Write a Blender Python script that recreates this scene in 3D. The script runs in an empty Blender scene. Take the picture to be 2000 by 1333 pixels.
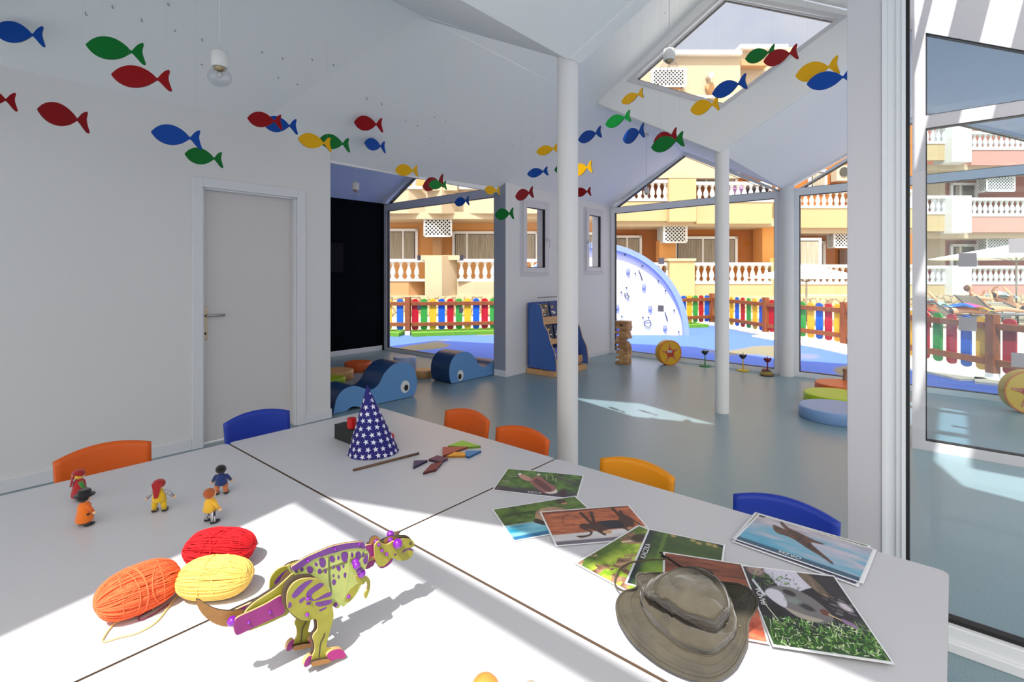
import bpy, bmesh, math, random
import numpy as np
from mathutils import Vector, Matrix, noise
random.seed(7)
SC = bpy.context.scene
COL = SC.collection
PI = math.pi

# ---------------- camera ----------------
FP, CX, HY, CH = 1002.0, 1000.0, 535.0, 1.34
YAW = math.atan2(0.6530, 0.7574)
FW = Vector((math.cos(YAW), math.sin(YAW)))
RT = Vector((math.sin(YAW), -math.cos(YAW)))
cam_d = bpy.data.cameras.new('camera')
cam = bpy.data.objects.new('camera', cam_d)
COL.objects.link(cam)
cam.location = (0, 0, CH)
cam.rotation_euler = (PI/2, 0, YAW - PI/2)
cam_d.sensor_width = 36
cam_d.lens = 36*FP/2000
cam_d.shift_y = -(666.5-HY)/2000
cam_d.clip_start = 0.02
cam_d.clip_end = 200
SC.camera = cam

# ---------------- light ----------------
K = Vector((-0.60, -0.20, 1.0)).normalized()     # towards the sun
sun_d = bpy.data.lights.new('sun', 'SUN')
sun_d.energy = 10.0
sun_d.angle = math.radians(0.7)
sun_d.color = (1.0, 0.97, 0.92)
sun = bpy.data.objects.new('sun', sun_d)
COL.objects.link(sun)
sun.rotation_euler = K.to_track_quat('Z', 'Y').to_euler()
sun.location = (-3, -1, 8)

W = bpy.data.worlds.new('sky'); SC.world = W
W.use_nodes = True
wn, wl = W.node_tree.nodes, W.node_tree.links
wn.clear()
def wnode(t, **k):
    n = wn.new(t)
    for a, b in k.items():
        setattr(n, a, b)
    return n
tc = wnode('ShaderNodeTexCoord')
nz = wnode('ShaderNodeTexNoise'); nz.inputs['Scale'].default_value = 3.2; nz.inputs['Detail'].default_value = 6
mp = wnode('ShaderNodeMapping'); mp.inputs['Scale'].default_value = (1, 1, 1.8)
wl.new(tc.outputs['Generated'], mp.inputs['Vector']); wl.new(mp.outputs[0], nz.inputs['Vector'])
cr = wnode('ShaderNodeValToRGB')
cr.color_ramp.elements[0].position = 0.40; cr.color_ramp.elements[0].color = (0.62, 0.69, 0.92, 1)
cr.color_ramp.elements[1].position = 0.66; cr.color_ramp.elements[1].color = (0.95, 0.94, 0.97, 1)
wl.new(nz.outputs['Fac'], cr.inputs['Fac'])
dt = wnode('ShaderNodeVectorMath', operation='DOT_PRODUCT')
wl.new(tc.outputs['Generated'], dt.inputs[0]); dt.inputs[1].default_value = K
ad = wnode('ShaderNodeMath', operation='MULTIPLY_ADD'); ad.inputs[1].default_value = 0.5; ad.inputs[2].default_value = 0.5
wl.new(dt.outputs['Value'], ad.inputs[0])
pw = wnode('ShaderNodeMath', operation='POWER'); pw.inputs[1].default_value = 4.0
wl.new(ad.outputs[0], pw.inputs[0])
ml = wnode('ShaderNodeMath', operation='MULTIPLY_ADD'); ml.inputs[1].default_value = 3.2; ml.inputs[2].default_value = 1.15
wl.new(pw.outputs[0], ml.inputs[0])
bg = wnode('ShaderNodeBackground')
mxc = wnode('ShaderNodeMix', data_type='RGBA')
sm_ = wnode('ShaderNodeMath', operation='MULTIPLY', use_clamp=True); sm_.inputs[1].default_value = 2.2
wl.new(pw.outputs[0], sm_.inputs[0]); wl.new(sm_.outputs[0], mxc.inputs[0])
wl.new(cr.outputs[0], mxc.inputs[6]); mxc.inputs[7].default_value = (1.0, .95, .89, 1)
wl.new(mxc.outputs[2], bg.inputs['Color']); wl.new(ml.outputs[0], bg.inputs['Strength'])
wo = wnode('ShaderNodeOutputWorld'); wl.new(bg.outputs[0], wo.inputs[0])

VS = SC.view_settings
VS.view_transform = 'Standard'; VS.look = 'None'; VS.gamma = 1.0; VS.use_curve_mapping = False
VS.exposure = -0.55
SC.display_settings.display_device = 'sRGB'

# ---------------- helpers ----------------
def ray(px, py):
    d = RT*((px-CX)/FP) + FW
    return Vector((d.x, d.y, -(py-HY)/FP))
def PZ(px, py, z=0.0):
    r = ray(px, py); t = (z-CH)/r.z
    return Vector((r.x*t, r.y*t, z))
def PX(px, py, X):
    r = ray(px, py); t = X/r.x
    return Vector((X, r.y*t, CH+r.z*t))
def PY(px, py, Y):
    r = ray(px, py); t = Y/r.y
    return Vector((r.x*t, Y, CH+r.z*t))
def PD(px, py, t):
    r = ray(px, py)
    return Vector((r.x*t, r.y*t, CH+r.z*t))

def lin(c):
    return tuple(((v/255)/12.92 if v/255 <= .04045 else ((v/255+.055)/1.055)**2.4) for v in c)
MATS = {}
def mat(name, rgb, rough=.5, metal=0, spec=.5, bump=0, bscale=60, vary=0, vscale=8, coat=0, sheen=0, trans=0, stretch=None, emit=0, detail=4):
    if name in MATS: return MATS[name]
    m = bpy.data.materials.new(name); m.use_nodes = True
    n, l = m.node_tree.nodes, m.node_tree.links
    b = n['Principled BSDF']
    c = lin(rgb)
    b.inputs['Base Color'].default_value = (*c, 1)
    b.inputs['Roughness'].default_value = rough
    b.inputs['Metallic'].default_value = metal
    b.inputs['Specular IOR Level'].default_value = spec
    b.inputs['Coat Weight'].default_value = coat
    b.inputs['Sheen Weight'].default_value = sheen
    b.inputs['Transmission Weight'].default_value = trans
    if bump or vary:
        t = n.new('ShaderNodeTexCoord'); mpp = n.new('ShaderNodeMapping')
        l.new(t.outputs['Object'], mpp.inputs['Vector'])
        if stretch: mpp.inputs['Scale'].default_value = stretch
    if vary:
        x = n.new('ShaderNodeTexNoise'); x.inputs['Scale'].default_value = vscale; x.inputs['Detail'].default_value = detail
        l.new(mpp.outputs[0], x.inputs['Vector'])
        r = n.new('ShaderNodeValToRGB')
        r.color_ramp.elements[0].position = .3; r.color_ramp.elements[1].position = .7
        r.color_ramp.elements[0].color = (*[max(0, v*(1-vary)) for v in c], 1)
        r.color_ramp.elements[1].color = (*[min(1, v*(1+vary)) for v in c], 1)
        l.new(x.outputs['Fac'], r.inputs['Fac']); l.new(r.outputs[0], b.inputs['Base Color'])
    if bump:
        x = n.new('ShaderNodeTexNoise'); x.inputs['Scale'].default_value = bscale; x.inputs['Detail'].default_value = 5
        l.new(mpp.outputs[0], x.inputs['Vector'])
        u = n.new('ShaderNodeBump'); u.inputs['Strength'].default_value = bump; u.inputs['Distance'].default_value = .01
        l.new(x.outputs['Fac'], u.inputs['Height']); l.new(u.outputs[0], b.inputs['Normal'])
    if emit:
        b.inputs['Emission Color'].default_value = (*c, 1); b.inputs['Emission Strength'].default_value = emit
    MATS[name] = m
    return m
def glass_mat(name, tint=(1, 1, 1), refl=.06, rough=0.0):
    if name in MATS: return MATS[name]
    m = bpy.data.materials.new(name); m.use_nodes = True
    n, l = m.node_tree.nodes, m.node_tree.links
    n.clear()
    tr = n.new('ShaderNodeBsdfTransparent'); tr.inputs[0].default_value = (*tint, 1)
    gl = n.new('ShaderNodeBsdfGlossy'); gl.inputs['Roughness'].default_value = rough
    ge = n.new('ShaderNodeNewGeometry'); dp = n.new('ShaderNodeVectorMath'); dp.operation = 'DOT_PRODUCT'
    l.new(ge.outputs['Incoming'], dp.inputs[0]); l.new(ge.outputs['Normal'], dp.inputs[1])
    ab = n.new('ShaderNodeMath'); ab.operation = 'ABSOLUTE'; l.new(dp.outputs['Value'], ab.inputs[0])
    su = n.new('ShaderNodeMath'); su.operation = 'SUBTRACT'; su.inputs[0].default_value = 1; l.new(ab.outputs[0], su.inputs[1])
    po = n.new('ShaderNodeMath'); po.operation = 'POWER'; po.inputs[1].default_value = 5; l.new(su.outputs[0], po.inputs[0])
    mm = n.new('ShaderNodeMath'); mm.operation = 'MULTIPLY_ADD'; mm.inputs[1].default_value = .9; mm.inputs[2].default_value = refl
    mx = n.new('ShaderNodeMixShader'); o = n.new('ShaderNodeOutputMaterial')
    l.new(po.outputs[0], mm.inputs[0]); l.new(mm.outputs[0], mx.inputs[0])
    l.new(tr.outputs[0], mx.inputs[1]); l.new(gl.outputs[0], mx.inputs[2]); l.new(mx.outputs[0], o.inputs[0])
    MATS[name] = m
    return m

def tag(o, label=None, cat=None, group=None, kind=None):
    if label: o['label'] = label
    if cat: o['category'] = cat
    if group: o['group'] = group
    if kind: o['kind'] = kind
    return o
def empty(name, loc=(0, 0, 0), rz=0, label=None, cat=None, group=None, kind=None):
    o = bpy.data.objects.new(name, None); COL.objects.link(o)
    o.location = loc; o.rotation_euler = (0, 0, rz); o.empty_display_size = .05
    return tag(o, label, cat, group, kind)

class MB:
    """collects faces with materials, built into one mesh object"""
    def __init__(s): s.v = []; s.f = []; s.m = []; s.s = []; s.mats = []
    def mi(s, m):
        if m not in s.mats: s.mats.append(m)
        return s.mats.index(m)
    def add(s, vs, fs, m, smooth=False):
        b = len(s.v); k = s.mi(m)
        s.v += [tuple(v) for v in vs]
        for f in fs:
            s.f.append([b+i for i in f]); s.m.append(k); s.s.append(smooth)
        return s
    def box(s, x0, x1, y0, y1, z0, z1, m, M=None):
        vs = [Vector(p) for p in ((x0,y0,z0),(x1,y0,z0),(x1,y1,z0),(x0,y1,z0),(x0,y0,z1),(x1,y0,z1),(x1,y1,z1),(x0,y1,z1))]
        if M: vs = [M @ v for v in vs]
        return s.add(vs, [(0,3,2,1),(4,5,6,7),(0,1,5,4),(1,2,6,5),(2,3,7,6),(3,0,4,7)], m)
    def prism(s, pts, off, m, sidem=None, smooth=False):
        """pts: 3D polygon, off: vector of extrusion"""
        pts = [Vector(p) for p in pts]; off = Vector(off); n = len(pts)
        vs = pts + [p+off for p in pts]
        s.add(vs, [tuple(range(n-1, -1, -1)), tuple(range(n, 2*n))], m)
        s.add(vs, [(i, (i+1) % n, n+(i+1) % n, n+i) for i in range(n)], sidem or m, smooth)
        return s
    def lathe(s, prof, m, c=(0, 0, 0), n=24, smooth=True, M=None, caps=True):
        vs = []; fs = []
        for r, z in prof:
            for i in range(n):
                a = 2*PI*i/n
                vs.append(Vector((c[0]+r*math.cos(a), c[1]+r*math.sin(a), c[2]+z)))
        k = len(prof)
        for j in range(k-1):
            for i in range(n):
                fs.append((j*n+i, j*n+(i+1) % n, (j+1)*n+(i+1) % n, (j+1)*n+i))
        if M: vs = [M @ v for v in vs]
        s.add(vs, fs, m, smooth)
        if caps:
            s.add([vs[i] for i in range(n)], [tuple(range(n-1, -1, -1))], m)
            s.add([vs[(k-1)*n+i] for i in range(n)], [tuple(range(n))], m)
        return s
    def cyl(s, c, r, h, m, n=24, smooth=True, M=None):
        return s.lathe([(r, 0), (r, h)], m, c, n, smooth, M)
    def tube(s, pts, r, m, n=8, closed=False, caps=True):
        pts = [Vector(p) for p in pts]; k = len(pts)
        rs = r if isinstance(r, (list, tuple)) else [r]*k
        vs = []; fs = []; up = Vector((0.13, 0.21, 1)).normalized(); prev = None
        for i, p in enumerate(pts):
            a = pts[(i-1) % k] if (closed or i > 0) else p
            b = pts[(i+1) % k] if (closed or i < k-1) else p
            d = (b-a).normalized() if (b-a).length > 1e-9 else Vector((0, 0, 1))
            if prev is None:
                u = d.cross(up)
                if u.length < 1e-3: u = d.cross(Vector((1, 0, 0)))
            else:
                u = prev - d*prev.dot(d)
                if u.length < 1e-4: u = d.cross(up)
            u.normalize(); prev = u; w = d.cross(u)
            for j in range(n):
                t = 2*PI*j/n
                vs.append(p + (u*math.cos(t)+w*math.sin(t))*rs[i])
        m2 = k if closed else k-1
        for i in range(m2):
            for j in range(n):
                fs.append((i*n+j, i*n+(j+1) % n, ((i+1) % k)*n+(j+1) % n, ((i+1) % k)*n+j))
        if caps and not closed:
            fs.append(tuple(range(n-1, -1, -1))); fs.append(tuple((k-1)*n+j for j in range(n)))
        return s.add(vs, fs, m, True)
    def ball(s, c, r, m, seg=16, rings=10, M=None):
        rr = r if isinstance(r, (tuple, list)) else (r, r, r)
        vs = [Vector((c[0], c[1], c[2]-rr[2]))]; fs = []
        for j in range(1, rings):
            t = PI*j/rings
            for i in range(seg):
                a = 2*PI*i/seg
                vs.append(Vector((c[0]+rr[0]*math.sin(t)*math.cos(a), c[1]+rr[1]*math.sin(t)*math.sin(a), c[2]-rr[2]*math.cos(t))))
        vs.append(Vector((c[0], c[1], c[2]+rr[2])))
        for i in range(seg):
            fs.append((0, 1+(i+1) % seg, 1+i))
            fs.append((len(vs)-1, len(vs)-1-seg+i, len(vs)-1-seg+(i+1) % seg))
        for j in range(rings-2):
            for i in range(seg):
                a = 1+j*seg
                fs.append((a+i, a+(i+1) % seg, a+seg+(i+1) % seg, a+seg+i))
        if M: vs = [M @ v for v in vs]
        return s.add(vs, fs, m, True)
    def build(s, name, parent=None, bevel=0, bseg=2, loc=None):
        me = bpy.data.meshes.new(name)
        me.from_pydata(s.v, [], s.f)
        for m in s.mats: me.materials.append(m)
        me.polygons.foreach_set('material_index', s.m)
        me.polygons.foreach_set('use_smooth', s.s)
        bm = bmesh.new(); bm.from_mesh(me); bmesh.ops.recalc_face_normals(bm, faces=bm.faces); bm.to_mesh(me); bm.free()
        me.update()
        o = bpy.data.objects.new(name, me); COL.objects.link(o)
        if parent: o.parent = parent
        if loc: o.location = loc
        if bevel:
            b = o.modifiers.new('bevel', 'BEVEL'); b.width = bevel; b.segments = bseg; b.limit_method = 'ANGLE'; b.angle_limit = math.radians(40)
            b.harden_normals = False
        return o
def rrect(x0, x1, y0, y1, r, n=6):
    p = []
    for cx, cy, a0 in ((x1-r, y1-r, 0), (x0+r, y1-r, PI/2), (x0+r, y0+r, PI), (x1-r, y0+r, 1.5*PI)):
        for i in range(n+1):
            a = a0+PI/2*i/n
            p.append((cx+r*math.cos(a), cy+r*math.sin(a)))
    return p
def smooth_poly(pts, n=4, closed=True):
    """Catmull-Rom through the points"""
    P_ = [Vector(p) for p in pts]; k = len(P_); out = []
    rng = range(k) if closed else range(k-1)
    for i in rng:
        p0 = P_[(i-1) % k] if closed or i > 0 else P_[i]
        p1 = P_[i]; p2 = P_[(i+1) % k]
        p3 = P_[(i+2) % k] if closed or i+2 < k else p2
        for j in range(n):
            t = j/n
            out.append(.5*((2*p1)+(p2-p0)*t+(2*p0-5*p1+4*p2-p3)*t*t+(3*p1-p0-3*p2+p3)*t**3))
    if not closed: out.append(P_[-1])
    return out
def dup(root, loc=None, rz=None, label=None, group=None, matswap=None):
    def cp(o, par):
        c = o.copy(); COL.objects.link(c)
        if par: c.parent = par
        if matswap and o.type == 'MESH':
            if any(mm in matswap for mm in [x.name for x in o.data.materials]):
                c.data = o.data.copy()
                for i, mm in enumerate(c.data.materials):
                    if mm.name in matswap: c.data.materials[i] = matswap[mm.name]
        for ch in list(o.children): cp(ch, c)
        return c
    r = cp(root, None)
    if loc is not None: r.location = loc
    if rz is not None: r.rotation_euler = (0, 0, rz)
    if label: r['label'] = label
    if group: r['group'] = group
    return r

# ---------------- materials ----------------
white_wall = mat('white_plaster', (226, 224, 222), .85, bump=.03, bscale=120)
ceil_m = mat('ceiling_plaster', (240, 240, 239), .9, bump=.03, bscale=90)
lav_m = mat('lavender_plaster', (186, 200, 222), .9)
black_m = mat('blackboard_paint', (7, 10, 16), .95, vary=.3, vscale=2, spec=.1)
frame_m = mat('white_aluminium', (236, 238, 240), .4)
framew_m = mat('white_lacquer_frame', (210, 207, 211), .35)
gasket_m = mat('black_rubber', (18, 18, 20), .5)
glass_m = glass_mat('window_glass', (.985, .992, .992), .02)
glass2_m = glass_mat('sky_reflection_tint_glass', (.86, .94, .98), .03)  # blue tint put in for the sky reflected in the upper pane
bulb_m = glass_mat('bulb_glass', (.93, .93, .95), .06)
metal_m = mat('brushed_steel', (176, 172, 166), .3, metal=1)
door_m = mat('door_laminate', (214, 208, 206), .45)
trim_m = mat('white_trim', (225, 225, 227), .5)
wood_m = mat('beech_wood', (206, 160, 112), .5, vary=.18, vscale=18, stretch=(1, 1, 6))
pine_m = mat('stained_pine', (132, 70, 30), .55, vary=.25, vscale=9, stretch=(3, 3, 1))
ply_m = mat('plywood_edge', (196, 160, 106), .6, vary=.2, vscale=60, stretch=(1, 1, 8))
burn_m = mat('laser_burnt_edge', (62, 50, 40), .7)
# ---------------- the room ----------------
def struct(o):
    o['kind'] = 'structure'; return o
floor_m = mat('teal_linoleum', (128, 152, 160), .32, vary=.16, vscale=160, bump=.02, bscale=300, spec=.55)
b = MB(); b.prism([(-3.2, -1.6, 0), (7.72, -1.6, 0), (7.72, 4.5, 0), (-3.2, 4.5, 0)], (0, 0, -.12), floor_m)
b.prism([(2.38, 4.5, 0), (5.45, 4.5, 0), (5.45, 7.7, 0), (2.38, 7.7, 0)], (0, 0, -.12), floor_m)
struct(b.build('floor'))

YR, ZV = 3.06, 2.50
def facx(y): return 7.45 + .053*y
# left wall with the door opening (door hole X 1.44..2.17, z 0..2.0)
T = .14
def wallY(b, x0, x1, z0, z1, y=4.4, t=T, m=white_wall): b.box(x0, x1, y, y+t, z0, z1, m)
D0, D1, DZ = 1.44, 2.19, 2.01
b = MB()
wallY(b, -3.2, D0, 0, 2.66); wallY(b, D1, 2.508, 0, 2.62); wallY(b, D0, D1, DZ, 2.66)
struct(b.build('wall_left'))
# far part of the same wall, pierced by two small windows
WA = (5.30, 5.88, 1.34, 2.33); WB = (6.86, 7.38, 1.36, 2.36)
b = MB()
xs = [4.98, WA[0], WA[1], WB[0], WB[1], 7.70]
wallY(b, xs[0], xs[1], 0, 2.62, t=.19); wallY(b, xs[2], xs[3], 0, 2.62, t=.19); wallY(b, xs[4], xs[5], 0, 2.62, t=.19)
for w in (WA, WB):
    wallY(b, w[0], w[1], 0, w[2], t=.19); wallY(b, w[0], w[1], w[3], 2.62, t=.19)
struct(b.build('wall_back'))
# reveal of the alcove: painted blue-grey end of the back wall
# alcove walls
b = MB(); b.box(2.38, 5.45, 7.6, 7.72, 0, 2.58, black_m); struct(b.build('wall_blackboard'))
b = MB(); b.box(2.38, 2.50, 4.54, 7.6, 0, 3.4, white_wall); struct(b.build('wall_alcove'))
# alcove ceiling, a gable with the ridge at Y 6.0
b = MB()
b.prism([(2.3, 7.7, 2.52), (5.5, 7.7, 2.52), (5.5, 6.0, 3.42), (2.3, 6.0, 3.42)], (0, 0, .12), lav_m)
b.prism([(2.3, 6.0, 3.42), (5.5, 6.0, 3.42), (5.5, 4.40, 2.56), (2.3, 4.40, 2.56)], (0, 0, .12), lav_m)
struct(b.build('ceiling_alcove'))

# ---- folded ceiling ----
C1 = (2.50, 1.72, 2.60); C2 = (5.00, 1.70, 2.50)
b = MB()
TH = (0, 0, .10)
def plate(pts): b.prism(pts, TH, ceil_m)
def tri(*p): b.prism(p, TH, ceil_m)
# lower left slope, X from the near lid to the far windows (eave at Y 4.40)
ev = [(-.05, 2.61), (1.8, 2.60), (2.5, 2.47), (3.3, 2.455), (5.0, 2.515), (7.72, 2.47)]
rg = [(-.05, 3.30), (1.8, 3.30), (2.5, 3.30), (3.3, 3.28), (5.0, 3.25), (7.72, 3.17)]
for i in range(5):
    a0, a1, r0, r1 = ev[i], ev[i+1], rg[i], rg[i+1]
    tri((a0[0], 4.52, a0[1]-.06), (a1[0], 4.52, a1[1]-.06), (r1[0], YR, r1[1]))
    tri((a0[0], 4.52, a0[1]-.06), (r1[0], YR, r1[1]), (r0[0], YR, r0[1]))
# bay one (X < 2.5)
plate([(-.05, YR, 3.30), (2.5, YR, 3.30), (2.5, 1.72, 2.60), (-.05, 1.72, 2.60)])
plate([(-.05, 1.72, 2.60), (2.5, 1.72, 2.60), (2.5, .28, 3.32), (-.05, .28, 3.32)])
plate([(-.05, .28, 3.32), (2.5, .28, 3.32), (2.5, -1.6, 2.5), (-.05, -1.6, 2.5)])
# bay two, high ridge at Y 1.67
PK = 4.12
plate([(2.5, YR, 3.30), (5.0, YR, 3.25), (5.0, 1.67, PK), (2.5, 1.67, PK)])
plate([(2.5, 1.67, PK), (5.0, 1.67, PK), (5.0, .30, 3.30), (2.5, .30, 3.30)])
# bay three (X > 5)
def bay3(y0, z0, y1, z1, z0b, z1b):
    x0, x1 = facx(y0)+.06, facx(y1)+.06
    tri((5.03, y0, z0), (x0, y0, z0b), (x1, y1, z1b)); tri((5.03, y0, z0), (x1, y1, z1b), (5.03, y1, z1))
bay3(YR, 3.25, 1.70, 2.50, 3.17, 2.45)
bay3(1.70, 2.50, .28, 3.25, 2.45, 3.17)
bay3(.28, 3.25, -1.3, 2.40, 3.17, 2.35)
struct(b.build('ceiling'))

# ---- end walls of the high bay, each with a diamond window ----
gp = {}
def diamond(X, dz, name, t=.10):
    R1, TP, R2, BT = (YR, 3.27+dz*.2), (1.67, PK), (.28, 3.27+dz*.2), (1.70, 2.50+dz)
    A, Bp, Cc, Dd = (2.60, 3.42+dz*.3), (1.654, 3.967), (.735, 3.46+dz*.3), (1.678, 2.952+dz*.3)
    o = [R1, TP, R2, BT]; i = [A, Bp, Cc, Dd]
    b = MB()
    for k in range(4):
        j = (k+1) % 4
        q = [o[k], o[j], i[j], i[k]]
        b.prism([(X, y, z) for y, z in q], (t, 0, 0), ceil_m)
    struct(b.build('wall_'+name))
    # frame ring + glass
    cy, cz = (A[0]+Cc[0])/2, (A[1]+Cc[1])/2
    f = MB()
    def sh(p, k): return (cy+(p[0]-cy)*k, cz+(p[1]-cz)*k)
    for k in range(4):
        j = (k+1) % 4
        q = [sh(i[k], 1.0), sh(i[j], 1.0), sh(i[j], .965), sh(i[k], .965)]
        f.prism([(X+.03, y, z) for y, z in q], (.04, 0, 0), framew_m)
        q = [sh(i[k], .966), sh(i[j], .966), sh(i[j], .955), sh(i[k], .955)]
        f.prism([(X+.035, y, z) for y, z in q], (.03, 0, 0), gasket_m)
        # raised architrave around the opening on the room side
        q = [sh(i[k], 1.075), sh(i[j], 1.075), sh(i[j], 1.0), sh(i[k], 1.0)]
        f.prism([(X-.012, y, z) for y, z in q], (.014, 0, 0), framew_m)
    fo = struct(f.build('window_'+gp.setdefault(X, str(len(gp)+5))))
    g = MB(); g.prism([(X+.048, *sh(p, .96)) for p in i], (.004, 0, 0), glass_m); g.build('pane', fo)
diamond(2.50, .10, 'diamond_near')
diamond(5.00, 0, 'diamond_far')

# ---- unseen lid over the terrace side of the high bay: slats that let the sun through ----
b = MB()
LZ = 3.72
prev = .30
for (y0, y1) in ((.10, .22), (-.10, .06), (-.47, -.28), (-.84, -.64)):
    b.box(2.5, 5.1, y1, prev, LZ, LZ+.06, ceil_m); prev = y0
b.box(2.5, 5.1, -1.6, prev, LZ, LZ+.06, ceil_m)
b.prism([(2.5, .3, LZ+.061), (2.5, -.60, LZ+.061), (5.1, .265, LZ+.061), (5.1, .3, LZ+.061)], (0, 0, .03), ceil_m)  # opaque plate added to keep stray sun off the floor beyond
b.box(3.3, 3.42, -1.6, .3, LZ+.06, LZ+.1, ceil_m)
b.box(2.5, 5.0, .28, .34, 3.30, LZ, ceil_m)
b.box(2.49, 2.52, -.64, .3, 2.9, LZ+.06, ceil_m)  # unseen wall piece added to block sun leaking in beside the lid
struct(b.build('unseen_slatted_lid'))
# gable wall over the glazed partition at X = 5
b = MB()
b.prism([(5.0, .28, 3.24), (5.0, .28, LZ), (5.0, -1.6, LZ), (5.0, -1.6, 2.24)], (.06, 0, 0), framew_m)
struct(b.build('wall_gable_right'))

# ---- unseen lid behind the camera, openings cut to shape the sun on the tables ----
b = MB(); z0, z1 = 2.60, 2.70
b.prism([(-3.2, .64, z0), (-.379, 1.249, z0), (-.379, 4.54, z0), (-3.2, 4.54, z0)], (0, 0, .1), ceil_m); b.box(-.379, -.02, 1.434, 4.54, z0, z1, ceil_m)                 # over the door side
b.box(-3.2, -1.9, -1.6, .60, z0, z1, ceil_m)
b.box(-.404, -.379, -1.6, 1.24, z0, z1, ceil_m)                # added bar casting the shade band between the two sunlit areas
b.prism([(-.379, 1.434, z0), (-.379, 1.249, z0), (-.314, 1.21, z0), (-.038, .53, z0), (-.02, .3, z0), (-.02, 1.434, z0)], (0, 0, .1), ceil_m)
b.box(-.05, -.02, -1.6, 1.8, z0-.02, 3.32, ceil_m)
b.prism([(-.05, 1.72, 2.6), (-.05, YR, 3.3), (-.05, 4.5, 2.6)], (.03, 0, 0), ceil_m)
struct(b.build('unseen_sun_mask'))

# ---- columns ----
col_m = mat('column_paint', (228, 226, 224), .5)
def column(x, y, r, h, label):
    c = MB(); c.lathe([(r, 0), (r, h)], col_m, n=40)
    o = c.build('column', loc=(x, y, 0))
    tag(o, label, 'column')
column(2.56, 1.765, .063, 2.68, 'white round column right behind the table edge with the orange chairs')
column(5.08, 1.70, .064, 2.56, 'white round column standing alone in the middle of the far floor')
column(7.46, 1.665, .085, 2.50, 'white round column between the two big gable windows at the back')

# ---- skirting ----
def skirt(name, x0, x1, y0, y1, h=.085): 
    s = MB(); s.box(x0, x1, y0, y1, 0, h, trim_m); struct(s.build(name, bevel=.004))
skirt('baseboard_left', -3.2, 1.365, 4.385, 4.4); skirt('baseboard_corner', 2.265, 2.522, 4.385, 4.4)
skirt('baseboard_reveal', 2.508, 2.522, 4.386, 4.54)
skirt('baseboard_back', 4.966, 7.66, 4.386, 4.4); skirt('baseboard_blackboard', 2.5, 5.32, 7.585, 7.6)
skirt('baseboard_end', 4.966, 4.98, 4.40, 4.60)

# grey-blue painted end of the back wall towards the alcove
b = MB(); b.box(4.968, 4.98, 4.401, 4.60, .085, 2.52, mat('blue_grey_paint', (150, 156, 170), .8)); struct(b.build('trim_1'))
b = MB(); b.box(2.508, 2.514, 4.40, 4.54, .085, 2.47, white_wall); struct(b.build('trim_2'))
# lintel ceiling edge over the alcove
b = MB(); b.box(2.5, 4.98, 4.50, 4.54, 2.40, 2.60, ceil_m); struct(b.build('trim_3'))

# ---- door ----
dr = empty('door_1', (D0, 4.4, 0)); struct(dr)
b = MB()
b.box(0, D1-D0, .06, .10, .012, DZ-.01, door_m)
leaf = b.build('door_leaf', dr, bevel=.002)
b = MB()
for x0, x1, z0_, z1_ in ((-.075, .0, 0, DZ+.075), (D1-D0, D1-D0+.075, 0, DZ+.075), (0, D1-D0, DZ, DZ+.075)):
    b.box(x0, x1, -.018, .0, z0_, z1_, trim_m)
b.box(-.0, .014, 0, .06, 0, DZ, trim_m); b.box(D1-D0-.014, D1-D0, 0, .06, 0, DZ, trim_m); b.box(0, D1-D0, 0, .06, DZ-.014, DZ, trim_m)
b.build('door_frame', dr, bevel=.003)
b = MB()
b.box(.02, .055, .050, .0595, .82, 1.08, mat('brass_plate', (196, 180, 150), .35, metal=.6))
b.build('lock_plate', dr, bevel=.004)
b = MB()
b.tube([(.037, .055, 1.01), (.037, .015, 1.01), (.045, .008, 1.01), (.165, .008, 1.01)], .0095, metal_m, n=12)
b.build('door_handle', dr)
b = MB(); b.ball((.037, .051, .87), (.008, .003, .012), gasket_m); b.build('keyhole', dr)

# ---- gable windows ----
def quadbar(b, fx, pts, t, m):
    b.prism([(fx(y)-t/2, y, z) for y, z in pts], (t, 0, 0), m)
def ring(b, fx, pts, w, t, m):
    """frame ring just inside a convex polygon (Y,z)"""
    n = len(pts); P2 = [Vector(p) for p in pts]
    area = sum(P2[i].x*P2[(i+1) % n].y-P2[(i+1) % n].x*P2[i].y for i in range(n))
    sg = 1 if area > 0 else -1
    L = []
    for i in range(n):
        d = (P2[(i+1) % n]-P2[i]).normalized(); nn = Vector((-d.y, d.x))*sg
        L.append((P2[i]+nn*w, d))
    inn = []
    for i in range(n):
        p, d = L[i-1]; q, e = L[i]
        den = d.x*e.y-d.y*e.x
        tt = ((q.x-p.x)*e.y-(q.y-p.y)*e.x)/den
        inn.append(p+d*tt)
    for i in range(n):
        j = (i+1) % n
        quadbar(b, fx, [P2[i], P2[j], inn[j], inn[i]], t, m)
    return inn
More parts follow.
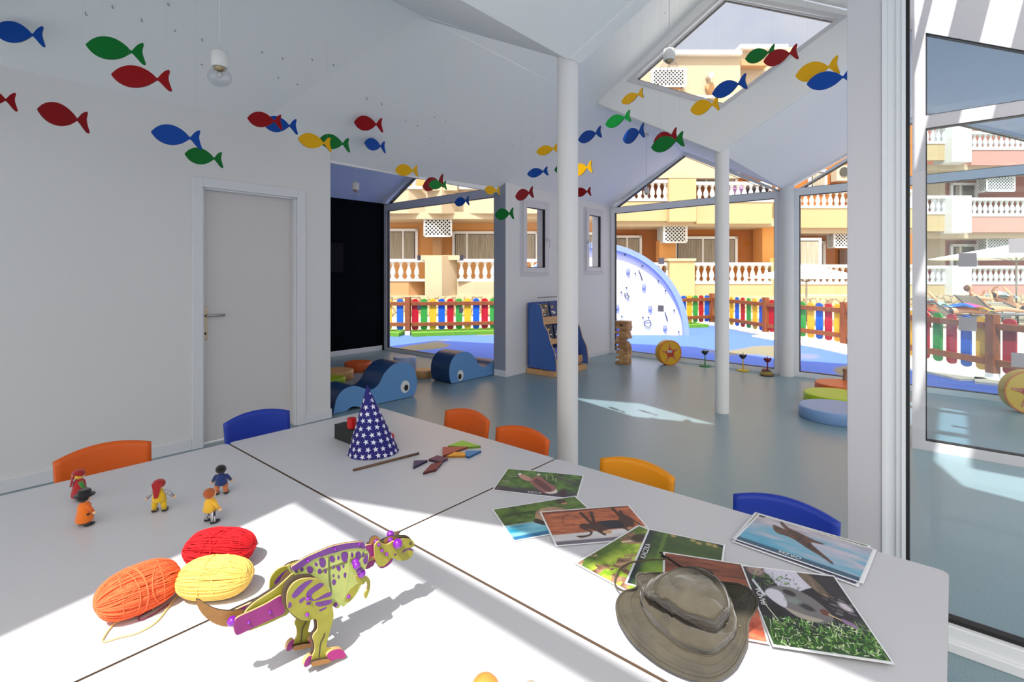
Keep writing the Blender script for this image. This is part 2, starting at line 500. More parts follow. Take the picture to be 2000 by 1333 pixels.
def gable_window(num, fx, ya, yb, outer, low, up, gmat=glass_m, fm=frame_m, stickers=(), extra=None):
    """low/up: polygons of the visible glass (Y,z); outer: outline of frame"""
    root = empty('window_%d' % num, (fx(ya), ya, 0)); struct(root)
    inv = Vector((fx(ya), ya, 0))
    def loc(b_, name, bevel=0):
        b_.v = [tuple(Vector(v)-inv) for v in b_.v]
        return b_.build(name, root, bevel=bevel)
    f = MB()
    for q in outer: quadbar(f, fx, q, .07, fm)
    loc(f, 'window_frame')
    g = MB()
    i1 = ring(g, fx, low, .007, .05, gasket_m); i2 = ring(g, fx, up, .007, .05, gasket_m) if up else None
    loc(g, 'gasket')
    for i in (i1, i2):
        if i:
            p = MB(); quadbar(p, fx, i, .006, gmat); loc(p, 'pane')
    if 'frosted_sticker' not in MATS:
        q_ = bpy.data.materials.new('frosted_sticker'); q_.use_nodes = True; qn, ql = q_.node_tree.nodes, q_.node_tree.links; qn.clear()
        qt = qn.new('ShaderNodeBsdfTranslucent'); qt.inputs[0].default_value = (.62, .60, .62, 1); qd = qn.new('ShaderNodeBsdfDiffuse'); qd.inputs[0].default_value = (.6, .58, .6, 1)
        qm = qn.new('ShaderNodeMixShader'); qm.inputs[0].default_value = .5; qo = qn.new('ShaderNodeOutputMaterial'); ql.new(qt.outputs[0], qm.inputs[1]); ql.new(qd.outputs[0], qm.inputs[2]); ql.new(qm.outputs[0], qo.inputs[0]); MATS['frosted_sticker'] = q_
    sm = MATS['frosted_sticker']
    for (y, z, s) in stickers:
        p = MB(); quadbar(p, lambda q: fx(q)-.006, [(y-s/2, z-s/2), (y+s/2, z-s/2), (y+s/2, z+s/2), (y-s/2, z+s/2)], .001, sm)
        loc(p, 'safety_sticker')
    return root
# window two : Y 4.35 .. 1.75
def stk(px, py, fx_, s=.1):
    X = 7.6
    for _ in range(4):
        p = PX(px, py, X); X = fx_(p.y)
    return (p.y, p.z, s)
gable_window(2, facx, 4.36, 1.72,
    [[(4.385, 0), (1.72, 0), (1.72, .062), (4.385, .062)],
     [(4.385, .06), (4.32, .06), (4.32, 2.46), (4.385, 2.50)], [(1.83, .06), (1.72, .06), (1.72, 2.46), (1.83, 2.46)],
     [(4.32, 2.355), (1.83, 2.355), (1.83, 2.45), (4.32, 2.45)],
     [(4.385, 2.44), (4.30, 2.45), (3.10, 3.13), (3.10, 3.22)], [(1.72, 2.43), (1.80, 2.44), (3.10, 3.13), (3.10, 3.22)]],
    [(4.32, .062), (1.83, .062), (1.83, 2.355), (4.32, 2.355)], [(4.28, 2.45), (1.86, 2.45), (3.10, 3.125)],
    stickers=[stk(1292, 510, facx), stk(1291, 603, facx)])
gable_window(3, facx, 1.60, -1.0,
    [[(1.60, 0), (-1.2, 0), (-1.2, .062), (1.60, .062)],
     [(1.60, .06), (1.53, .06), (1.53, 2.46), (1.60, 2.46)], [(-1.1, .06), (-1.2, .06), (-1.2, 2.46), (-1.1, 2.4)],
     [(1.53, 2.36), (-1.1, 2.36), (-1.1, 2.455), (1.53, 2.455)],
     [(1.62, 2.40), (1.52, 2.45), (.26, 3.13), (.26, 3.22)], [(-1.2, 2.40), (-1.08, 2.45), (.26, 3.13), (.26, 3.22)]],
    [(1.53, .062), (-1.1, .062), (-1.1, 2.36), (1.53, 2.36)], [(1.49, 2.455), (-1.03, 2.455), (.26, 3.125)])
fx1 = lambda y: 5.40
gable_window(1, fx1, 7.6, 4.6,
    [[(7.60, 0), (4.5, 0), (4.5, .05), (7.60, .05)],
     [(7.60, .05), (7.52, .05), (7.52, 2.54), (7.60, 2.56)], [(4.62, .05), (4.5, .05), (4.5, 2.56), (4.62, 2.56)],
     [(7.52, 2.44), (4.6, 2.44), (4.6, 2.56), (7.52, 2.56)],
     [(7.60, 2.50), (7.50, 2.56), (6.0, 3.34), (6.0, 3.44)], [(4.42, 2.50), (4.52, 2.56), (6.0, 3.34), (6.0, 3.44)]],
    [(7.52, .05), (4.62, .05), (4.62, 2.44), (7.52, 2.44)], [(7.47, 2.56), (4.55, 2.56), (6.0, 3.335)],
    stickers=[(PX(x, y, 5.4).y, PX(x, y, 5.4).z, .085) for x, y in ((819, 504), (902, 504), (819, 601), (901, 606))])

# ---- two small tilt windows in the back wall ----
def small_window(num, w, hx, hz):
    x0, x1, za, zb = w
    root = empty('window_%d' % num, (x0, 4.4, za)); struct(root)
    W_, H_ = x1-x0, zb-za
    fx = lambda y: 0
    def bars(b, x0, x1, z0, z1, w_, y0, y1, m):
        b.box(x0, x0+w_, y0, y1, z0, z1, m); b.box(x1-w_, x1, y0, y1, z0, z1, m)
        b.box(x0+w_, x1-w_, y0, y1, z0, z0+w_, m); b.box(x0+w_, x1-w_, y0, y1, z1-w_, z1, m)
    b = MB(); bars(b, -.03, W_+.03, -.03, H_+.03, .05, -.012, .06, framew_m); b.build('window_frame', root, bevel=.004)
    b = MB(); bars(b, .01, W_-.01, .01, H_-.01, .075, -.03, .03, framew_m); b.build('sash', root, bevel=.006)
    b = MB(); bars(b, .085, W_-.085, .085, H_-.085, .008, -.02, .02, gasket_m); b.build('gasket', root)
    b = MB(); b.box(.09, W_-.09, -.002, .002, .09, H_-.09, glass_m); b.build('pane', root)
    b = MB(); b.box(hx-.012, hx+.012, -.042, -.03, hz-.03, hz+.035, framew_m)
    b.tube([(hx, -.04, hz), (hx, -.07, hz), (hx+.005, -.075, hz-.02), (hx+.005, -.07, hz-.11)], .008, framew_m)
    b.build('window_handle', root, bevel=.003)
small_window(8, WA, WA[1]-WA[0]-.045, .48)
small_window(9, WB, .045, .48)

# ---- glazed partition and post in the plane X = 2.43 ----
root = empty('window_4', (2.43, 0, 0)); struct(root)
b = MB()
b.box(0, .07, .212, .325, 0, 3.3, framew_m)
b.box(.0, .065, .150, .212, 0, 3.3, frame_m); b.box(-.012, 0, .150, .168, 0, 3.3, frame_m); b.box(-.008, 0, .195, .212, 0, 3.3, frame_m)
b.build('post', root, bevel=.003)
b = MB(); b.box(-.02, .06, .138, .150, .0, 3.3, frame_m); b.build('sash_stile', root)
b = MB(); b.box(-.03, .05, -1.6, .138, 0, .085, frame_m); b.box(-.045, -.03, -1.6, .138, 0, .035, frame_m); b.build('sill_rail', root, bevel=.003)
b = MB(); b.box(-.005, .03, .127, .138, .085, 3.3, gasket_m); b.box(-.005, .03, -1.6, .127, .085, .100, gasket_m); b.build('gasket', root)
b = MB(); b.box(.008, .014, -1.6, .127, .10, 3.3, glass_m); b.build('pane', root)

# ---- glazed partition in the plane X = 5 with a sloping head ----
fx5 = lambda y: 5.03
gable_window(5+4, fx5, .24, -1.6,
    [[(.245, 0), (-1.6, 0), (-1.6, .07), (.245, .07)],
     [(.245, .07), (.165, .07), (.165, 3.30), (.245, 3.30)],
     [(.165, 2.445), (-1.6, 2.445), (-1.6, 2.54), (.165, 2.54)],
     [(.165, 3.17), (.165, 3.29), (-1.6, 2.34), (-1.6, 2.22)]],
    [(.165, .07), (-1.55, .07), (-1.55, 2.445), (.165, 2.445)], [(.165, 2.54), (-1.0, 2.54), (.165, 3.17)],
    gmat=glass2_m, fm=framew_m, stickers=[(PX(x, y, 5.0).y, PX(x, y, 5.0).z, .1) for x, y in ((1890, 508), (1990, 480), (1890, 634), (1995, 705))]).name = 'window_10'
# ---------------- outside ----------------
def CP(u, z, w):           # camera-aligned: u to the right, w away
    p = RT*u + FW*w
    return Vector((p.x, p.y, z))
def pu(px, w): return (px-CX)/FP*w
def pz(py, w): return CH-(py-HY)/FP*w
cw = Vector((FW.x, FW.y, 0)); cu = Vector((RT.x, RT.y, 0))

rub = bpy.data.materials.new('blue_rubber_surface'); rub.use_nodes = True
n, l = rub.node_tree.nodes, rub.node_tree.links
bs = n['Principled BSDF']; bs.inputs['Roughness'].default_value = .8
t = n.new('ShaderNodeTexCoord'); mpp = n.new('ShaderNodeMapping'); mpp.inputs['Scale'].default_value = (.42, .8, 1)
mpp.inputs['Rotation'].default_value = (0, 0, .65); mpp.inputs['Location'].default_value = (1.1, .3, 0)
l.new(t.outputs['Object'], mpp.inputs[0])
x = n.new('ShaderNodeTexNoise'); x.inputs['Scale'].default_value = 1.0; x.inputs['Detail'].default_value = 1; l.new(mpp.outputs[0], x.inputs[0])
r = n.new('ShaderNodeValToRGB'); e = r.color_ramp.elements
e[0].position = .62; e[0].color = (*lin((84, 118, 216)), 1)
e[1].position = .66; e[1].color = (*lin((134, 128, 106)), 1)
l.new(x.outputs[0], r.inputs[0]); l.new(r.outputs[0], bs.inputs['Base Color'])
b = MB(); b.prism([(x_, y_, -.06) for x_, y_ in ((5.45, -6), (7.4, -2.4), (7.9, -2), (9.2, -.38), (11.3, 1.55), (12.4, 3.2), (14.05, 4.97), (9.9, 7.38), (7.3, 9.45), (5.45, 12))], (0, 0, -.08), rub)
g = b.build('playground_ground'); g['kind'] = 'structure'
pave = mat('cream_paving', (206, 194, 172), .8, vary=.06, vscale=3)
b = MB(); b.prism([(8, -14, -.10), (40, -14, -.10), (40, 26, -.10), (8, 26, -.10)], (0, 0, -.1), pave)
g = b.build('pool_deck_ground'); g['kind'] = 'structure'

# --- picket fences ---
pk_cols = {'g': mat('green_picket', (50, 146, 54), .45), 'y': mat('yellow_picket', (224, 172, 30), .45),
           'b': mat('blue_picket', (14, 88, 186), .45), 'r': mat('red_picket', (176, 14, 30), .45)}
def fence(A, B, seq, label, h=.80, start=.5, first=True, last=True):
    A, B = Vector((*A, 0)), Vector((*B, 0)); d = (B-A); L_ = d.length; a = math.atan2(d.y, d.x)
    root = empty('picket_fence', A+Vector((0, 0, -.06)), a, label, 'fence', 'picket fences around the playground')
    for x_ in ([0] if first else []) + ([L_] if last else []):
        p = MB(); p.box(x_-.06, x_+.06, -.05, .05, .10, h+.07, pine_m); p.box(x_-.06, x_+.06, -.05, .05, 0, .10, trim_m)
        p.build('post', root, bevel=.006)
    for z_ in (.20, h-.13):
        p = MB(); p.box(.06, L_-.06, -.035, .01, z_, z_+.085, pine_m); p.build('rail', root, bevel=.005)
    nn = len(seq); w = .152
    for i, c in enumerate(seq):
        xc = .06+(L_-.12)*(i+start)/nn
        pts = [(xc-w/2, .012, .15)]
        for k in range(0, 9):
            t_ = PI+PI*k/8
            pts.append((xc+w/2*math.cos(t_), .012, .16+.05*math.sin(t_)))
        for k in range(0, 9):
            t_ = PI*k/8
            pts.append((xc+w/2*math.cos(t_), .012, h-.03+.055*math.sin(t_)))
        p = MB(); p.prism(pts[1:], (0, .022, 0), pk_cols[c]); p.build('picket', root)
    return root
fence((5.9, 11.6), (7.30, 9.42), 'ybgrybgyb', 'coloured picket fence behind the alcove window, left section ending at its first post')
fence((7.30, 9.42), (9.9, 7.35), 'rgybrgybrgybrgyb', 'coloured picket fence behind the alcove window, right of its wooden post', first=False)
fence((9.9, 7.35), (12.2, 5.75), 'rgybrgybrgyb', 'coloured picket fence in the distance behind the climbing wall', first=False)
fence((12.2, 5.75), (14.0, 4.95), 'rybybygrb', 'coloured picket fence just right of the climbing wall, ending at a corner post', first=False)
fence((14.0, 4.95), (12.4, 3.2), 'grgybrgyb', 'coloured picket fence from the far corner post towards the round back column', first=False)
fence((12.4, 3.2), (11.30, 1.55), 'rgyrgybry', 'coloured picket fence seen left of the white frame post, behind the parasol pole', first=False)
fence((11.30, 1.55), (9.20, -.38), 'yrgybryrgrby', 'coloured picket fence seen through the right glazing, left of its thick wooden post', first=False)
fence((9.20, -.38), (7.9, -2.0), 'rgrygbrg', 'coloured picket fence at the right edge of the photo beyond the thick wooden post', first=False)

grass = mat('artificial_grass', (96, 150, 42), .95, vary=.35, vscale=60, bump=.3, bscale=200)
b = MB()
for A, B in (((5.7, 11.8), (7.2, 9.48)), ((7.3, 9.3), (13.6, 5.05))):
    A = Vector((*A, 0)); B = Vector((*B, 0)); d = (B-A).normalized(); nrm = Vector((d.y, -d.x, 0))*-1
    b.prism([A-nrm*.25+Vector((0,0,-.07)), B-nrm*.25+Vector((0,0,-.07)), B+nrm*.5+Vector((0,0,-.07)), A+nrm*.5+Vector((0,0,-.07))], (0, 0, .09), grass)
g = b.build('grass_strip'); tag(g, 'strip of bright green grass along the foot of the picket fence', 'grass', kind='stuff')

# --- rubble wall at the foot of the building ---
stone = bpy.data.materials.new('rubble_stone'); stone.use_nodes = True
n, l = stone.node_tree.nodes, stone.node_tree.links; bs = n['Principled BSDF']; bs.inputs['Roughness'].default_value = .9
t = n.new('ShaderNodeTexCoord'); vo = n.new('ShaderNodeTexVoronoi'); vo.feature = 'DISTANCE_TO_EDGE'; vo.inputs['Scale'].default_value = 4.5
nz2 = n.new('ShaderNodeTexNoise'); nz2.inputs['Scale'].default_value = 3; mxv = n.new('ShaderNodeMix'); mxv.data_type = 'VECTOR'; mxv.inputs[0].default_value = .12
l.new(t.outputs['Object'], nz2.inputs[0]); l.new(t.outputs['Object'], mxv.inputs[4]); l.new(nz2.outputs['Color'], mxv.inputs[5]); l.new(mxv.outputs[1], vo.inputs['Vector'])
r = n.new('ShaderNodeValToRGB'); r.color_ramp.elements[0].position = .0; r.color_ramp.elements[0].color = (*lin((96, 80, 62)), 1)
r.color_ramp.elements[1].position = .10; r.color_ramp.elements[1].color = (*lin((184, 162, 130)), 1)
l.new(vo.outputs['Distance'], r.inputs[0]); l.new(r.outputs[0], bs.inputs['Base Color'])
bu = n.new('ShaderNodeBump'); bu.inputs['Strength'].default_value = .8; bu.inputs['Distance'].default_value = .05
l.new(vo.outputs['Distance'], bu.inputs['Height']); l.new(bu.outputs[0], bs.inputs['Normal'])
sw = MB()
for (u0, u1, w, top) in ((-7, -.0, 17.2, 580), (-.1, 3.6, 18.2, 582), (3.5, 16.8, 19.0, 583), (16.5, 30, 21, 577)):
    p0 = CP(u0, -.1, w)
    zt = pz(top, w)
    sw.prism([CP(u0, -.1, w), CP(u1, -.1, w), CP(u1, zt, w), CP(u0, zt, w)], cw*.5, stone)
g = sw.build('rubble_wall'); tag(g, 'low rubble stone wall at the foot of the apartment buildings', 'stone wall')

# --- apartment buildings ---
pal = dict(
    cream=mat('cream_render', (192, 172, 144), .9), yel=mat('yellow_render', (188, 164, 122), .9),
    ora=mat('orange_render', (178, 108, 42), .9, vary=.05, vscale=1), pea=mat('peach_render', (194, 148, 104), .9),
    peab=mat('apricot_back_wall', (216, 158, 98), .9), pink=mat('pink_render', (196, 144, 130), .9), brn=mat('terracotta_back_wall', (172, 104, 84), .9),
    wht=mat('white_render', (224, 222, 218), .8), bal=mat('white_balustrade', (216, 216, 214), .6),
    win=mat('window_dark', (96, 92, 84), .15), cur=mat('grey_curtain', (176, 166, 148), .8, vary=.35, vscale=9, stretch=(6, 6, .1)),
    fr=mat('white_window_frame', (244, 242, 238), .5), pil=mat('orange_pillar', (226, 158, 84), .9))
class BL:
    """a building drawn with pixel measures at given depth"""
    def __init__(s, name, label, w0):
        s.root = empty(name, CP(pu(1000, w0), 0, w0), 0, label, 'building'); s.o = s.root.location.copy(); s.w = w0
    def fin(s, b, name, parent=None):
        par = parent or s.root
        o_ = s.o
        b.v = [tuple(Vector(v)-o_) for v in b.v]
        return b.build(name, par)
    def rect(s, x0, x1, y0, y1, m, w=None, d=.3, name='wall', parent=None, w2=None):
        w = s.w if w is None else w; w2 = w if w2 is None else w2
        b = MB()
        pts = [CP(pu(x0, w), pz(y1, w), w), CP(pu(x1, w2), pz(y1, w2), w2), CP(pu(x1, w2), pz(y0, w2), w2), CP(pu(x0, w), pz(y0, w), w)]
        if not isinstance(m, str): mm = m
        else: mm = pal[m]
        b.prism(pts, cw*d, mm)
        return s.fin(b, name, parent)
    def baluster(s, xs, y0, y1, w=None, x0=None, x1=None, rail=6, base=5):
        """y0 underside of rail .. y1 top of base"""
        w = s.w if w is None else w
        m = pal['bal']
        x0 = xs[0]-8 if x0 is None else x0; x1 = xs[-1]+8 if x1 is None else x1
        s.rect(x0, x1, y0-rail, y0, 'bal', w-.06, .24, 'handrail')
        s.rect(x0, x1, y1, y1+base, 'bal', w-.03, .2, 'plinth')
        h = (y1-y0)/FP*w; zb = pz(y1, w)
        r0 = .066; m = pal['bal']
        prof = [(.06, 0), (.088, .02*h), (.088, .08*h), (.05, .12*h), (.072, .2*h), (.098, .33*h), (.088, .48*h), (.05, .68*h), (.04, .8*h), (.065, .86*h), (.07, .93*h), (.088, .95*h), (.088, h)]
        for x_ in xs:
            b = MB(); c = CP(pu(x_, w), zb, w+.06)
            b.lathe(prof, m, tuple(c), n=10, caps=False)
            s.fin(b, 'baluster')
    def window(s, x0, x1, y0, y1, w, mull=(), cur=True, fw=5):
        f = s.rect(x0, x1, y0, y1, 'win', w, .05, 'window')
        for a, b_, c, d in ((x0-fw, x0, y0-fw, y1), (x1, x1+fw, y0-fw, y1), (x0-fw, x1+fw, y0-fw, y0)):
            s.rect(a, b_, c, d, 'fr', w-.06, .1, 'window_frame')
        for mx_ in mull: s.rect(mx_-1.5, mx_+1.5, y0, y1, 'fr', w-.05, .05, 'mullion')
        if cur:
            for a, b_ in cur if isinstance(cur, (list, tuple)) else [(x0+2, x1-2)]:
                # pleated curtain
                b = MB(); nn = max(8, int((b_-a)/1.6)); front = []
                for i in range(nn+1):
                    x_ = a+(b_-a)*i/nn
                    front.append((x_, w-.02-(.03 if i % 2 else 0)))
                for i in range(nn):
                    (xa, wa), (xb, wb) = front[i], front[i+1]
                    b.add([CP(pu(xa, w), pz(y1, w), wa), CP(pu(xb, w), pz(y1, w), wb), CP(pu(xb, w), pz(y0+2, w), wb), CP(pu(xa, w), pz(y0+2, w), wa)], [(0, 1, 2, 3)], pal['cur'])
                s.fin(b, 'curtain')
    def lattice(s, x0, x1, y0, y1, w, side=None, d=.5):
        """white trellis box hiding an air conditioner"""
        m = pal['bal']; b = MB()
        U0, U1, Z0, Z1 = pu(x0, w), pu(x1, w), pz(y1, w), pz(y0, w)
        t_ = .035
        def bar(p, q, wid, ax):
            p, q = Vector(p), Vector(q); dd = (q-p).normalized(); nn = Vector((-dd.y, dd.x))*wid/2
            if ax == 'f': P_ = [CP(v.x, v.y, w) for v in (p-nn, q-nn, q+nn, p+nn)]; b.prism(P_, cw*.02, m)
            else: P_ = [CP(side_u, v.y, v.x) for v in (p-nn, q-nn, q+nn, p+nn)]; b.prism(P_, cu*.02, m)
        def face(a0, a1, ax):
            for (p, q) in (((a0, Z0), (a1, Z0)), ((a0, Z1), (a1, Z1)), ((a0, Z0), (a0, Z1)), ((a1, Z0), (a1, Z1))): bar(p, q, .07, ax)
            st = .14; H = Z1-Z0; Wd = a1-a0
            k = -H
            while k < Wd:
                for sg in (1, -1):
                    # line from (a0+k, Z0) to (a0+k+H, Z1) clipped
                    s0 = max(0, -k); s1 = min(H, Wd-k)
                    if s1 > s0+.02:
                        if sg == 1: bar((a0+k+s0, Z0+s0), (a0+k+s1, Z0+s1), .030, ax)
                        else: bar((a1-k-s0, Z0+s0), (a1-k-s1, Z0+s1), .030, ax)
                k += st
        face(U0, U1, 'f')
        side_u = U0 if side == 'l' else U1
        face(w, w+d, 's')
        o_ = s.fin(b, 'trellis_box')
        c = MB(); c.prism([CP(U0+.05, Z0+.03, w+.08), CP(U1-.05, Z0+.03, w+.08), CP(U1-.05, Z1-.03, w+.08), CP(U0+.05, Z1-.03, w+.08)], cw*(d-.1), mat('ac_casing', (50, 44, 42), .9))
        c.v = [tuple(Vector(v)-s.o) for v in c.v]; c.build('air_conditioner', o_)
def rng(a, b, st):
    o = []; x_ = a
    while x_ <= b: o.append(x_); x_ += st
    return o
# left, peach building (behind the alcove window)
A = BL('apartment_building', 'peach apartment building seen through the alcove window', 18.5); w = 18.5
A.rect(640, 1190, 140, 590, 'peab', w+1.7, .3); 
A.rect(640, 1190, 578, 592, 'cream', w-.1, 2.0, 'ledge')
A.window(757, 811, 452, 508, w+1.65, mull=(787,)); A.window(888, 975, 457, 508, w+1.65, mull=(912,)); A.window(1010, 1046, 457, 508, w+1.65); A.window(1100, 1180, 459, 508, w+1.65)
A.rect(640, 1190, 414, 428, 'cream', w+.2, 1.7, 'balcony_slab')
def zig(bl, xs, y0, y1, m, name):
    # zig-zag parapet: alternating canted faces
    for i in range(len(xs)-1):
        (xa, wa), (xb, wb) = xs[i], xs[i+1]
        bl.rect(xa, xb, y0, y1, m, wa, .25, name, w2=wb)
zz = [(640, w), (798, w), (830, w+.45), (830.5, w-.35), (863, w-.35), (893, w+.45), (894, w), (1050, w), (1190, w+.5)]
zig(A, [(640, w), (798, w), (830, w+.45)], 549, 578, 'pea', 'parapet'); zig(A, [(893, w+.1), (926, w-.05), (1190, w)], 550, 579, 'cream', 'parapet')
zig(A, [(830, w-.2), (863, w-.35), (893, w+.25)], 500, 579, 'cream', 'pier')
A.rect(822, 898, 499, 508, 'cream', w-.1, .5, 'pier_cap')
A.baluster(rng(720, 822, 15.6), 512, 545, w, 640, 830); A.baluster(rng(901, 1190, 15.4), 512, 545, w, 893, 1190)
A.rect(845, 862, 455, 502, 'pea', w+1.0, .5, 'pillar'); A.lattice(829, 881, 420, 461, w+.3, 'l')
zig(A, [(640, w), (798, w), (830, w+.3), (863, w-.25), (893, w+.3), (962, w), (1190, w)], 368, 417, 'cream', 'parapet')
A.baluster(rng(770, 818, 12.8), 337, 364, w, 700, 825); A.baluster(rng(898, 960, 12.5)+rng(975, 1190, 12.5), 337, 364, w, 895, 1190)
A.rect(830, 893, 318, 372, 'cream', w-.2, .6, 'pier')
tw = mat('pink_towel', (236, 90, 140), .9)
A.rect(900, 934, 338, 362, tw, w+.45, .02, 'hanging_towel')
# middle, yellow and orange building
B_ = BL('apartment_building', 'yellow and orange apartment building behind the two big gable windows', 19.4); w = 19.4
B_.rect(1190, 1530, 112, 590, 'ora', w+1.8, .3); B_.rect(1190, 1795, 578, 592, 'cream', w-.05, 2.0, 'ledge')
B_.rect(1190, 1520, 430, 442, 'cream', w+.2, 1.8, 'balcony_slab')
B_.window(1203, 1249, 465, 516, w+1.7, mull=(1225,)); B_.window(1322, 1436, 467, 516, w+1.7, mull=(1373,)); B_.window(1325, 1436, 326, 356, w+1.7, mull=(1380,)); B_.window(1518, 1600, 470, 518, w+1.7)
B_.rect(1288, 1320, 470, 510, 'pil', w+.8, .5, 'pillar'); B_.rect(1489, 1512, 441, 514, 'pil', w+.9, .8, 'pillar'); B_.rect(1300, 1320, 322, 352, 'pil', w+.8, .5, 'pillar')
B_.lattice(1297, 1341, 439, 473, w+.25, 'l', .9); B_.lattice(1322, 1345, 296, 320, w+.3, 'l')
B_.rect(1308, 1357, 507, 580, 'yel', w-.25, .7, 'pier'); B_.rect(1304, 1360, 505, 510, 'cream', w-.3, .7, 'pier_cap')
B_.rect(1307, 1360, 349, 433, 'yel', w-.25, .7, 'pier')
B_.rect(1190, 1308, 554, 580, 'yel', w, .25, 'parapet'); B_.rect(1357, 1508, 554, 580, 'yel', w, .25, 'parapet')
B_.rect(1190, 1306, 394, 432, 'yel', w, .25, 'parapet'); B_.rect(1360, 1508, 394, 437, 'yel', w, .25, 'parapet'); B_.rect(1508, 1545, 392, 437, 'yel', w+.3, .25, 'parapet')
B_.rect(1506, 1540, 512, 580, 'yel', w+.1, .5, 'pier')
B_.baluster(rng(1211, 1305, 13.4), 519, 550, w, 1190, 1308); B_.baluster(rng(1364, 1504, 13.4), 519, 550, w, 1357, 1508)
B_.baluster(rng(1212, 1304, 12.6), 357, 388, w, 1190, 1308); B_.baluster(rng(1367, 1520, 12.6), 361, 390, w, 1360, 1530)
lil = mat('lilac_towel', (214, 168, 224), .9); drk = mat('hanging_wetsuit', (70, 66, 74), .8)
B_.rect(1424, 1452, 362, 388, lil, w+.3, .02, 'hanging_towel'); B_.rect(1458, 1500, 364, 390, drk, w+.3, .02, 'hanging_towel')
w = 21
B_.rect(1530, 1795, 112, 590, 'ora', w+1.6, .3); B_.rect(1530, 1795, 437, 456, 'cream', w+.2, 1.5, 'balcony_slab')
B_.window(1560, 1608, 476, 520, w+1.55, mull=(1583,)); B_.window(1585, 1611, 336, 372, w+1.5)
B_.rect(1545, 1795, 556, 581, 'yel', w, .25, 'parapet'); B_.rect(1545, 1795, 407, 445, 'yel', w, .25, 'parapet')
B_.baluster(rng(1550, 1790, 12.2), 523, 551, w, 1545, 1795); B_.baluster(rng(1550, 1790, 12.2), 376, 402, w, 1545, 1795)
B_.lattice(1630, 1676, 453, 483, w+.3, 'l'); B_.rect(1640, 1668, 488, 520, mat('brown_door', (120, 88, 66), .6), w+1.5, .1, 'balcony_door')
ac = MB(); wd = w+1.0
ac.prism([CP(pu(1634, wd), pz(353, wd), wd), CP(pu(1668, wd), pz(353, wd), wd), CP(pu(1668, wd), pz(323, wd), wd), CP(pu(1634, wd), pz(323, wd), wd)], cw*.4, mat('ac_beige', (196, 184, 160), .6))
c = CP(pu(1648, wd), pz(336, wd), wd-.02); Mx = Matrix.Translation(c) @ Matrix.Rotation(YAW-PI/2, 4, 'Z') @ Matrix.Rotation(PI/2, 4, 'X')
ac.lathe([(.16, 0), (.2, .01), (.2, .03)], mat('ac_fan', (70, 66, 60), .6), n=20, M=Mx)
B_.fin(ac, 'air_conditioner')
# upper storeys of the middle building, seen through the diamond window
w = 19.4
B_.rect(1190, 1446, 104, 348, 'cream', w+.1, .3, 'wall')
B_.rect(1305, 1450, 97, 106, 'wht', w-.1, .7, 'cornice')
B_.rect(1190, 1312, 84, 300, 'wht', w+.7, .3, 'wall'); B_.rect(1446, 1560, 92, 300, 'cream', w+1.0, .3, 'wall'); B_.rect(1446, 1540, 86, 95, 'wht', w+.8, .6, 'cornice')
B_.rect(1240, 1292, 122, 136, 'pea', w+.4, .4, 'beam'); B_.rect(1448, 1500, 116, 128, 'pea', w+.6, .4, 'beam')
B_.lattice(1275, 1340, 134, 168, w-.35, 'l', .4)
B_.rect(1297, 1330, 168, 178, 'pea', w-.2, .3, 'bracket')
b = MB(); b.tube([CP(pu(1384, w), pz(150, w), w+.1), CP(pu(1384, w), pz(152, w), w-.3), CP(pu(1380, w), pz(160, w), w-.45)], .09, mat('camera_housing', (225, 222, 216), .5)); B_.fin(b, 'security_camera')
b = MB(); b.tube([CP(pu(1384, w), pz(165, w), w-.02), CP(pu(1392, w), pz(185, w), w-.02)], .16, pal['pea']); B_.fin(b, 'wall_bracket')
B_.rect(1330, 1480, 186, 190, 'wht', w-.3, .1, 'rail'); B_.rect(1374, 1380, 186, 205, 'wht', w-.3, .1, 'rail_post')
# right, pink building
Cb = BL('apartment_building', 'pink apartment building with white piers seen through the right glazing', 23.0); w = 23.0
Cb.rect(1800, 2160, 150, 592, 'brn', w+1.7, .3); Cb.rect(1800, 2160, 576, 592, 'cream', w-.05, 2.0, 'ledge')
for y0 in (321, 454): Cb.rect(1800, 2160, y0, y0+12, 'cream', w+.2, 1.6, 'balcony_slab')
for ys, side in (((250, 276, 313), 0), ((388, 414, 452), 1), ((525, 551, 578), 2)):
    a, b1, c1 = ys
    Cb.baluster(rng(1812, 1858, 11.2), a, b1, w-.1, 1800, 1861); Cb.rect(1800, 1860, b1+4, c1, 'yel', w-.1, .25, 'parapet')
    o5 = (12 if side == 0 else (4 if side == 1 else 0))
    Cb.baluster(rng(1905, 2150, 10.6), a+o5, b1+o5, w, 1898, 2160); Cb.rect(1897, 2160, b1+4+o5, c1+(10 if side == 0 else 2), 'pink', w, .25, 'parapet')
    Cb.rect(1860, 1898, a-6, c1+3, 'wht', w-.5, 1.0, 'pier')
for (y0, y1) in ((362, 386), (482, 520)):
    Cb.window(1862, 1905, y0, y1, w+1.6, mull=(1876,), cur=[(1866, 1880)])
for (y0, y1) in ((345, 373), (464, 492)): Cb.lattice(1928, 1982, y0, y1, w+.4, 'l')
Cb.rect(1806, 1846, 330, 385, 'cream', w+1.2, .3, 'wall'); Cb.rect(1806, 1846, 460, 520, 'cream', w+1.2, .3, 'wall')

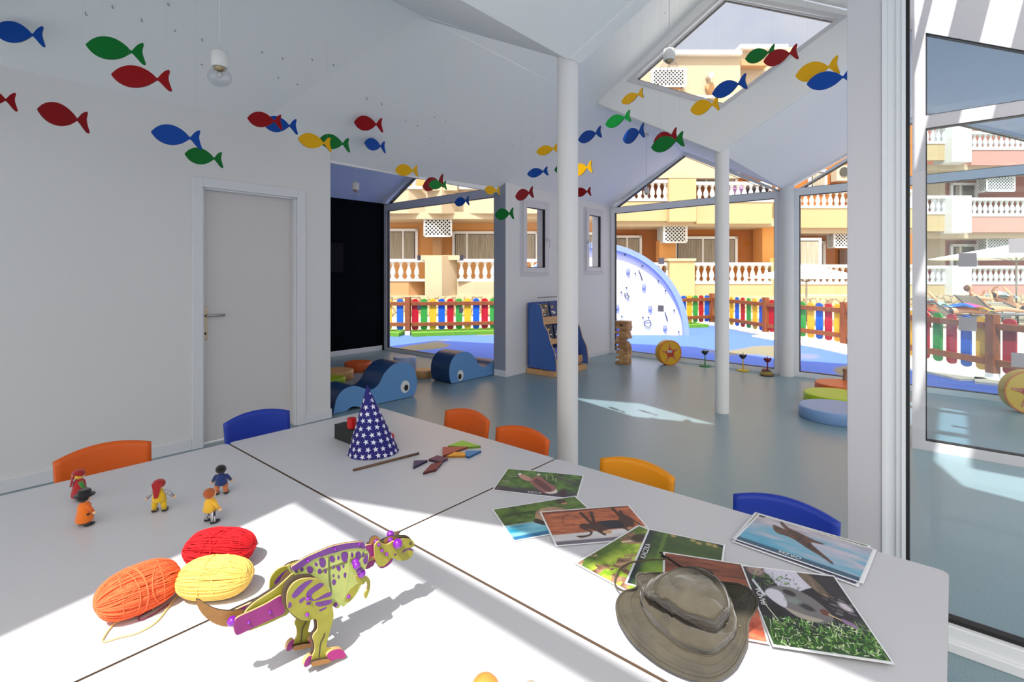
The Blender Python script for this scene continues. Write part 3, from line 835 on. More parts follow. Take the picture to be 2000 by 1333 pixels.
# --- climbing wall: half ring with blue rim ---
t0 = 11.7
base = CP(pu(1163, t0), -.06, t0)
cwl = empty('climbing_wall', base, YAW-PI/2, 'white half-ring climbing wall with blue padded rim outside the gable window', 'climbing wall')
R0, R1_ = .60, 2.0
b = MB(); wp = mat('climbing_panel', (232, 232, 240), .5); N = 40
pts = [(R1_*math.cos(PI*i/N), 0, R1_*math.sin(PI*i/N)) for i in range(N+1)]+[(R0*math.cos(PI*i/N), 0, R0*math.sin(PI*i/N)) for i in range(N, -1, -1)]
for i in range(N):
    a0, a1 = PI*i/N, PI*(i+1)/N
    b.prism([(R*math.cos(a), 0, R*math.sin(a)) for R, a in ((R0, a0), (R1_, a0), (R1_, a1), (R0, a1))], (0, .08, 0), wp)
b.build('panel', cwl)
rim = mat('periwinkle_pad', (138, 158, 226), .5)
def arc(R, dr, m, y0, y1, nm):
    b = MB()
    for i in range(N):
        a0, a1 = PI*i/N, PI*(i+1)/N
        b.prism([(r_*math.cos(a), y0, r_*math.sin(a)) for r_, a in ((R, a0), (R+dr, a0), (R+dr, a1), (R, a1))], (0, y1-y0, 0), m)
    b.build(nm, cwl)
arc(R1_-.02, .12, rim, -.12, .5, 'rim'); arc(R0-.06, .06, rim, -.12, .5, 'inner_rim')
arc(R1_+.04, .07, trim_m, -.05, .45, 'edge_strip')
hold = mat('grey_hold', (150, 156, 190), .5); dk = mat('dark_bolt', (60, 62, 78), .5)
def cpx(px, py): return ((px-1163)/FP*t0, -.03, CH-(py-HY)/FP*t0+.06)
for px, py in ((1226, 530), (1257, 560), (1269, 602), (1298, 640), (1205, 600)):
    x_, y_, z_ = cpx(px, py); b = MB(); b.ball((x_, y_, z_), (.05, .05, .085), hold, 10, 8); b.ball((x_-.01, y_-.03, z_+.06), (.03, .03, .03), wp, 8, 6); b.build('hold', cwl)
for px, py in ((1220, 498), (1240, 534), (1254, 520), (1285, 549), (1299, 568), (1223, 562), (1213, 571), (1255, 620), (1266, 620), (1316, 606), (1214, 618), (1325, 648)):
    x_, y_, z_ = cpx(px, py); b = MB(); b.ball((x_, y_, z_), .02, dk, 8, 6); b.build('bolt', cwl)
for seq in ([(1219, 574), (1224, 572), (1228, 580), (1227, 585), (1221, 580), (1219, 574)], [(1257, 629), (1262, 627), (1269, 626), (1271, 634), (1266, 640), (1259, 636), (1257, 629)], [(1247, 528), (1251, 538), (1254, 548)], [(1298, 609), (1300, 616), (1303, 628)]):
    b = MB(); b.tube([cpx(*p) for p in seq], .011, dk, n=6); b.build('handle_loop', cwl)

# --- parasols ---
def parasol(top, R, rise, label, pole_to=0, tilt=None):
    root = empty('parasol', (top.x, top.y, -.1), 0, label, 'parasol')
    b = MB(); n_ = 8; z0 = top.z+.1-rise; cloth = mat('white_canvas', (250, 249, 246), .9)
    vs = [(0, 0, top.z+.1)]+[(R*math.cos(2*PI*i/n_+.3), R*math.sin(2*PI*i/n_+.3), z0) for i in range(n_)]
    vs += [(v[0]*.99, v[1]*.99, v[2]-.012) for v in vs]
    fs = [(0, 1+i, 1+(i+1) % n_) for i in range(n_)]+[(n_+1, n_+2+(i+1) % n_, n_+2+i) for i in range(n_)]+[(1+i, n_+2+i, n_+2+(i+1) % n_, 1+(i+1) % n_) for i in range(n_)]
    b.add(vs, fs, cloth); b.build('canopy', root)
    b = MB(); b.tube([(0, 0, 0.02), (0, 0, top.z+.08)], .025, metal_m); b.build('pole', root)
    for i in range(n_):
        a = 2*PI*i/n_+.3
        b = MB(); b.tube([(0, 0, z0-.1), (R*.55*math.cos(a), R*.55*math.sin(a), z0+rise*.43)], .012, metal_m, n=6); b.build('rib', root)
    b = MB(); b.cyl((0, 0, 0), .28, .08, mat('concrete', (170, 168, 160), .9)); b.build('base', root)
    return root
parasol(PD(1575, 515, 14.6), 1.55, .42, 'white parasol seen left of the white frame post')
parasol(PD(1985, 476, 15.4), 2.15, .45, 'white parasol above the sunbathers at the right edge')
# ---------------- tables ----------------
TZ = .585
top_m = mat('white_laminate', (206, 205, 209), .32, spec=.45)
edge_m = mat('brown_table_edge', (112, 92, 76), .6)
leg_m = mat('grey_steel_tube', (120, 122, 126), .35, metal=.8)
def table(x0, x1, y0, y1, label):
    root = empty('classroom_table', ((x0+x1)/2, (y0+y1)/2, 0), 0, label, 'table', None)
    hx, hy = (x1-x0)/2, (y1-y0)/2
    b = MB(); pts = rrect(-hx, hx, -hy, hy, .022)
    b.prism([(x, y, TZ-.022) for x, y in pts], (0, 0, .022), top_m, edge_m)
    b.build('tabletop', root)
    b = MB()
    for s_ in (-1, 1): b.box(-hx+.05, hx-.05, s_*(hy-.06)-.012, s_*(hy-.06)+.012, TZ-.06, TZ-.0225, leg_m); b.box(s_*(hx-.06)-.012, s_*(hx-.06)+.012, -hy+.05, hy-.05, TZ-.06, TZ-.0225, leg_m)
    b.build('apron', root)
    for sx in (-1, 1):
        for sy in (-1, 1):
            b = MB(); b.cyl((sx*(hx-.06), sy*(hy-.06), 0.012), .02, TZ-.04, leg_m, 16)
            b.cyl((sx*(hx-.06), sy*(hy-.06), 0), .022, .03, gasket_m, 16); b.build('leg', root)
    return root
table(.9075, 1.704, 1.2335, 2.452, 'white table farthest from the camera, under the starry cone hat and tangram')
table(.9075, 1.704, .010, 1.2265, 'white table on the right, under the animal photos and the cloth hat')
table(.100, .8995, 1.2335, 2.452, 'white table on the left, under the little dolls and the yarn')
table(.100, .8995, .010, 1.2265, 'white table nearest the camera, under the wooden dinosaur')

# ---------------- small chairs ----------------
def chair_proto(m, label):
    root = empty('child_chair', (0, 0, 0), 0, label, 'chair', None)
    # faces +y (sitter looks to +y), back at y = -.16
    nx, nz = 14, 12
    # backrest : curved shell
    def sheet(f, m_, t, name, nu, nv):
        b = MB(); vs = []; fs = []
        for s_ in (0, 1):
            for j in range(nv+1):
                for i in range(nu+1):
                    u, v = i/nu*2-1, j/nv
                    p = Vector(f(u, v)); e_ = 1e-3
                    nn = (Vector(f(u+e_, v))-p).cross(Vector(f(u, v+e_))-p).normalized()
                    vs.append(p+nn*(t/2 if s_ else -t/2))
        N_ = (nu+1)*(nv+1)
        for s_ in (0, 1):
            for j in range(nv):
                for i in range(nu):
                    a = s_*N_+j*(nu+1)+i; q = (a, a+1, a+nu+2, a+nu+1)
                    fs.append(q if s_ else q[::-1])
        bd = [i for i in range(nu+1)]+[j*(nu+1)+nu for j in range(1, nv+1)]+[nv*(nu+1)+i for i in range(nu-1, -1, -1)]+[j*(nu+1) for j in range(nv-1, 0, -1)]
        for k in range(len(bd)):
            a, c = bd[k], bd[(k+1) % len(bd)]
            fs.append((a, c, c+N_, a+N_))
        b.add(vs, fs, m_, True)
        o = b.build(name, root)
        return o
    def back(u, v):
        w = .158-.008*(1-v)
        uu = u
        ztop = .632-.026*uu*uu
        z = .37+(ztop-.37)*v
        return (w*uu, -.17-.035*v+.030*uu*uu, z)
    sheet(back, m, .016, 'backrest', 16, 12)
    def seat(u, v):
        w = .165*(1-.08*(1-v)); y = -.155+.33*v
        return (w*u, y, .315+.012*u*u-.012*math.sin(PI*v)+(.03*(1-v)**6)-.02*v**6)
    sheet(seat, m, .012, 'seat', 12, 12)
    b = MB(); b.prism([(-.05, -.158, .31), (.05, -.158, .31), (.06, -.178, .40), (-.06, -.178, .40)], (0, -.012, 0), m); b.build('back_bridge', root)
    for sx in (-1, 1):
        b = MB()
        b.tube(smooth_poly([(sx*.16, .17, .012), (sx*.145, .12, .28), (sx*.14, .08, .297), (sx*.14, -.08, .297), (sx*.148, -.12, .28), (sx*.165, -.20, .012)], 5, False), .0105, leg_m, n=10)
        b.build('leg_frame', root)
        for yy in (.17, -.20):
            b = MB(); b.cyl((sx*(.16 if yy > 0 else .165), yy, 0), .014, .03, gasket_m, 12); b.build('foot_cap', root)
    b = MB(); b.tube([(-.14, 0, .292), (.14, 0, .292)], .009, leg_m, n=8); b.build('cross_bar', root)
    return root
ch_or = mat('orange_plastic', (224, 96, 22), .4, spec=.4); ch_bl = mat('blue_plastic', (28, 58, 168), .4, spec=.4); ch_ye = mat('amber_plastic', (238, 150, 14), .4, spec=.4)
GRP = 'child chairs around the tables'
c0 = chair_proto(ch_or, 'orange chair at the left table, its back against the white wall'); c0['group'] = GRP
def put_chair(x, y, rz, m, label, z=1.0, first=False):
    o = c0 if first else dup(c0, label=label, group=GRP, matswap={'orange_plastic': m} if m is not ch_or else None)
    o.location = (x, y, 0); o.rotation_euler = (0, 0, rz); o.scale = (1, 1, z); o['label'] = label
put_chair(.50, 2.44, PI, ch_or, 'orange chair at the far left of the photo, its back to the plain wall', 1.02, True)
put_chair(1.11, 2.45, PI, ch_bl, 'blue chair in front of the white door', 1.035)
put_chair(1.68, 1.91, PI/2, ch_or, 'orange chair beside the tangram, the one farther from the white column', 1.0)
put_chair(1.68, 1.54, PI/2, ch_or, 'orange chair right beside the white column', .97)
put_chair(1.68, .955, PI/2, ch_ye, 'amber yellow chair to the right of the white column', .945)
put_chair(1.68, .425, PI/2, ch_bl, 'blue chair behind the stack of photos with the eagle on top', .945)

# ---------------- foam whales ----------------
wh_side = mat('whale_blue_vinyl', (98, 148, 200), .45, bump=.05, bscale=12); wh_top = mat('whale_navy_vinyl', (24, 60, 104), .35, bump=.05, bscale=12)
def whale(outline_px, zoomf, Yf, depth, eye_c, eye_px, label, flip=1):
    pts = []
    for p in outline_px:
        q = PY(*zoomf(*p), Yf); pts.append((q.x, max(q.z, .006)))
    sm = smooth_poly([(x, 0, z) for x, z in pts], 3)
    pts = [(v.x, max(.005, v.z)) for v in sm]
    cx_ = sum(p[0] for p in pts)/len(pts)
    root = empty('foam_whale', (cx_, Yf+depth/2, 0), 0, label, 'soft play block', 'blue foam whales')
    b = MB(); b.prism([(x-cx_, -depth/2, z) for x, z in pts], (0, depth, 0), wh_side, wh_top)
    b.build('body', root)
    e = PY(*zoomf(*eye_c), Yf)
    for nm, rx, rz_, m, dy, dx in (('eye_white', eye_px[0], eye_px[1], mat('eye_white', (226, 226, 222), .5), -.004, 0), ('pupil', eye_px[2], eye_px[3], mat('eye_black', (14, 14, 18), .4), -.008, eye_px[4])):
        b = MB(); b.prism([(e.x-cx_+dx+rx*math.cos(2*PI*i/28), -depth/2+dy, e.z+(-.012 if nm == 'pupil' else 0)+rz_*math.sin(2*PI*i/28)) for i in range(28)], (0, .006, 0), m)
        b.build(nm, root)
    return root
zf = lambda x, y: (620+x*.2251, 650+y*.2251)
whale([(142, 712), (150, 640), (170, 565), (215, 505), (270, 473), (320, 464), (380, 475), (430, 494), (480, 492), (525, 455), (550, 415), (580, 355), (640, 290), (690, 264), (740, 255), (790, 270), (835, 310), (858, 370), (866, 440), (855, 500), (838, 545), (815, 568), (700, 585), (520, 630), (400, 655), (376, 652), (330, 640), (285, 652), (255, 678), (240, 705), (190, 714)], zf, 4.47, .34, (760, 470), (.058, .066, .026, .032, .012), 'blue foam whale facing right, the bigger one beside the white wall corner')
whale([(1190, 477), (1162, 440), (1146, 380), (1146, 300), (1170, 230), (1215, 182), (1280, 165), (1335, 185), (1375, 230), (1400, 280), (1440, 298), (1480, 282), (1515, 248), (1560, 238), (1600, 260), (1622, 310), (1632, 372), (1590, 384), (1560, 374), (1535, 371), (1512, 382), (1500, 402), (1420, 420), (1300, 455), (1230, 470)], zf, 4.62, .34, (1240, 372), (.05, .066, .026, .034, -.014), 'blue foam whale facing left, in front of the alcove window')

# ---------------- foam discs and other soft blocks ----------------
def pouf(cx_, cy_, r_, h_, rgb, nm, label, z0=0, group=None):
    m = mat(nm, rgb, .4, bump=.04, bscale=14)
    b = MB(); e_ = .012
    b.lathe([(r_-e_, 0), (r_, e_), (r_, h_-e_), (r_-e_*.3, h_-e_*.3), (r_-e_, h_)], m, n=44)
    o = b.build('foam_disc', loc=(cx_, cy_, z0)); tag(o, label, 'foam disc', group)
def pat(px, py, r_):  # centre from front-bottom pixel
    p = PZ(px, py); return p.x+FW.x*r_, p.y+FW.y*r_
x_, y_ = pat(692, 729, .18); pouf(x_, y_, .185, .12, (206, 92, 36), 'foam_rust', 'flat orange foam disc lying in front of the blackboard')
x_, y_ = pat(646, 748, .2); pouf(x_, y_, .21, .12, (206, 158, 104), 'foam_tan', 'tan foam disc half hidden by the white wall corner, beside the blackboard')
x_, y_ = pat(640, 757, .16); pouf(x_-.06, y_-.06, .17, .10, (150, 182, 30), 'foam_lime_back', 'green foam disc just behind the tail of the bigger whale')
x_, y_ = pat(724, 752, .14); pouf(x_, y_, .13, .16, (150, 72, 40), 'foam_brown', 'reddish brown foam block behind the back of the bigger whale')
x_, y_ = pat(786, 742, .14); pouf(x_, y_, .145, .27, (150, 168, 204), 'foam_pale_blue', 'pale blue foam cylinder behind the head of the bigger whale')
x_, y_ = pat(822, 741, .12); pouf(x_, y_, .13, .10, (196, 150, 96), 'foam_sand', 'sand coloured foam block right of the pale blue cylinder')
x_, y_ = pat(1668, 834, .26); pouf(x_, y_, .30, .11, (124, 160, 206), 'foam_blue', 'light blue foam disc nearest in the row beside the white post')
x_, y_ = pat(1668, 804, .28); pouf(x_, y_, .29, .11, (172, 200, 24), 'foam_lime', 'lime green foam disc between the orange and light blue ones')
x_, y_ = pat(1672, 780, .24); pouf(x_, y_, .26, .12, (216, 100, 40), 'foam_orange', 'orange foam disc farthest in the row beside the white post')
b = MB(); b.lathe([(.03, 0), (.03, .16), (.02, .2), (.03, .22), (.03, .25)], mat('dark_beech', (150, 118, 94), .5), n=16)
p = PZ(1651, 764); b_ = b.build('wooden_skittle', loc=(p.x+.02, p.y, 0)); tag(b_, 'small wooden skittle standing behind the orange foam disc', 'skittle')

# ---------------- book display ----------------
bx, byf, byb = 5.372, 3.925, 4.37
root = empty('book_display', (bx+.39, 4.15, 0), 0, 'blue wavy-sided wooden book display standing against the back wall', 'bookcase')
blue_lam = mat('blue_laminate', (62, 100, 172), .45)
zb = lambda x, y: (1010+x*.135, 580+y*.135)
ol = [(175, 1015), (172, 600), (172, 200), (185, 130), (225, 105), (285, 102), (330, 118), (352, 170), (368, 290), (385, 400), (410, 450), (440, 500), (456, 560), (475, 650), (510, 735), (535, 790), (552, 870), (562, 980), (568, 1085)]
prof = [PX(*zb(*p), bx) for p in ol]; prof = [(p.y, p.z) for p in prof]
o_ = Vector((bx+.39, 4.15, 0))
wlen = .775
for k, xx in enumerate((0, wlen-.018)):
    b = MB(); b.prism([(bx+xx-o_.x, y-o_.y, z) for y, z in prof], (.018, 0, 0), blue_lam, wood_m); b.build('side_panel', root)
b = MB(); b.box(bx-.005-o_.x, bx+wlen+.005-o_.x, byf-.012-o_.y, byb-o_.y, 0, .07, wood_m); b.build('plinth', root, bevel=.004)
b = MB(); b.box(bx+.018-o_.x, bx+wlen-.018-o_.x, byb-.02-o_.y, byb-.005-o_.y, .07, .95, blue_lam); b.build('back_panel', root)
shelves = [(3.97, .10, .20), (4.05, .40, .47), (4.13, .66, .76)]
for yf, z0, z1 in shelves:
    b = MB(); b.box(bx+.018-o_.x, bx+wlen-.018-o_.x, yf-o_.y, yf+.014-o_.y, z0, z1, wood_m); b.box(bx+.018-o_.x, bx+wlen-.018-o_.x, yf+.014-o_.y, byb-.02-o_.y, z0, z0+.012, wood_m); b.build('shelf', root)
b = MB(); b.tube([(bx+.018-o_.x, 4.2-o_.y, 1.02), (bx+wlen-.018-o_.x, 4.2-o_.y, 1.02)], .006, leg_m); b.build('rail', root)
# books leaning on the shelves
bk = [(0, 'dark grey picture book with white lettering, top shelf at its left end', (70, 68, 66), .22, .27, .02, 2), (0, 'blue book with a white corner on the top shelf beside the grey one', (40, 52, 110), .18, .28, .27, 2),
      (0, 'brown picture book at the right end of the top shelf', (120, 90, 60), .2, .26, .48, 2), (0, 'black and white patterned book on the middle shelf', (40, 40, 46), .20, .24, .02, 1),
      (0, 'navy book on the middle shelf next to the patterned one', (30, 40, 80), .18, .23, .25, 1), (0, 'green book at the right end of the middle shelf', (70, 110, 80), .2, .23, .47, 1),
      (0, 'blue and white book on the lowest shelf at its left end', (60, 80, 170), .2, .24, .02, 0), (0, 'beige book in the middle of the lowest shelf', (190, 170, 140), .2, .22, .26, 0), (0, 'red and yellow comic book at the right end of the lowest shelf', (170, 60, 50), .2, .26, .50, 0)]
for i, (_, lab, rgb, w_, h_, xo, sh_) in enumerate(bk):
    yf, z0, z1 = shelves[sh_]; m = mat('book_cover_%d' % i, rgb, .4, vary=.5, vscale=14); pg = mat('paper', (236, 232, 222), .8)
    r_ = empty('book', (bx+.03+xo, yf+.03, z0+.014), 0, lab, 'book'); r_.rotation_euler = (-.22, 0, 0)
    b = MB(); b.box(0, w_, 0, .003, 0, h_, m); b.box(0, w_, .012, .015, 0, h_, m); b.box(0, .003, 0, .015, 0, h_, m); b.build('cover', r_)
    b = MB(); b.box(.003, w_-.003, .003, .012, .003, h_-.003, pg); b.build('pages', r_)
    b = MB(); wm = mat('print_white', (232, 232, 226), .6)
    rnd = random.Random(i)
    for k in range(7):
        x0 = rnd.uniform(.015, w_-.07); z0_ = rnd.uniform(.03, h_-.05); b.box(x0, x0+rnd.uniform(.02, .06), -.0008, 0, z0_, z0_+rnd.uniform(.008, .03), wm if k % 2 else mat('print_gold', (214, 170, 90), .6))
    b.build('cover_print', r_)

# ---------------- block tower ----------------
jc = PZ(1223, 712); jx, jy = jc.x+.03, jc.y+.06
root = empty('block_tower', (jx, jy, 0), .12, 'tall tower of stacked wooden blocks beside the gable window', 'block tower')
jw = [mat('pine_block_%d' % i, c, .6, vary=.15, vscale=30) for i, c in enumerate(((190, 146, 98), (170, 124, 80), (206, 164, 116)))]
rnd = random.Random(3)
off = 0
for lv in range(17):
    if lv == 5: off = -.0
    ox = {5: .0, 6: -.03, 7: -.03, 8: -.012, 9: -.012, 4: .012}.get(lv, 0)+rnd.uniform(-.005, .005)
    skip = rnd.choice([None, 0, 1, 2]) if 0 < lv < 16 else None
    for k in range(3):
        if k == skip: continue
        b = MB(); a = (k-1)*.062; j = rnd.uniform(-.012, .012)
        if lv % 2: b.box(-.094+j+ox, .094+j+ox, a-.030, a+.030, .0375*lv, .0375*lv+.0365, rnd.choice(jw))
        else: b.box(a-.030+ox, a+.030+ox, -.094+j, .094+j, .0375*lv, .0375*lv+.0365, rnd.choice(jw))
        b.build('wooden_block', root, bevel=.003)

# ---------------- starfish drum cushions ----------------
def drum(c, r, th, facing, label):
    root = empty('starfish_cushion', (c.x, c.y, 0), facing, label, 'cushion', 'round starfish cushions')
    ye = mat('mustard_vinyl', (214, 164, 26), .45, bump=.04, bscale=14); oe = mat('orange_piping', (222, 110, 40), .5)
    red = mat('starfish_red', (176, 58, 26), .55); M_ = Matrix.Translation((0, 0, r)) @ Matrix.Rotation(PI/2, 4, 'X')
    b = MB(); b.lathe([(r-.01, -th/2), (r, -th/2+.012), (r, th/2-.012), (r-.01, th/2)], ye, n=48, M=M_); b.build('body', root)
    b = MB(); b.tube([(r*math.cos(a)*.995, -th/2+.004, r+r*math.sin(a)*.995) for a in [2*PI*i/48 for i in range(48)]], .006, oe, closed=True, n=6); b.build('piping', root)
    # starfish facing -y
    b = MB(); pts = []
    for i in range(10):
        a = PI/2+.12+2*PI*i/10; q = r*(.80 if i % 2 == 0 else .30)
        pts.append((q*math.cos(a), -th/2-.003, r+q*math.sin(a)))
    pts = smooth_poly(pts, 4); b.prism(pts, (0, .004, 0), red); b.build('starfish', root)
    b = MB(); dotm = mat('starfish_dot', (206, 120, 90), .6)
    for i in range(5):
        a = PI/2+.12+2*PI*i/5
        for q in (.42, .55, .67): b.prism([(r*q*math.cos(a)+.012*math.cos(t_), -th/2-.0045, r+r*q*math.sin(a)+.012*math.sin(t_)) for t_ in [2*PI*k/8 for k in range(8)]], (0, .002, 0), dotm)
    b.build('starfish_dots', root)
    for sx in (-1, 1):
        b = MB(); cx_ = sx*r*.11-.01
        b.prism([(cx_+r*.11*math.cos(t_), -th/2-.006, r*1.12+r*.11*math.sin(t_)) for t_ in [2*PI*k/16 for k in range(16)]], (0, .003, 0), mat('eye_white', (226, 226, 222), .5))
        b.prism([(cx_+r*.03+r*.05*math.cos(t_), -th/2-.008, r*1.10+r*.05*math.sin(t_)) for t_ in [2*PI*k/12 for k in range(12)]], (0, .003, 0), mat('eye_black', (14, 14, 18), .4))
        b.build('eye', root)
p = PZ(1306, 713); drum(Vector((p.x+.02, p.y+.02)), .18, .13, YAW-PI/2+.25, 'round mustard cushion with a red starfish leaning near the gable window')
p = CP(pu(2006, 4.95), 0, 4.95); drum(Vector((5.62, -.42)) if False else p, .205, .13, YAW-PI/2-.3, 'round mustard starfish cushion cut off by the right edge of the photo')

# ---------------- spinning tops on stands ----------------
def stand(px, py, rgb, label, dark=(34, 36, 40), stack=False):
    p = PZ(px, py); nm = 'toy_%d' % px
    root = empty('toy_flower', (p.x, p.y, 0), 0, label, 'toy', 'little toy flowers on stands')
    m = mat(nm, rgb, .4); dkm = mat('toy_dark_%d' % px, dark, .5)
    if stack:
        for k in range(4):
            b = MB(); b.ball((.02*(k-1.5), .01*k, .013+.016*k), (.10-.016*k, .09-.014*k, .015), mat('toy_stack_%d' % k, [(120, 96, 60), (180, 150, 60), (96, 84, 60), (140, 60, 60)][k], .6), 16, 8); b.build('ring', root)
    else:
        b = MB(); b.lathe([(.075, 0), (.08, .006), (.078, .014), (.02, .018)], m, n=28); b.build('base', root)
    b = MB(); b.tube([(0, 0, .015), (0, 0, .17)], .008, m if not stack else dkm, n=8); b.build('stem', root)
    b = MB(); b.ball((0, 0, .195), (.036, .036, .03), mat('toy_head_%d' % px, dark, .5), 14, 8)
    for k in range(6):
        a = 2*PI*k/6; b.ball((.036*math.cos(a), .036*math.sin(a), .205+.01*(k % 2)), .015, mat('toy_head_%d' % px, dark, .5), 8, 6)
    b.build('head', root)
    b = MB(); b.tube([(0, 0, .21), (.012, 0, .25)], .004, dkm, n=6); b.build('tip', root)
stand(1377, 716, (60, 130, 60), 'toy flower with a green base on the floor, left of the lone column', (30, 44, 40))
stand(1451, 725, (226, 186, 30), 'toy flower with a yellow base on the floor, right of the lone column', (34, 34, 40))
stand(1499, 733, (110, 90, 50), 'toy flower with a dark red head on a pile of rings, beside the back column', (120, 24, 48), True)

# ---------------- television on the blackboard wall ----------------
root = empty('wall_television', (4.46, 7.56, 1.3), 0, 'dark flat screen hung on the black wall of the alcove', 'television')
q0, q1 = PY(640, 472, 7.55), PY(670, 534, 7.55)
b = MB(); b.box(q0.x-.3-4.46, q1.x-4.46, -.04, .035, q1.z-1.3, q0.z-1.3, mat('tv_black', (8, 9, 11), .8, spec=.1)); b.build('housing', root, bevel=.006)
b = MB(); b.box(q0.x-.28-4.46, q1.x-.02-4.46, -.043, -.04, q1.z-1.28, q0.z-1.32, mat('tv_screen', (16, 17, 20), .6, spec=.1)); b.build('screen', root)
# ---------------- pendant lamps ----------------
cordm = mat('white_cord', (214, 214, 210), .6); sockm = mat('white_socket', (216, 216, 212), .45); filam = mat('brass_filament', (170, 150, 110), .3, metal=1)
def ceil_z(x, y):
    if y > 4.45: return 3.42-(abs(y-6.0))*.5625-.02
    if x < 2.5:
        if y > YR: return 3.30-(y-YR)*.51
        if y > 1.72: return 2.60+(y-1.72)*.522
        return 2.60+(1.72-y)*.5
    if x < 5.0:
        if y > YR: return 3.27-(y-YR)*.58
        if y > 1.67: return PK-(y-1.67)*.60
        return PK-(1.67-y)*.60
    if y > YR: return 3.20-(y-YR)*.54
    if y > 1.7: return 2.48+(y-1.7)*.53
    return 2.48+(1.7-y)*.52
def lamp(px, t, py_top, py_sock, py_bot, sw_, bw_, label):
    """socket top/bottom pixels, bulb bottom pixel; widths in pixels"""
    p = PD(px, py_sock, t); x_, y_ = p.x, p.y
    zt = CH-(py_top-HY)/FP*t; zs = CH-(py_sock-HY)/FP*t; zb_ = CH-(py_bot-HY)/FP*t
    rs, rb = sw_/2/FP*t, bw_/2/FP*t
    root = empty('pendant_lamp', (x_, y_, ceil_z(x_, y_)), 0, label, 'pendant lamp', 'bare bulb pendant lamps')
    Z0 = ceil_z(x_, y_)
    b = MB(); b.tube([(0, 0, .01), (0, 0, zt-Z0)], .0028, cordm, n=6); b.build('cord', root)
    b = MB(); b.lathe([(.028, -.03), (.03, 0)], sockm, n=20); b.build('ceiling_rose', root)
    b = MB(); b.lathe([(rs*.3, zt-Z0+.008), (rs*.92, zt-Z0), (rs, zt-Z0-.006), (rs, zs-Z0+.004), (rs*.9, zs-Z0)], sockm, n=28); b.build('socket', root)
    H = zs-zb_
    prof = []
    for k in range(13):
        a = PI*(.12+.88*k/12)
        prof.append((max(.0005, rb*math.sin(a)), (zs-Z0)-H*.02-(1-math.cos(a))*.5*H*1.0))
    b = MB(); b.lathe([(rs*.75, zs-Z0)]+prof, bulb_m, n=28, caps=False); b.build('bulb', root)
    b = MB(); b.lathe([(rs*.62, zs-Z0), (rs*.62, zs-Z0-.012), (.004, zs-Z0-.02)], filam, n=16)
    b.tube([(-.008, 0, zs-Z0-.015), (-.012, 0, zs-Z0-H*.45), (0, .01, zs-Z0-H*.55), (.012, 0, zs-Z0-H*.45), (.008, 0, zs-Z0-.015)], .0012, filam, n=5); b.build('filament', root)
lamp(429, 2.3, 102, 132, 168, 31, 42, 'bare bulb pendant lamp nearest the camera, hanging left of the ceiling valley')
lamp(1307, 3.1, 97, 118, 145, 23, 33, 'bare bulb pendant lamp hanging in front of the diamond window')
lamp(694, 5.6, 357, 371, 385, 14, 17, 'bare bulb pendant lamp inside the alcove with the black wall')
lamp(1263, 6.8, 367, 378, 391, 10, 13, 'bare bulb pendant lamp hanging in front of the far gable window')

# ---------------- hanging fish ----------------
fcol = {'r': (mat('red_acrylic', (142, 6, 14), .4, spec=.2), 'red'), 'g': (mat('green_acrylic', (6, 112, 42), .4, spec=.2), 'green'), 'b': (mat('blue_acrylic', (10, 70, 158), .4, spec=.2), 'blue'), 'y': (mat('yellow_acrylic', (226, 170, 6), .4, spec=.2), 'yellow')}
thread = mat('nylon_thread', (206, 208, 210), .4)
FO = [(-.5, 0), (-.46, .045), (-.40, .095), (-.30, .145), (-.18, .170), (-.05, .165), (.08, .125), (.18, .070), (.245, .022), (.28, .045), (.33, .10), (.39, .145), (.45, .165), (.46, .13), (.44, .06), (.445, .0), (.47, -.07), (.50, -.15), (.46, -.165), (.40, -.13), (.33, -.07), (.28, -.03), (.245, -.018), (.18, -.06), (.08, -.115), (-.05, -.155), (-.18, -.165), (-.30, -.145), (-.40, -.10), (-.46, -.05)]
FS = smooth_poly([(x, y, 0) for x, y in FO], 3)
LX = {'dark red fish overlapping a blue one right of the nearest bulb': .21, 'blue fish partly behind the dark red one': .24, 'red fish mostly hidden behind a green one at the alcove window': .36, 'green fish in front of a red one at the alcove window': .12}
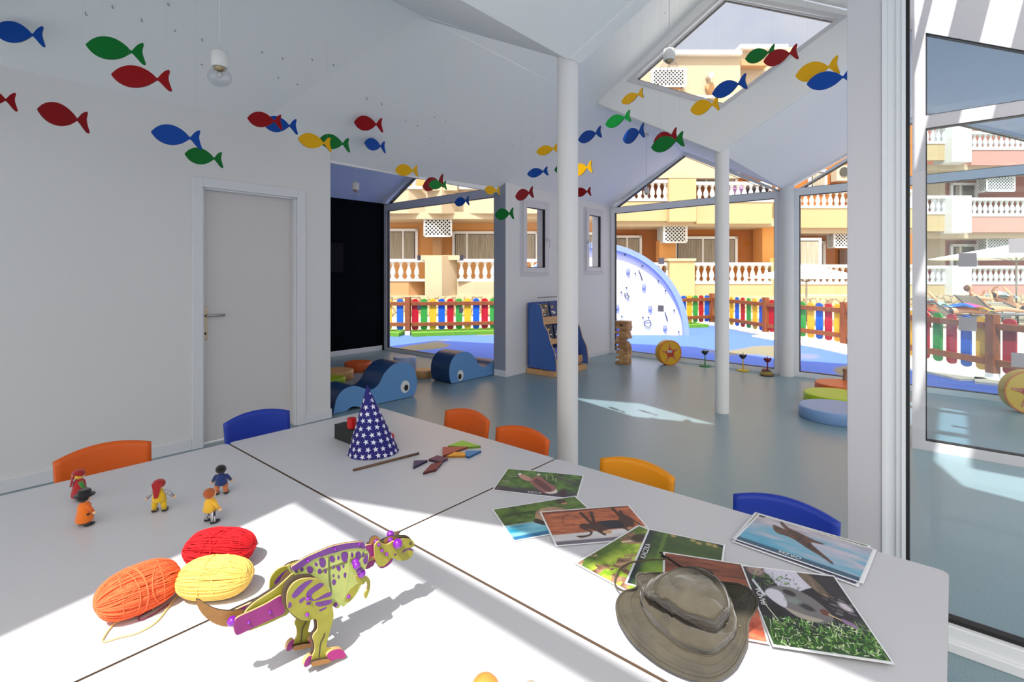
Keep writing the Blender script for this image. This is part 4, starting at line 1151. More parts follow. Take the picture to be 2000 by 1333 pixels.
def fish(n_, t_, hpx, c, label, L=.25):
    L = LX.get(label, L)
    """nose pixel, tail-fork pixel (fish level in reality), body height in pixels"""
    rn, rt_ = ray(*n_), ray(*t_)
    a_, b_ = Vector((rn.x, rn.y))/rn.z, Vector((rt_.x, rt_.y))/rt_.z
    dz = L*.945/((a_-b_).length)
    for _ in range(60):          # stay below the ceiling and in front of the wall
        m_ = (a_+b_)/2*dz
        if m_.y < 4.12 and CH+dz < ceil_z(m_.x, m_.y)-.10: break
        dz *= .98; L *= .98
    N_, T_ = a_*dz, b_*dz
    z = CH+dz; d = (T_-N_)
    t_ctr = ((N_+T_)/2).dot(FW)
    hreal = hpx/FP*t_ctr
    # keep the body height plausible
    mid = (N_+T_)/2
    yaw = math.atan2(d.y, d.x)
    m, cn = fcol[c]
    zc = ceil_z(mid.x, mid.y)
    root = empty('hanging_fish', (mid.x, mid.y, z), yaw, label, 'fish decoration', 'coloured fish hanging from the ceiling')
    ky = min(1.55, max(.95, hreal/(L*.336)))
    b = MB(); b.prism([(v.x*L, -.003, v.y*L*ky) for v in FS], (0, .006, 0), m, mat('acrylic_edge_'+cn, tuple(int(v*.45) for v in {'r': (176, 10, 20), 'g': (10, 134, 50), 'b': (16, 84, 176), 'y': (240, 188, 8)}[c]), .4)); b.build('body', root)
    for xx in (-.22, .36):
        wx = mid.x+d.normalized().x*xx*L; wy = mid.y+d.normalized().y*xx*L
        top = max(z+.06, ceil_z(wx, wy)-.004)
        z0_ = (.17 if xx < 0 else .13)*L*ky
        b = MB(); b.tube([(xx*L, 0, z0_-.004), (xx*L, 0, top-z)], .00022, thread, n=4); b.build('thread', root)
    print('FISH', label[:40], [round(v, 2) for v in (mid.x, mid.y, z, zc, math.degrees(yaw), hreal/(L*.336))])
F_ = [((-12, 58), (86, 72), 44, 'b', 'blue fish in the top left corner, nose cut by the photo edge'),
 ((171, 88), (282, 106), 44, 'g', 'green fish above a red one, left of the nearest bulb'),
 ((221, 146), (333, 158), 43, 'r', 'red fish directly below the green one, left of the nearest bulb'),
 ((-62, 180), (32, 200), 42, 'r', 'red fish at the left edge of the photo, only its tail half showing'),
 ((76, 214), (172, 240), 44, 'r', 'bright red fish against the white wall, lower left of the group'),
 ((298, 258), (392, 274), 39, 'b', 'blue fish above the door, nose to the left'),
 ((363, 301), (434, 313), 32, 'g', 'green fish just above the top left corner of the door'),
 ((485, 231), (550, 239), 30, 'r', 'dark red fish overlapping a blue one right of the nearest bulb'),
 ((515, 240), (580, 248), 31, 'b', 'blue fish partly behind the dark red one'),
 ((584, 271), (646, 283), 29, 'y', 'yellow fish whose tail touches the wall corner'),
 ((625, 273), (682, 284), 29, 'g', 'green fish partly behind the yellow one at the wall corner'),
 ((693, 239), (747, 245), 29, 'r', 'red fish alone on the big ceiling slope'),
 ((713, 279), (752, 288), 24, 'b', 'small light blue fish below the lone red fish'),
 ((773, 332), (816, 334), 28, 'y', 'yellow fish at the peak of the alcove window'),
 ((827, 364), (866, 353), 22, 'r', 'red fish mostly hidden behind a green one at the alcove window'),
 ((838, 361), (872, 362), 20, 'g', 'green fish in front of a red one at the alcove window'),
 ((889, 396), (916, 392), 18, 'b', 'light blue fish in front of the alcove window bar'),
 ((947, 371), (976, 373), 18, 'y', 'yellow fish at the right end of the alcove window bar'),
 ((968, 420), (1003, 417), 23, 'g', 'green fish in front of the grey wall end'),
 ((1008, 384), (1041, 375), 18, 'r', 'red fish above the first small window'),
 ((1049, 297), (1090, 289), 19, 'y', 'yellow fish immediately left of the near white column'),
 ((1031, 340), (1070, 334), 18, 'b', 'dark blue fish left of the near white column'),
 ((1084, 332), (1116, 325), 18, 'g', 'green fish almost hidden behind the near white column'),
 ((1118, 336), (1156, 325), 24, 'y', 'yellow fish emerging right of the near white column'),
 ((1122, 377), (1154, 374), 18, 'r', 'red fish tail emerging right of the near white column'),
 ((1131, 273), (1174, 257), 23, 'b', 'blue fish right of the near white column, lowest left of the slanting group'),
 ((1184, 243), (1231, 226), 24, 'g', 'green fish above two blue ones near the near column'),
 ((1218, 272), (1258, 254), 29, 'b', 'blue fish below the left corner of the diamond window'),
 ((1215, 199), (1256, 181), 20, 'y', 'yellow fish just under the left corner of the diamond window'),
 ((1278, 277), (1322, 262), 27, 'r', 'red fish mostly hidden behind a green one above the gable window'),
 ((1274, 288), (1335, 271), 30, 'g', 'green fish above the peak of the far gable window'),
 ((1350, 215), (1404, 201), 29, 'y', 'yellow fish at the lowest corner of the diamond window'),
 ((1393, 183), (1458, 158), 31, 'b', 'blue fish across the right lower edge of the diamond window'),
 ((1457, 115), (1514, 99), 28, 'g', 'green fish inside the diamond window next to a red one'),
 ((1493, 120), (1558, 100), 31, 'r', 'red fish at the right lower edge of the diamond window'),
 ((1556, 148), (1638, 126), 37, 'y', 'yellow fish behind the big blue one beside the white post'),
 ((1578, 164), (1668, 147), 35, 'b', 'large blue fish with its tail hidden by the white post')]
for f_ in F_: fish(*f_)
# small hooks in the ceiling
hk = mat('hook_grey', (120, 122, 126), .4, metal=.6)
def on_ceiling(px, py):
    r = ray(px, py); t = .8
    while t < 9:
        p = Vector((r.x*t, r.y*t, CH+r.z*t))
        if p.z > ceil_z(p.x, p.y)-.012: return p
        t += .01
    return None
hooks = [(167, 26), (219, 12), (276, 39), (341, 58), (394, 77), (328, 7), (393, 124), (511, 100), (551, 113), (609, 115), (651, 126), (543, 150), (580, 163), (716, 192), (745, 203), (681, 207), (650, 196), (792, 235), (815, 244), (848, 228), (870, 236), (842, 269), (864, 276), (896, 274), (917, 279), (958, 250), (975, 257), (1045, 231), (1063, 237), (1018, 268), (1042, 266), (980, 279), (1001, 284), (1089, 225), (1145, 154), (1153, 173), (1172, 138), (1203, 119), (1227, 97), (1230, 69), (1254, 43), (1298, 23)]
h0 = None
for px, py in hooks:
    p = on_ceiling(px, py)
    if not p: continue
    if h0 is None:
        b = MB(); b.tube([(0, 0, .01), (0, 0, -.006), (.005, 0, -.012), (.008, 0, -.006)], .0022, hk, n=6); h0 = b.build('ceiling_hook'); o = h0
        tag(o, 'tiny grey metal hook screwed into the white ceiling', 'hook', 'tiny hooks in the ceiling')
    else:
        o = h0.copy(); COL.objects.link(o)
    o.location = p
# ---------------- wooden dinosaur ----------------
A0 = Vector((.52, .957)); ANG = math.radians(-8.45)
ax = Vector((math.cos(ANG), math.sin(ANG))); nn_ = Vector((math.sin(ANG), -math.cos(ANG)))   # nn_ towards the camera
dino = empty('wooden_dinosaur', (A0.x, A0.y, TZ), ANG, 'purple and green plywood dinosaur standing on the nearest table', 'toy dinosaur')
def DP(zx, zy, off):
    r = ray(360+.27*zx, 1000+.27*zy); o2 = A0+nn_*off
    t = o2.dot(nn_)/(r.x*nn_.x+r.y*nn_.y)
    p = Vector((r.x*t, r.y*t)); return ((p-A0).dot(ax), CH+r.z*t-TZ)
d_grn = mat('dino_green', (136, 132, 40), .5, vary=.12, vscale=40); d_lgr = mat('dino_pale_green', (158, 168, 92), .5, vary=.1, vscale=40)
d_pur = mat('dino_violet', (92, 44, 116), .5, vary=.12, vscale=50); d_mag = mat('dino_magenta', (122, 26, 98), .5, vary=.12, vscale=50); d_pink = mat('dino_pink', (150, 24, 104), .5)
d_brn = mat('dino_raw_plywood', (142, 100, 50), .55, vary=.12, vscale=40, stretch=(1, 1, 5)); bead = mat('violet_pearl', (116, 14, 150), .18, coat=.6)
def plate(name, pts, off, m, th=.004, sm=3, parent=None, deco=(), edge=None, back=True):
    q = smooth_poly([(*DP(x, y, off), 0) for x, y in pts], sm) if sm > 1 else [Vector((*DP(x, y, off), 0)) for x, y in pts]
    b = MB(); P3 = [(v.x, -off, max(.0005, v.y)) for v in q]
    b.prism(P3, (0, th, 0), m, edge or ply_m)
    for dm, polys in deco:
        for pg_ in polys:
            qq = smooth_poly([(*DP(x, y, off), 0) for x, y in pg_], 2)
            b.prism([(v.x, -off-.0004, max(.001, v.y)) for v in qq], (0, .0003, 0), dm)
    return b.build(name, parent or dino)
def mirror_plate(o, off_from, off_to, dx=0, name=None, parent=None):
    c = o.copy(); c.data = o.data; COL.objects.link(c); c.parent = parent or dino
    c.location = (dx, -(off_to-off_from), 0); return c
def beadat(zx, zy, off, r, name='bead', parent=None, m=None):
    s_, h_ = DP(zx, zy, off); b = MB(); b.ball((s_, -off, h_), r, m or bead, 18, 12); return b.build(name, parent or dino)
# tail
plate('tail_tip', [(86, 640), (112, 640), (160, 672), (230, 705), (320, 718), (400, 712), (440, 716), (446, 750), (420, 790), (370, 825), (290, 832), (210, 806), (140, 752), (98, 690)], 0, d_brn, edge=burn_m)
tl = [(438, 722), (500, 660), (570, 612), (650, 560), (720, 500), (790, 440), (850, 452), (800, 540), (764, 640), (752, 730), (680, 770), (600, 808), (520, 838), (456, 858), (430, 830), (425, 770)]
plate('tail_plate', [(x-6, y-10) for x, y in tl], -.012, d_grn, edge=burn_m); plate('tail_plate', [(x-2, y-6) for x, y in tl], .002, mat('dino_dark_layer', (70, 58, 44), .6), edge=burn_m)
plate('tail_plate', [(x+4, y+4) for x, y in tl], .012, d_grn)
o = plate('tail_fin', [(378, 772), (440, 740), (520, 704), (600, 664), (680, 616), (706, 612), (716, 640), (724, 700), (720, 738), (640, 776), (560, 812), (470, 856), (404, 888), (376, 892), (360, 860), (358, 812)], .020, d_mag)
mirror_plate(o, .020, -.004)
beadat(346, 793, .012, .0085)
for q in ((466, 802), (620, 728)): beadat(*q, .0205, .0028, 'rivet')
# hind plates behind the thigh (far side arcs)
plate('back_arc', [(668, 530), (676, 470), (710, 410), (760, 372), (820, 355), (862, 362), (880, 400), (840, 460), (780, 500), (740, 560), (700, 600)], -.022, d_grn, edge=burn_m)
plate('back_arc', [(690, 520), (720, 460), (760, 420), (800, 405), (830, 430), (800, 470), (750, 520), (710, 570)], -.006, d_brn, edge=burn_m)
# body
P_ = d_pur
spots = [[(975, 345), (1000, 332), (1022, 350), (1020, 390), (1000, 405), (980, 390)], [(940, 375), (955, 368), (968, 385), (950, 396)], [(884, 410), (905, 392), (930, 410), (925, 440), (900, 446)], [(838, 408), (856, 402), (862, 424), (846, 434)], [(795, 415), (812, 412), (820, 436), (806, 442)],
 [(966, 420), (984, 412), (994, 432), (984, 450), (966, 444)], [(1010, 420), (1026, 414), (1030, 440), (1016, 446)], [(1052, 325), (1072, 318), (1090, 335), (1086, 362), (1064, 366), (1050, 350)], [(1108, 320), (1124, 328), (1118, 350), (1106, 345)], [(1134, 305), (1160, 290), (1184, 300), (1180, 345), (1160, 368), (1140, 350)],
 [(1100, 395), (1118, 388), (1132, 408), (1120, 432), (1104, 420)], [(1072, 392), (1082, 390), (1086, 410), (1074, 414)], [(1146, 382), (1158, 386), (1154, 408), (1144, 402)], [(1152, 450), (1166, 440), (1178, 456), (1170, 482), (1156, 474)], [(1110, 462), (1120, 460), (1124, 480), (1112, 484)], [(1070, 500), (1086, 488), (1098, 505), (1088, 530), (1072, 528)], [(1074, 456), (1084, 454), (1084, 472), (1074, 474)],
 [(1206, 300), (1218, 296), (1222, 325), (1208, 328)], [(1238, 300), (1258, 286), (1276, 300), (1272, 340), (1254, 352), (1240, 335)], [(1284, 302), (1298, 296), (1302, 318), (1288, 330)], [(1296, 340), (1320, 310), (1330, 330), (1322, 372), (1302, 380), (1294, 360)], [(1208, 360), (1220, 352), (1228, 375), (1212, 384)]]
body = [(778, 405), (815, 395), (860, 372), (900, 355), (960, 335), (1010, 322), (1100, 290), (1190, 262), (1260, 262), (1320, 280), (1338, 320), (1326, 370), (1304, 430), (1290, 500), (1262, 570), (1220, 630), (1180, 665), (1148, 690), (1140, 655), (1128, 686), (1104, 702), (1082, 690), (1040, 670), (980, 640), (900, 590), (840, 530), (806, 474)]
ob = plate('body_side', body, .026, d_lgr, deco=[(P_, spots), (d_grn, [[(1200, 560), (1270, 520), (1220, 625), (1180, 655), (1160, 640)]])])
mirror_plate(ob, .026, .002).location.z = -.007
plate('rib', [(1190, 285), (1206, 282), (1200, 350), (1188, 480), (1166, 600), (1146, 688), (1136, 650), (1160, 540), (1180, 400)], .0265, d_lgr, th=.003, sm=2)
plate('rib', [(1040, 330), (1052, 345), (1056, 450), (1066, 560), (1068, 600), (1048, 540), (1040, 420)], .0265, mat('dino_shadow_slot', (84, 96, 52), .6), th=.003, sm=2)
sp = [(776, 402), (800, 385), (850, 350), (900, 322), (960, 296), (1050, 258), (1120, 240), (1200, 226), (1290, 222), (1304, 240), (1310, 268), (1260, 264), (1180, 272), (1080, 300), (1000, 322), (940, 344), (880, 384), (830, 418), (790, 425)]
plate('spine', sp, .0285, d_pur); plate('spine', [(x, y-4) for x, y in sp], .006, d_pur, edge=burn_m)
for q in ((896, 358), (1092, 272), (1264, 236)): beadat(*q, .031, .0028, 'rivet')
white_r = mat('white_pin', (225, 215, 230), .4)

for q in ((1188, 615), (1096, 676)): beadat(*q, .028, .0038, 'rivet')
# near leg with thigh
leg = [(742, 640), (750, 580), (785, 525), (840, 492), (910, 482), (965, 492), (1015, 525), (1050, 580), (1064, 650), (1074, 700), (1080, 760), (1064, 830), (1044, 900), (1030, 960), (1034, 985), (1086, 992), (1096, 1010), (1060, 1040), (1056, 1075), (1000, 1090), (930, 1094), (922, 1060), (944, 1010), (944, 960), (930, 920), (938, 890), (966, 850), (956, 780), (900, 788), (840, 782), (780, 740), (748, 700)]
str_ = [[(756, 655), (772, 660), (776, 682), (752, 700)], [(776, 608), (830, 540), (890, 500), (930, 498), (880, 545), (850, 580), (800, 625)], [(880, 600), (910, 560), (980, 515), (1010, 530), (960, 570), (920, 602), (940, 640), (1000, 605), (1056, 580), (1062, 610), (1010, 625), (950, 645), (905, 640)], [(945, 660), (990, 650), (1060, 636), (1060, 665), (1000, 684), (960, 684)], [(880, 660), (910, 652), (918, 665), (890, 678)], [(832, 640), (868, 618), (872, 630), (850, 656), (834, 662)], [(976, 712), (1030, 688), (1020, 704), (985, 720)]]
ln = [[(1018, 878), (1012, 910), (990, 950), (984, 1000), (976, 1055), (970, 1056), (976, 1000), (982, 948), (1004, 906), (1012, 878)]]
dark = mat('dino_dark_layer', (70, 58, 44), .6)
lg = plate('leg', leg, .046, d_grn, deco=[(d_pur, str_), (burn_m, ln)])
plate('leg_layer', [(x-(26 if y < 760 else 16), y-(20 if x < 1000 and y < 760 else 2)) for x, y in leg], .040, dark, edge=burn_m); plate('leg_layer', [(x-(34 if y < 760 else 24), y-(26 if x < 1000 and y < 760 else 2)) for x, y in leg], .034, d_brn, edge=burn_m)
fl = mirror_plate(lg, .046, -.018, -.012)
for q in ((892, 633), (889, 747)): beadat(*q, .0485, .0036, 'rivet')
# feet
def foot(dx, off, dy_=0):
    p = plate('foot', [(1030, 1046), (1052, 1014), (1090, 998), (1132, 996), (1160, 1018), (1168, 1048), (1150, 1062), (1100, 1068), (1060, 1078)], .052, d_pink, th=.010)
    q = plate('heel', [(866, 1118), (874, 1080), (900, 1048), (926, 1046), (930, 1090), (905, 1112), (880, 1126)], .045, d_mag, th=.010)
    s_ = plate('sole', [(922, 1092), (960, 1078), (1030, 1066), (1060, 1072), (1056, 1092), (1000, 1108), (940, 1122), (920, 1114)], .052, d_brn, th=.022, edge=burn_m)
    for o_ in (p, q, s_): o_.location = (dx, -off, 0)
foot(0, 0); foot(-.012, -.064)
# neck, head
plate('neck', [(1310, 252), (1345, 238), (1366, 244), (1378, 300), (1376, 378), (1350, 402), (1318, 418), (1310, 400), (1330, 350), (1334, 300)], .008, d_mag); plate('neck', [(1318, 240), (1350, 226), (1372, 232), (1380, 290), (1376, 360), (1340, 390), (1326, 350)], -.006, d_mag, edge=burn_m)
hd = [(1376, 256), (1390, 226), (1410, 214), (1436, 232), (1470, 238), (1500, 222), (1540, 206), (1590, 198), (1632, 200), (1656, 216), (1662, 248), (1636, 262), (1600, 270), (1578, 288), (1610, 280), (1650, 272), (1656, 300), (1636, 334), (1596, 354), (1546, 352), (1506, 334), (1480, 360), (1450, 390), (1416, 398), (1396, 380), (1380, 330)]
plate('head_side', hd, .016, d_grn, deco=[(d_pur, [[(1576, 292), (1596, 274), (1630, 266), (1654, 272), (1656, 282), (1620, 276), (1596, 286), (1582, 298)]]), (dark, [[(1628, 224), (1642, 220), (1644, 238), (1632, 242)]])])
plate('head_layer', [(x-14, y-14) for x, y in hd], .002, dark, edge=burn_m); plate('head_layer', [(x-22, y-24) for x, y in hd], -.012, d_grn, edge=burn_m)
plate('brow', [(1340, 240), (1346, 200), (1372, 178), (1404, 184), (1416, 215), (1396, 232), (1370, 246)], .006, d_brn, edge=burn_m); plate('brow', [(1440, 215), (1470, 188), (1510, 178), (1540, 196), (1520, 214), (1490, 222), (1462, 232)], .006, d_brn, edge=burn_m)
plate('jaw', [(1396, 384), (1440, 398), (1480, 360), (1508, 340), (1500, 366), (1460, 400), (1420, 410)], .013, d_mag)
beadat(1543, 232, .022, .0105, 'eye'); beadat(1490, 166, -.014, .0085, 'eye'); beadat(1384, 216, .004, .006); beadat(1490, 206, .006, .006)
for q in ((1408, 240), (1430, 282), (1464, 308)): beadat(*q, .0185, .0036, 'rivet')
# arms
beadat(1238, 366, .036, .0072); beadat(1246, 388, .040, .0078); beadat(1264, 425, .036, .006); beadat(1282, 448, .036, .0082)
plate('claw_arm', [(1240, 466), (1262, 470), (1296, 462), (1330, 476), (1346, 510), (1342, 560), (1330, 600), (1316, 630), (1304, 616), (1304, 590), (1322, 566), (1326, 530), (1314, 504), (1300, 524), (1274, 528), (1252, 504)], .030, d_grn)
a2 = plate('claw_arm', [(1240, 466), (1262, 470), (1296, 462), (1330, 476), (1346, 510), (1342, 560), (1330, 600), (1316, 630), (1304, 616), (1304, 590), (1322, 566), (1326, 530), (1314, 504), (1300, 524), (1274, 528), (1252, 504)], -.028, d_grn)
b = MB(); s_, h_ = DP(905, 640, 0); b.tube([(s_, -.042, h_), (s_, .034, h_)], .004, bead); s_, h_ = DP(1240, 380, 0); b.tube([(s_, -.036, h_), (s_, .03, h_)], .003, bead); s_, h_ = DP(1120, 300, 0); b.box(s_-.05, s_+.05, -.026, .022, h_-.012, h_-.006, d_brn)
s_, h_ = DP(1500, 290, 0); b.tube([(s_, -.016, h_), (s_, .012, h_)], .003, bead); s_, h_ = DP(1340, 330, 0); b.box(s_-.012, s_+.035, -.012, .012, h_-.002, h_+.004, d_brn)
b.build('axle', dino)

# ---------------- yarn skeins ----------------
def skein(px, py, z, half, w, h, rgb, seed, label, ang, n=170, tails=()):
    c = PZ(px, py, z); rnd = random.Random(seed)
    m = mat('yarn_%d' % seed, rgb, .85, bump=.4, bscale=500); root = empty('yarn_skein', (c.x, c.y, TZ), ang, label, 'yarn', 'skeins of yarn on the left table')
    zc = z-TZ; h = min(h, zc)
    b = MB(); b.ball((0, 0, zc), (half*.93, w*.9, h*.9), m, 28, 18); b.build('core', root)
    b = MB()
    for i in range(n):
        phi = PI*i/n+rnd.uniform(-.02, .02); tilt = rnd.gauss(0, .12); skew = rnd.gauss(0, .06); k = rnd.uniform(.93, 1.03)
        pts = []
        for j in range(30):
            t = 2*PI*j/30; cx_, sx_ = math.cos(t), math.sin(t)
            X_ = half*k*math.copysign(abs(cx_)**.75, cx_); rr = math.copysign(abs(sx_)**.85, sx_)
            a = phi+tilt*cx_+skew
            Y_, Z_ = w*k*rr*math.cos(a), h*k*rr*math.sin(a)
            pts.append((X_*(1-.04*abs(math.sin(a))), Y_, max(.0022, zc+Z_)))
        b.tube(pts, .0014, m, n=5, closed=True)
    b.build('strands', root)
    b = MB()
    for i in range(6):           # loose wraps running across
        x0 = rnd.uniform(-.75, .75)*half; tl_ = rnd.uniform(-2.0, 2.0); pts = []
        for j in range(26):
            t = 2*PI*j/26; X_ = x0+tl_*half*.35*math.cos(t+.3); X_ = max(-.93*half, min(.93*half, X_)); q = math.sqrt(max(.05, 1-(X_/half)**2))**.8
            pts.append((X_, w*1.045*q*math.cos(t), max(.002, zc+h*1.045*q*math.sin(t))))
        b.tube(pts, .0015, m, n=5, closed=True)
    b.build('cross_wraps', root)
    for nm, pts, mm, r_ in tails:
        b = MB(); Ri = Matrix.Rotation(-ang, 3, 'Z')
        q = [Ri @ (Vector((*PZ(x, y, TZ+.003).xy, 0))-Vector((c.x, c.y, 0))) for x, y in pts]
        b.tube([(v.x, v.y, .0028) for v in smooth_poly([(v.x, v.y, 0) for v in q], 5, False)], r_, mm, n=6); b.build(nm, root)
ylt = mat('yarn_pale_tail', (238, 212, 140), .85)
skein(272, 1150, TZ+.048, .080, .056, .048, (246, 110, 62), 11, 'orange skein of yarn with loose ends, leftmost of the three', math.radians(4), tails=[('loose_end', [(198, 1170), (190, 1190), (187, 1196)], mat('yarn_11', (246, 110, 62), .85, bump=.4, bscale=500), .0014), ('loose_end', [(330, 1180), (300, 1200), (275, 1212), (272, 1205), (300, 1190)], mat('yarn_purple_tail', (120, 30, 70), .8), .0012)])
skein(430, 1070, TZ+.045, .086, .055, .045, (206, 4, 22), 12, 'red skein of yarn, the one farthest from the camera', YAW-PI/2, tails=[('wire_hook', [(494, 1072), (504, 1062), (500, 1060), (490, 1064)], metal_m, .0008)])
skein(420, 1128, TZ+.043, .082, .052, .043, (250, 206, 104), 13, 'pale yellow skein of yarn in front of the red one', YAW-PI/2+.05, tails=[('loose_end', [(376, 1160), (352, 1160), (330, 1185), (305, 1215), (270, 1236), (235, 1245), (203, 1254), (202, 1246), (222, 1220), (248, 1208), (300, 1190)], ylt, .0019)])

# ---------------- little dolls ----------------
def doll(px, py, s, face, label, skin=(240, 196, 150), hair=None, hat=None, top=None, legs=None, dress=None, shoes=(20, 20, 24), stripe=None, armspan=.8, sleeve=None):
    p = PZ(px, py, TZ); root = empty('bendy_doll', (p.x, p.y, TZ), face, label, 'doll', 'little bendy dolls on the left table')
    M_ = lambda nm, c, **k: mat('felt_%d_%d_%d' % c, c, .9, bump=.3, bscale=600, sheen=.3, **k)
    sk = mat('doll_skin_%d' % skin[0], skin, .7)
    h = .09*s
    for sx in (-1, 1):
        b = MB(); b.ball((sx*.011*s, .004, .0045), (.0065*s, .012*s, .0045), M_('', shoes), 12, 8); b.build('shoe', root)
        b = MB(); b.tube([(sx*.011*s, 0, .006), (sx*.010*s, 0, .018*s), (sx*.008*s, 0, .036*s)], [.0055*s, .006*s, .0075*s], legs if isinstance(legs, bpy.types.Material) else M_('', legs or skin), n=12); b.build('leg', root)
    tm = M_('', top or skin)
    b = MB()
    if dress: b.lathe([(.016*s, .012*s), (.0175*s, .02*s), (.014*s, .040*s), (.0125*s, .058*s), (.006*s, .066*s)], M_('', dress), n=20)
    else: b.lathe([(.012*s, .030*s), (.0155*s, .034*s), (.0135*s, .045*s), (.0125*s, .056*s), (.006*s, .066*s)], tm, n=20)
    b.build('clothes', root)
    for sx in (-1, 1):
        b = MB(); e = (sx*.026*s*armspan, .006*s, .040*s)
        b.tube([(sx*.010*s, 0, .060*s), (sx*.019*s*armspan, .002, .052*s), e], [.005*s, .0048*s, .0042*s], sleeve or tm, n=10)
        b.build('arm', root)
        b = MB(); b.ball((e[0]*1.1, e[1]+.002, e[2]-.003*s), .0042*s, sk, 10, 8); b.build('hand', root)
    b = MB(); b.ball((0, 0, .077*s), (.0115*s, .0115*s, .0125*s), sk, 18, 12); b.ball((0, .0115*s, .076*s), .002*s, sk, 8, 6); b.tube([(0, 0, .062*s), (0, 0, .07*s)], .005*s, sk); b.build('head', root)
    for sx in (-1, 1):
        b = MB(); b.ball((sx*.004*s, .011*s, .079*s), .0013*s, M_('', (20, 20, 24)), 8, 6); b.build('eye', root)
    if hair: 
        b = MB(); b.ball((0, -.0025*s, .079*s), (.0128*s, .0122*s, .0135*s), M_('', hair), 18, 12); b.build('hair', root)
    if hat:
        kind, hc = hat; b = MB(); hm = M_('', hc)
        if kind == 'brim': b.lathe([(.020*s, .084*s), (.0205*s, .086*s), (.0135*s, .087*s), (.0125*s, .098*s), (.010*s, .101*s)], hm, n=24)
        if kind == 'scarf':
            b.ball((0, -.001, .082*s), (.0138*s, .0135*s, .0125*s), hm, 18, 10); b.prism([(-.011*s, -.010*s, .086*s), (.011*s, -.010*s, .086*s), (.004*s, -.016*s, .048*s), (-.003*s, -.016*s, .046*s)], (0, -.003, 0), hm)
        b.build('hat', root)
    root.scale = (1.32, 1.32, 1.10); return root
st = bpy.data.materials.new('striped_felt'); st.use_nodes = True
n_, l_ = st.node_tree.nodes, st.node_tree.links
tcx = n_.new('ShaderNodeTexCoord'); wv = n_.new('ShaderNodeTexWave'); wv.inputs['Scale'].default_value = 160; wv.bands_direction = 'X'; l_.new(tcx.outputs['Object'], wv.inputs[0])
rr_ = n_.new('ShaderNodeValToRGB'); rr_.color_ramp.interpolation = 'CONSTANT'; rr_.color_ramp.elements[0].color = (.03, .03, .06, 1); rr_.color_ramp.elements[1].position = .45; rr_.color_ramp.elements[1].color = (.75, .75, .78, 1)
l_.new(wv.outputs[0], rr_.inputs[0]); l_.new(rr_.outputs[0], n_['Principled BSDF'].inputs['Base Color']); MATS['striped'] = st
FB = YAW-PI/2      # back of the doll to the camera
doll(165, 1027, .98, FB-.4, 'doll in a long orange coat and a black hat', dress=(236, 118, 24), top=(226, 104, 20), legs=(24, 22, 24), hat=('brim', (14, 14, 16)), hair=(20, 18, 18))
doll(155, 978, 1.0, FB-.7, 'doll with a red cap and green sleeves standing behind the orange coat', top=(60, 130, 50), dress=(170, 30, 36), legs=(60, 66, 90), hat=('scarf', (160, 20, 24)), hair=(240, 190, 50), skin=(238, 190, 130))
doll(311, 1000, 1.0, FB+.2, 'doll in yellow dungarees with a red headscarf', dress=None, top=(232, 190, 30), legs=(228, 186, 28), hat=('scarf', (160, 20, 24)), sleeve=st, armspan=1.05)
doll(432, 966, 1.0, FB+.3, 'doll with black hair in a dark blue jacket', top=(26, 50, 110), legs=(214, 120, 70), hair=(10, 10, 12), shoes=(14, 14, 16))
doll(411, 1021, 1.03, FB-.5, 'doll with ginger hair, yellow shirt and striped trousers', top=(240, 186, 50), legs=st, hair=(170, 84, 30))

# ---------------- starry cone hat, black box, wand, tangram ----------------
cc = Vector((1.262, 1.862)); R_, H_ = .1, .283; tipx = (-.02, .016)
navy = mat('navy_star_fabric', (26, 22, 110), .8, bump=.1, bscale=300); starm = mat('white_star_print', (222, 222, 236), .8)
root = empty('cone_hat', (cc.x, cc.y, TZ), 0, 'dark blue cone hat with white stars on the far table', 'hat')
def conep(a, v, o=0.0):   # v 0 base .. 1 tip
    r_ = (R_+o)*(1-v)+.002; r_ *= 1+.035*math.cos(2*a+1)*(1-v)
    return Vector((tipx[0]*v+r_*math.cos(a), tipx[1]*v+r_*math.sin(a), H_*v+.35*o+.0015*(1+math.cos(3*a))*(1-v)))
b = MB(); N1, N2 = 64, 24; vs = [conep(2*PI*i/N1, j/N2) for j in range(N2+1) for i in range(N1)]
b.add(vs, [(j*N1+i, j*N1+(i+1) % N1, (j+1)*N1+(i+1) % N1, (j+1)*N1+i) for j in range(N2) for i in range(N1)], navy, True)
inner = [conep(2*PI*i/N1, j/N2, -.003)-Vector((0, 0, .0)) for j in (0, N2-1) for i in range(N1)]
b.add(inner, [(i, N1+i, N1+(i+1) % N1, (i+1) % N1) for i in range(N1)], navy, True)
cone_o = b.build('cone', root)
b = MB(); rnd = random.Random(5); row = 0; v = .035
while v < .97:
    rad = R_*(1-v); ns = max(1, int(2*PI*rad/.031)); 
    for i in range(ns):
        a = 2*PI*(i+.5*(row % 2)+rnd.uniform(-.08, .08))/ns; vv = v+rnd.uniform(-.008, .008); rot = rnd.uniform(0, 1.2); rs = .0122
        if rad < .012: rs = .006
        pts = []
        for k in range(10):
            q = rs if k % 2 == 0 else rs*.42; t = rot+2*PI*k/10
            pts.append(conep(a+q*math.cos(t)/max(.008, rad), min(.995, vv+q*math.sin(t)/.3), .0009))
        ctr = conep(a, vv, .0011)
        b.add([ctr]+pts, [(0, 1+k, 1+(k+1) % 10) for k in range(10)], starm)
    v += .094; row += 1
b.build('star_print', root)
bxx = PZ(653, 857, TZ)
root = empty('toy_bench', (bxx.x, bxx.y, TZ), 0, 'black box toy with coloured pegs, half hidden behind the cone hat', 'toy')
bk_ = mat('black_box', (22, 24, 22), .5)
b = MB(); b.box(0, .058, -.27, 0, 0, .066, bk_); b.build('box', root, bevel=.002)
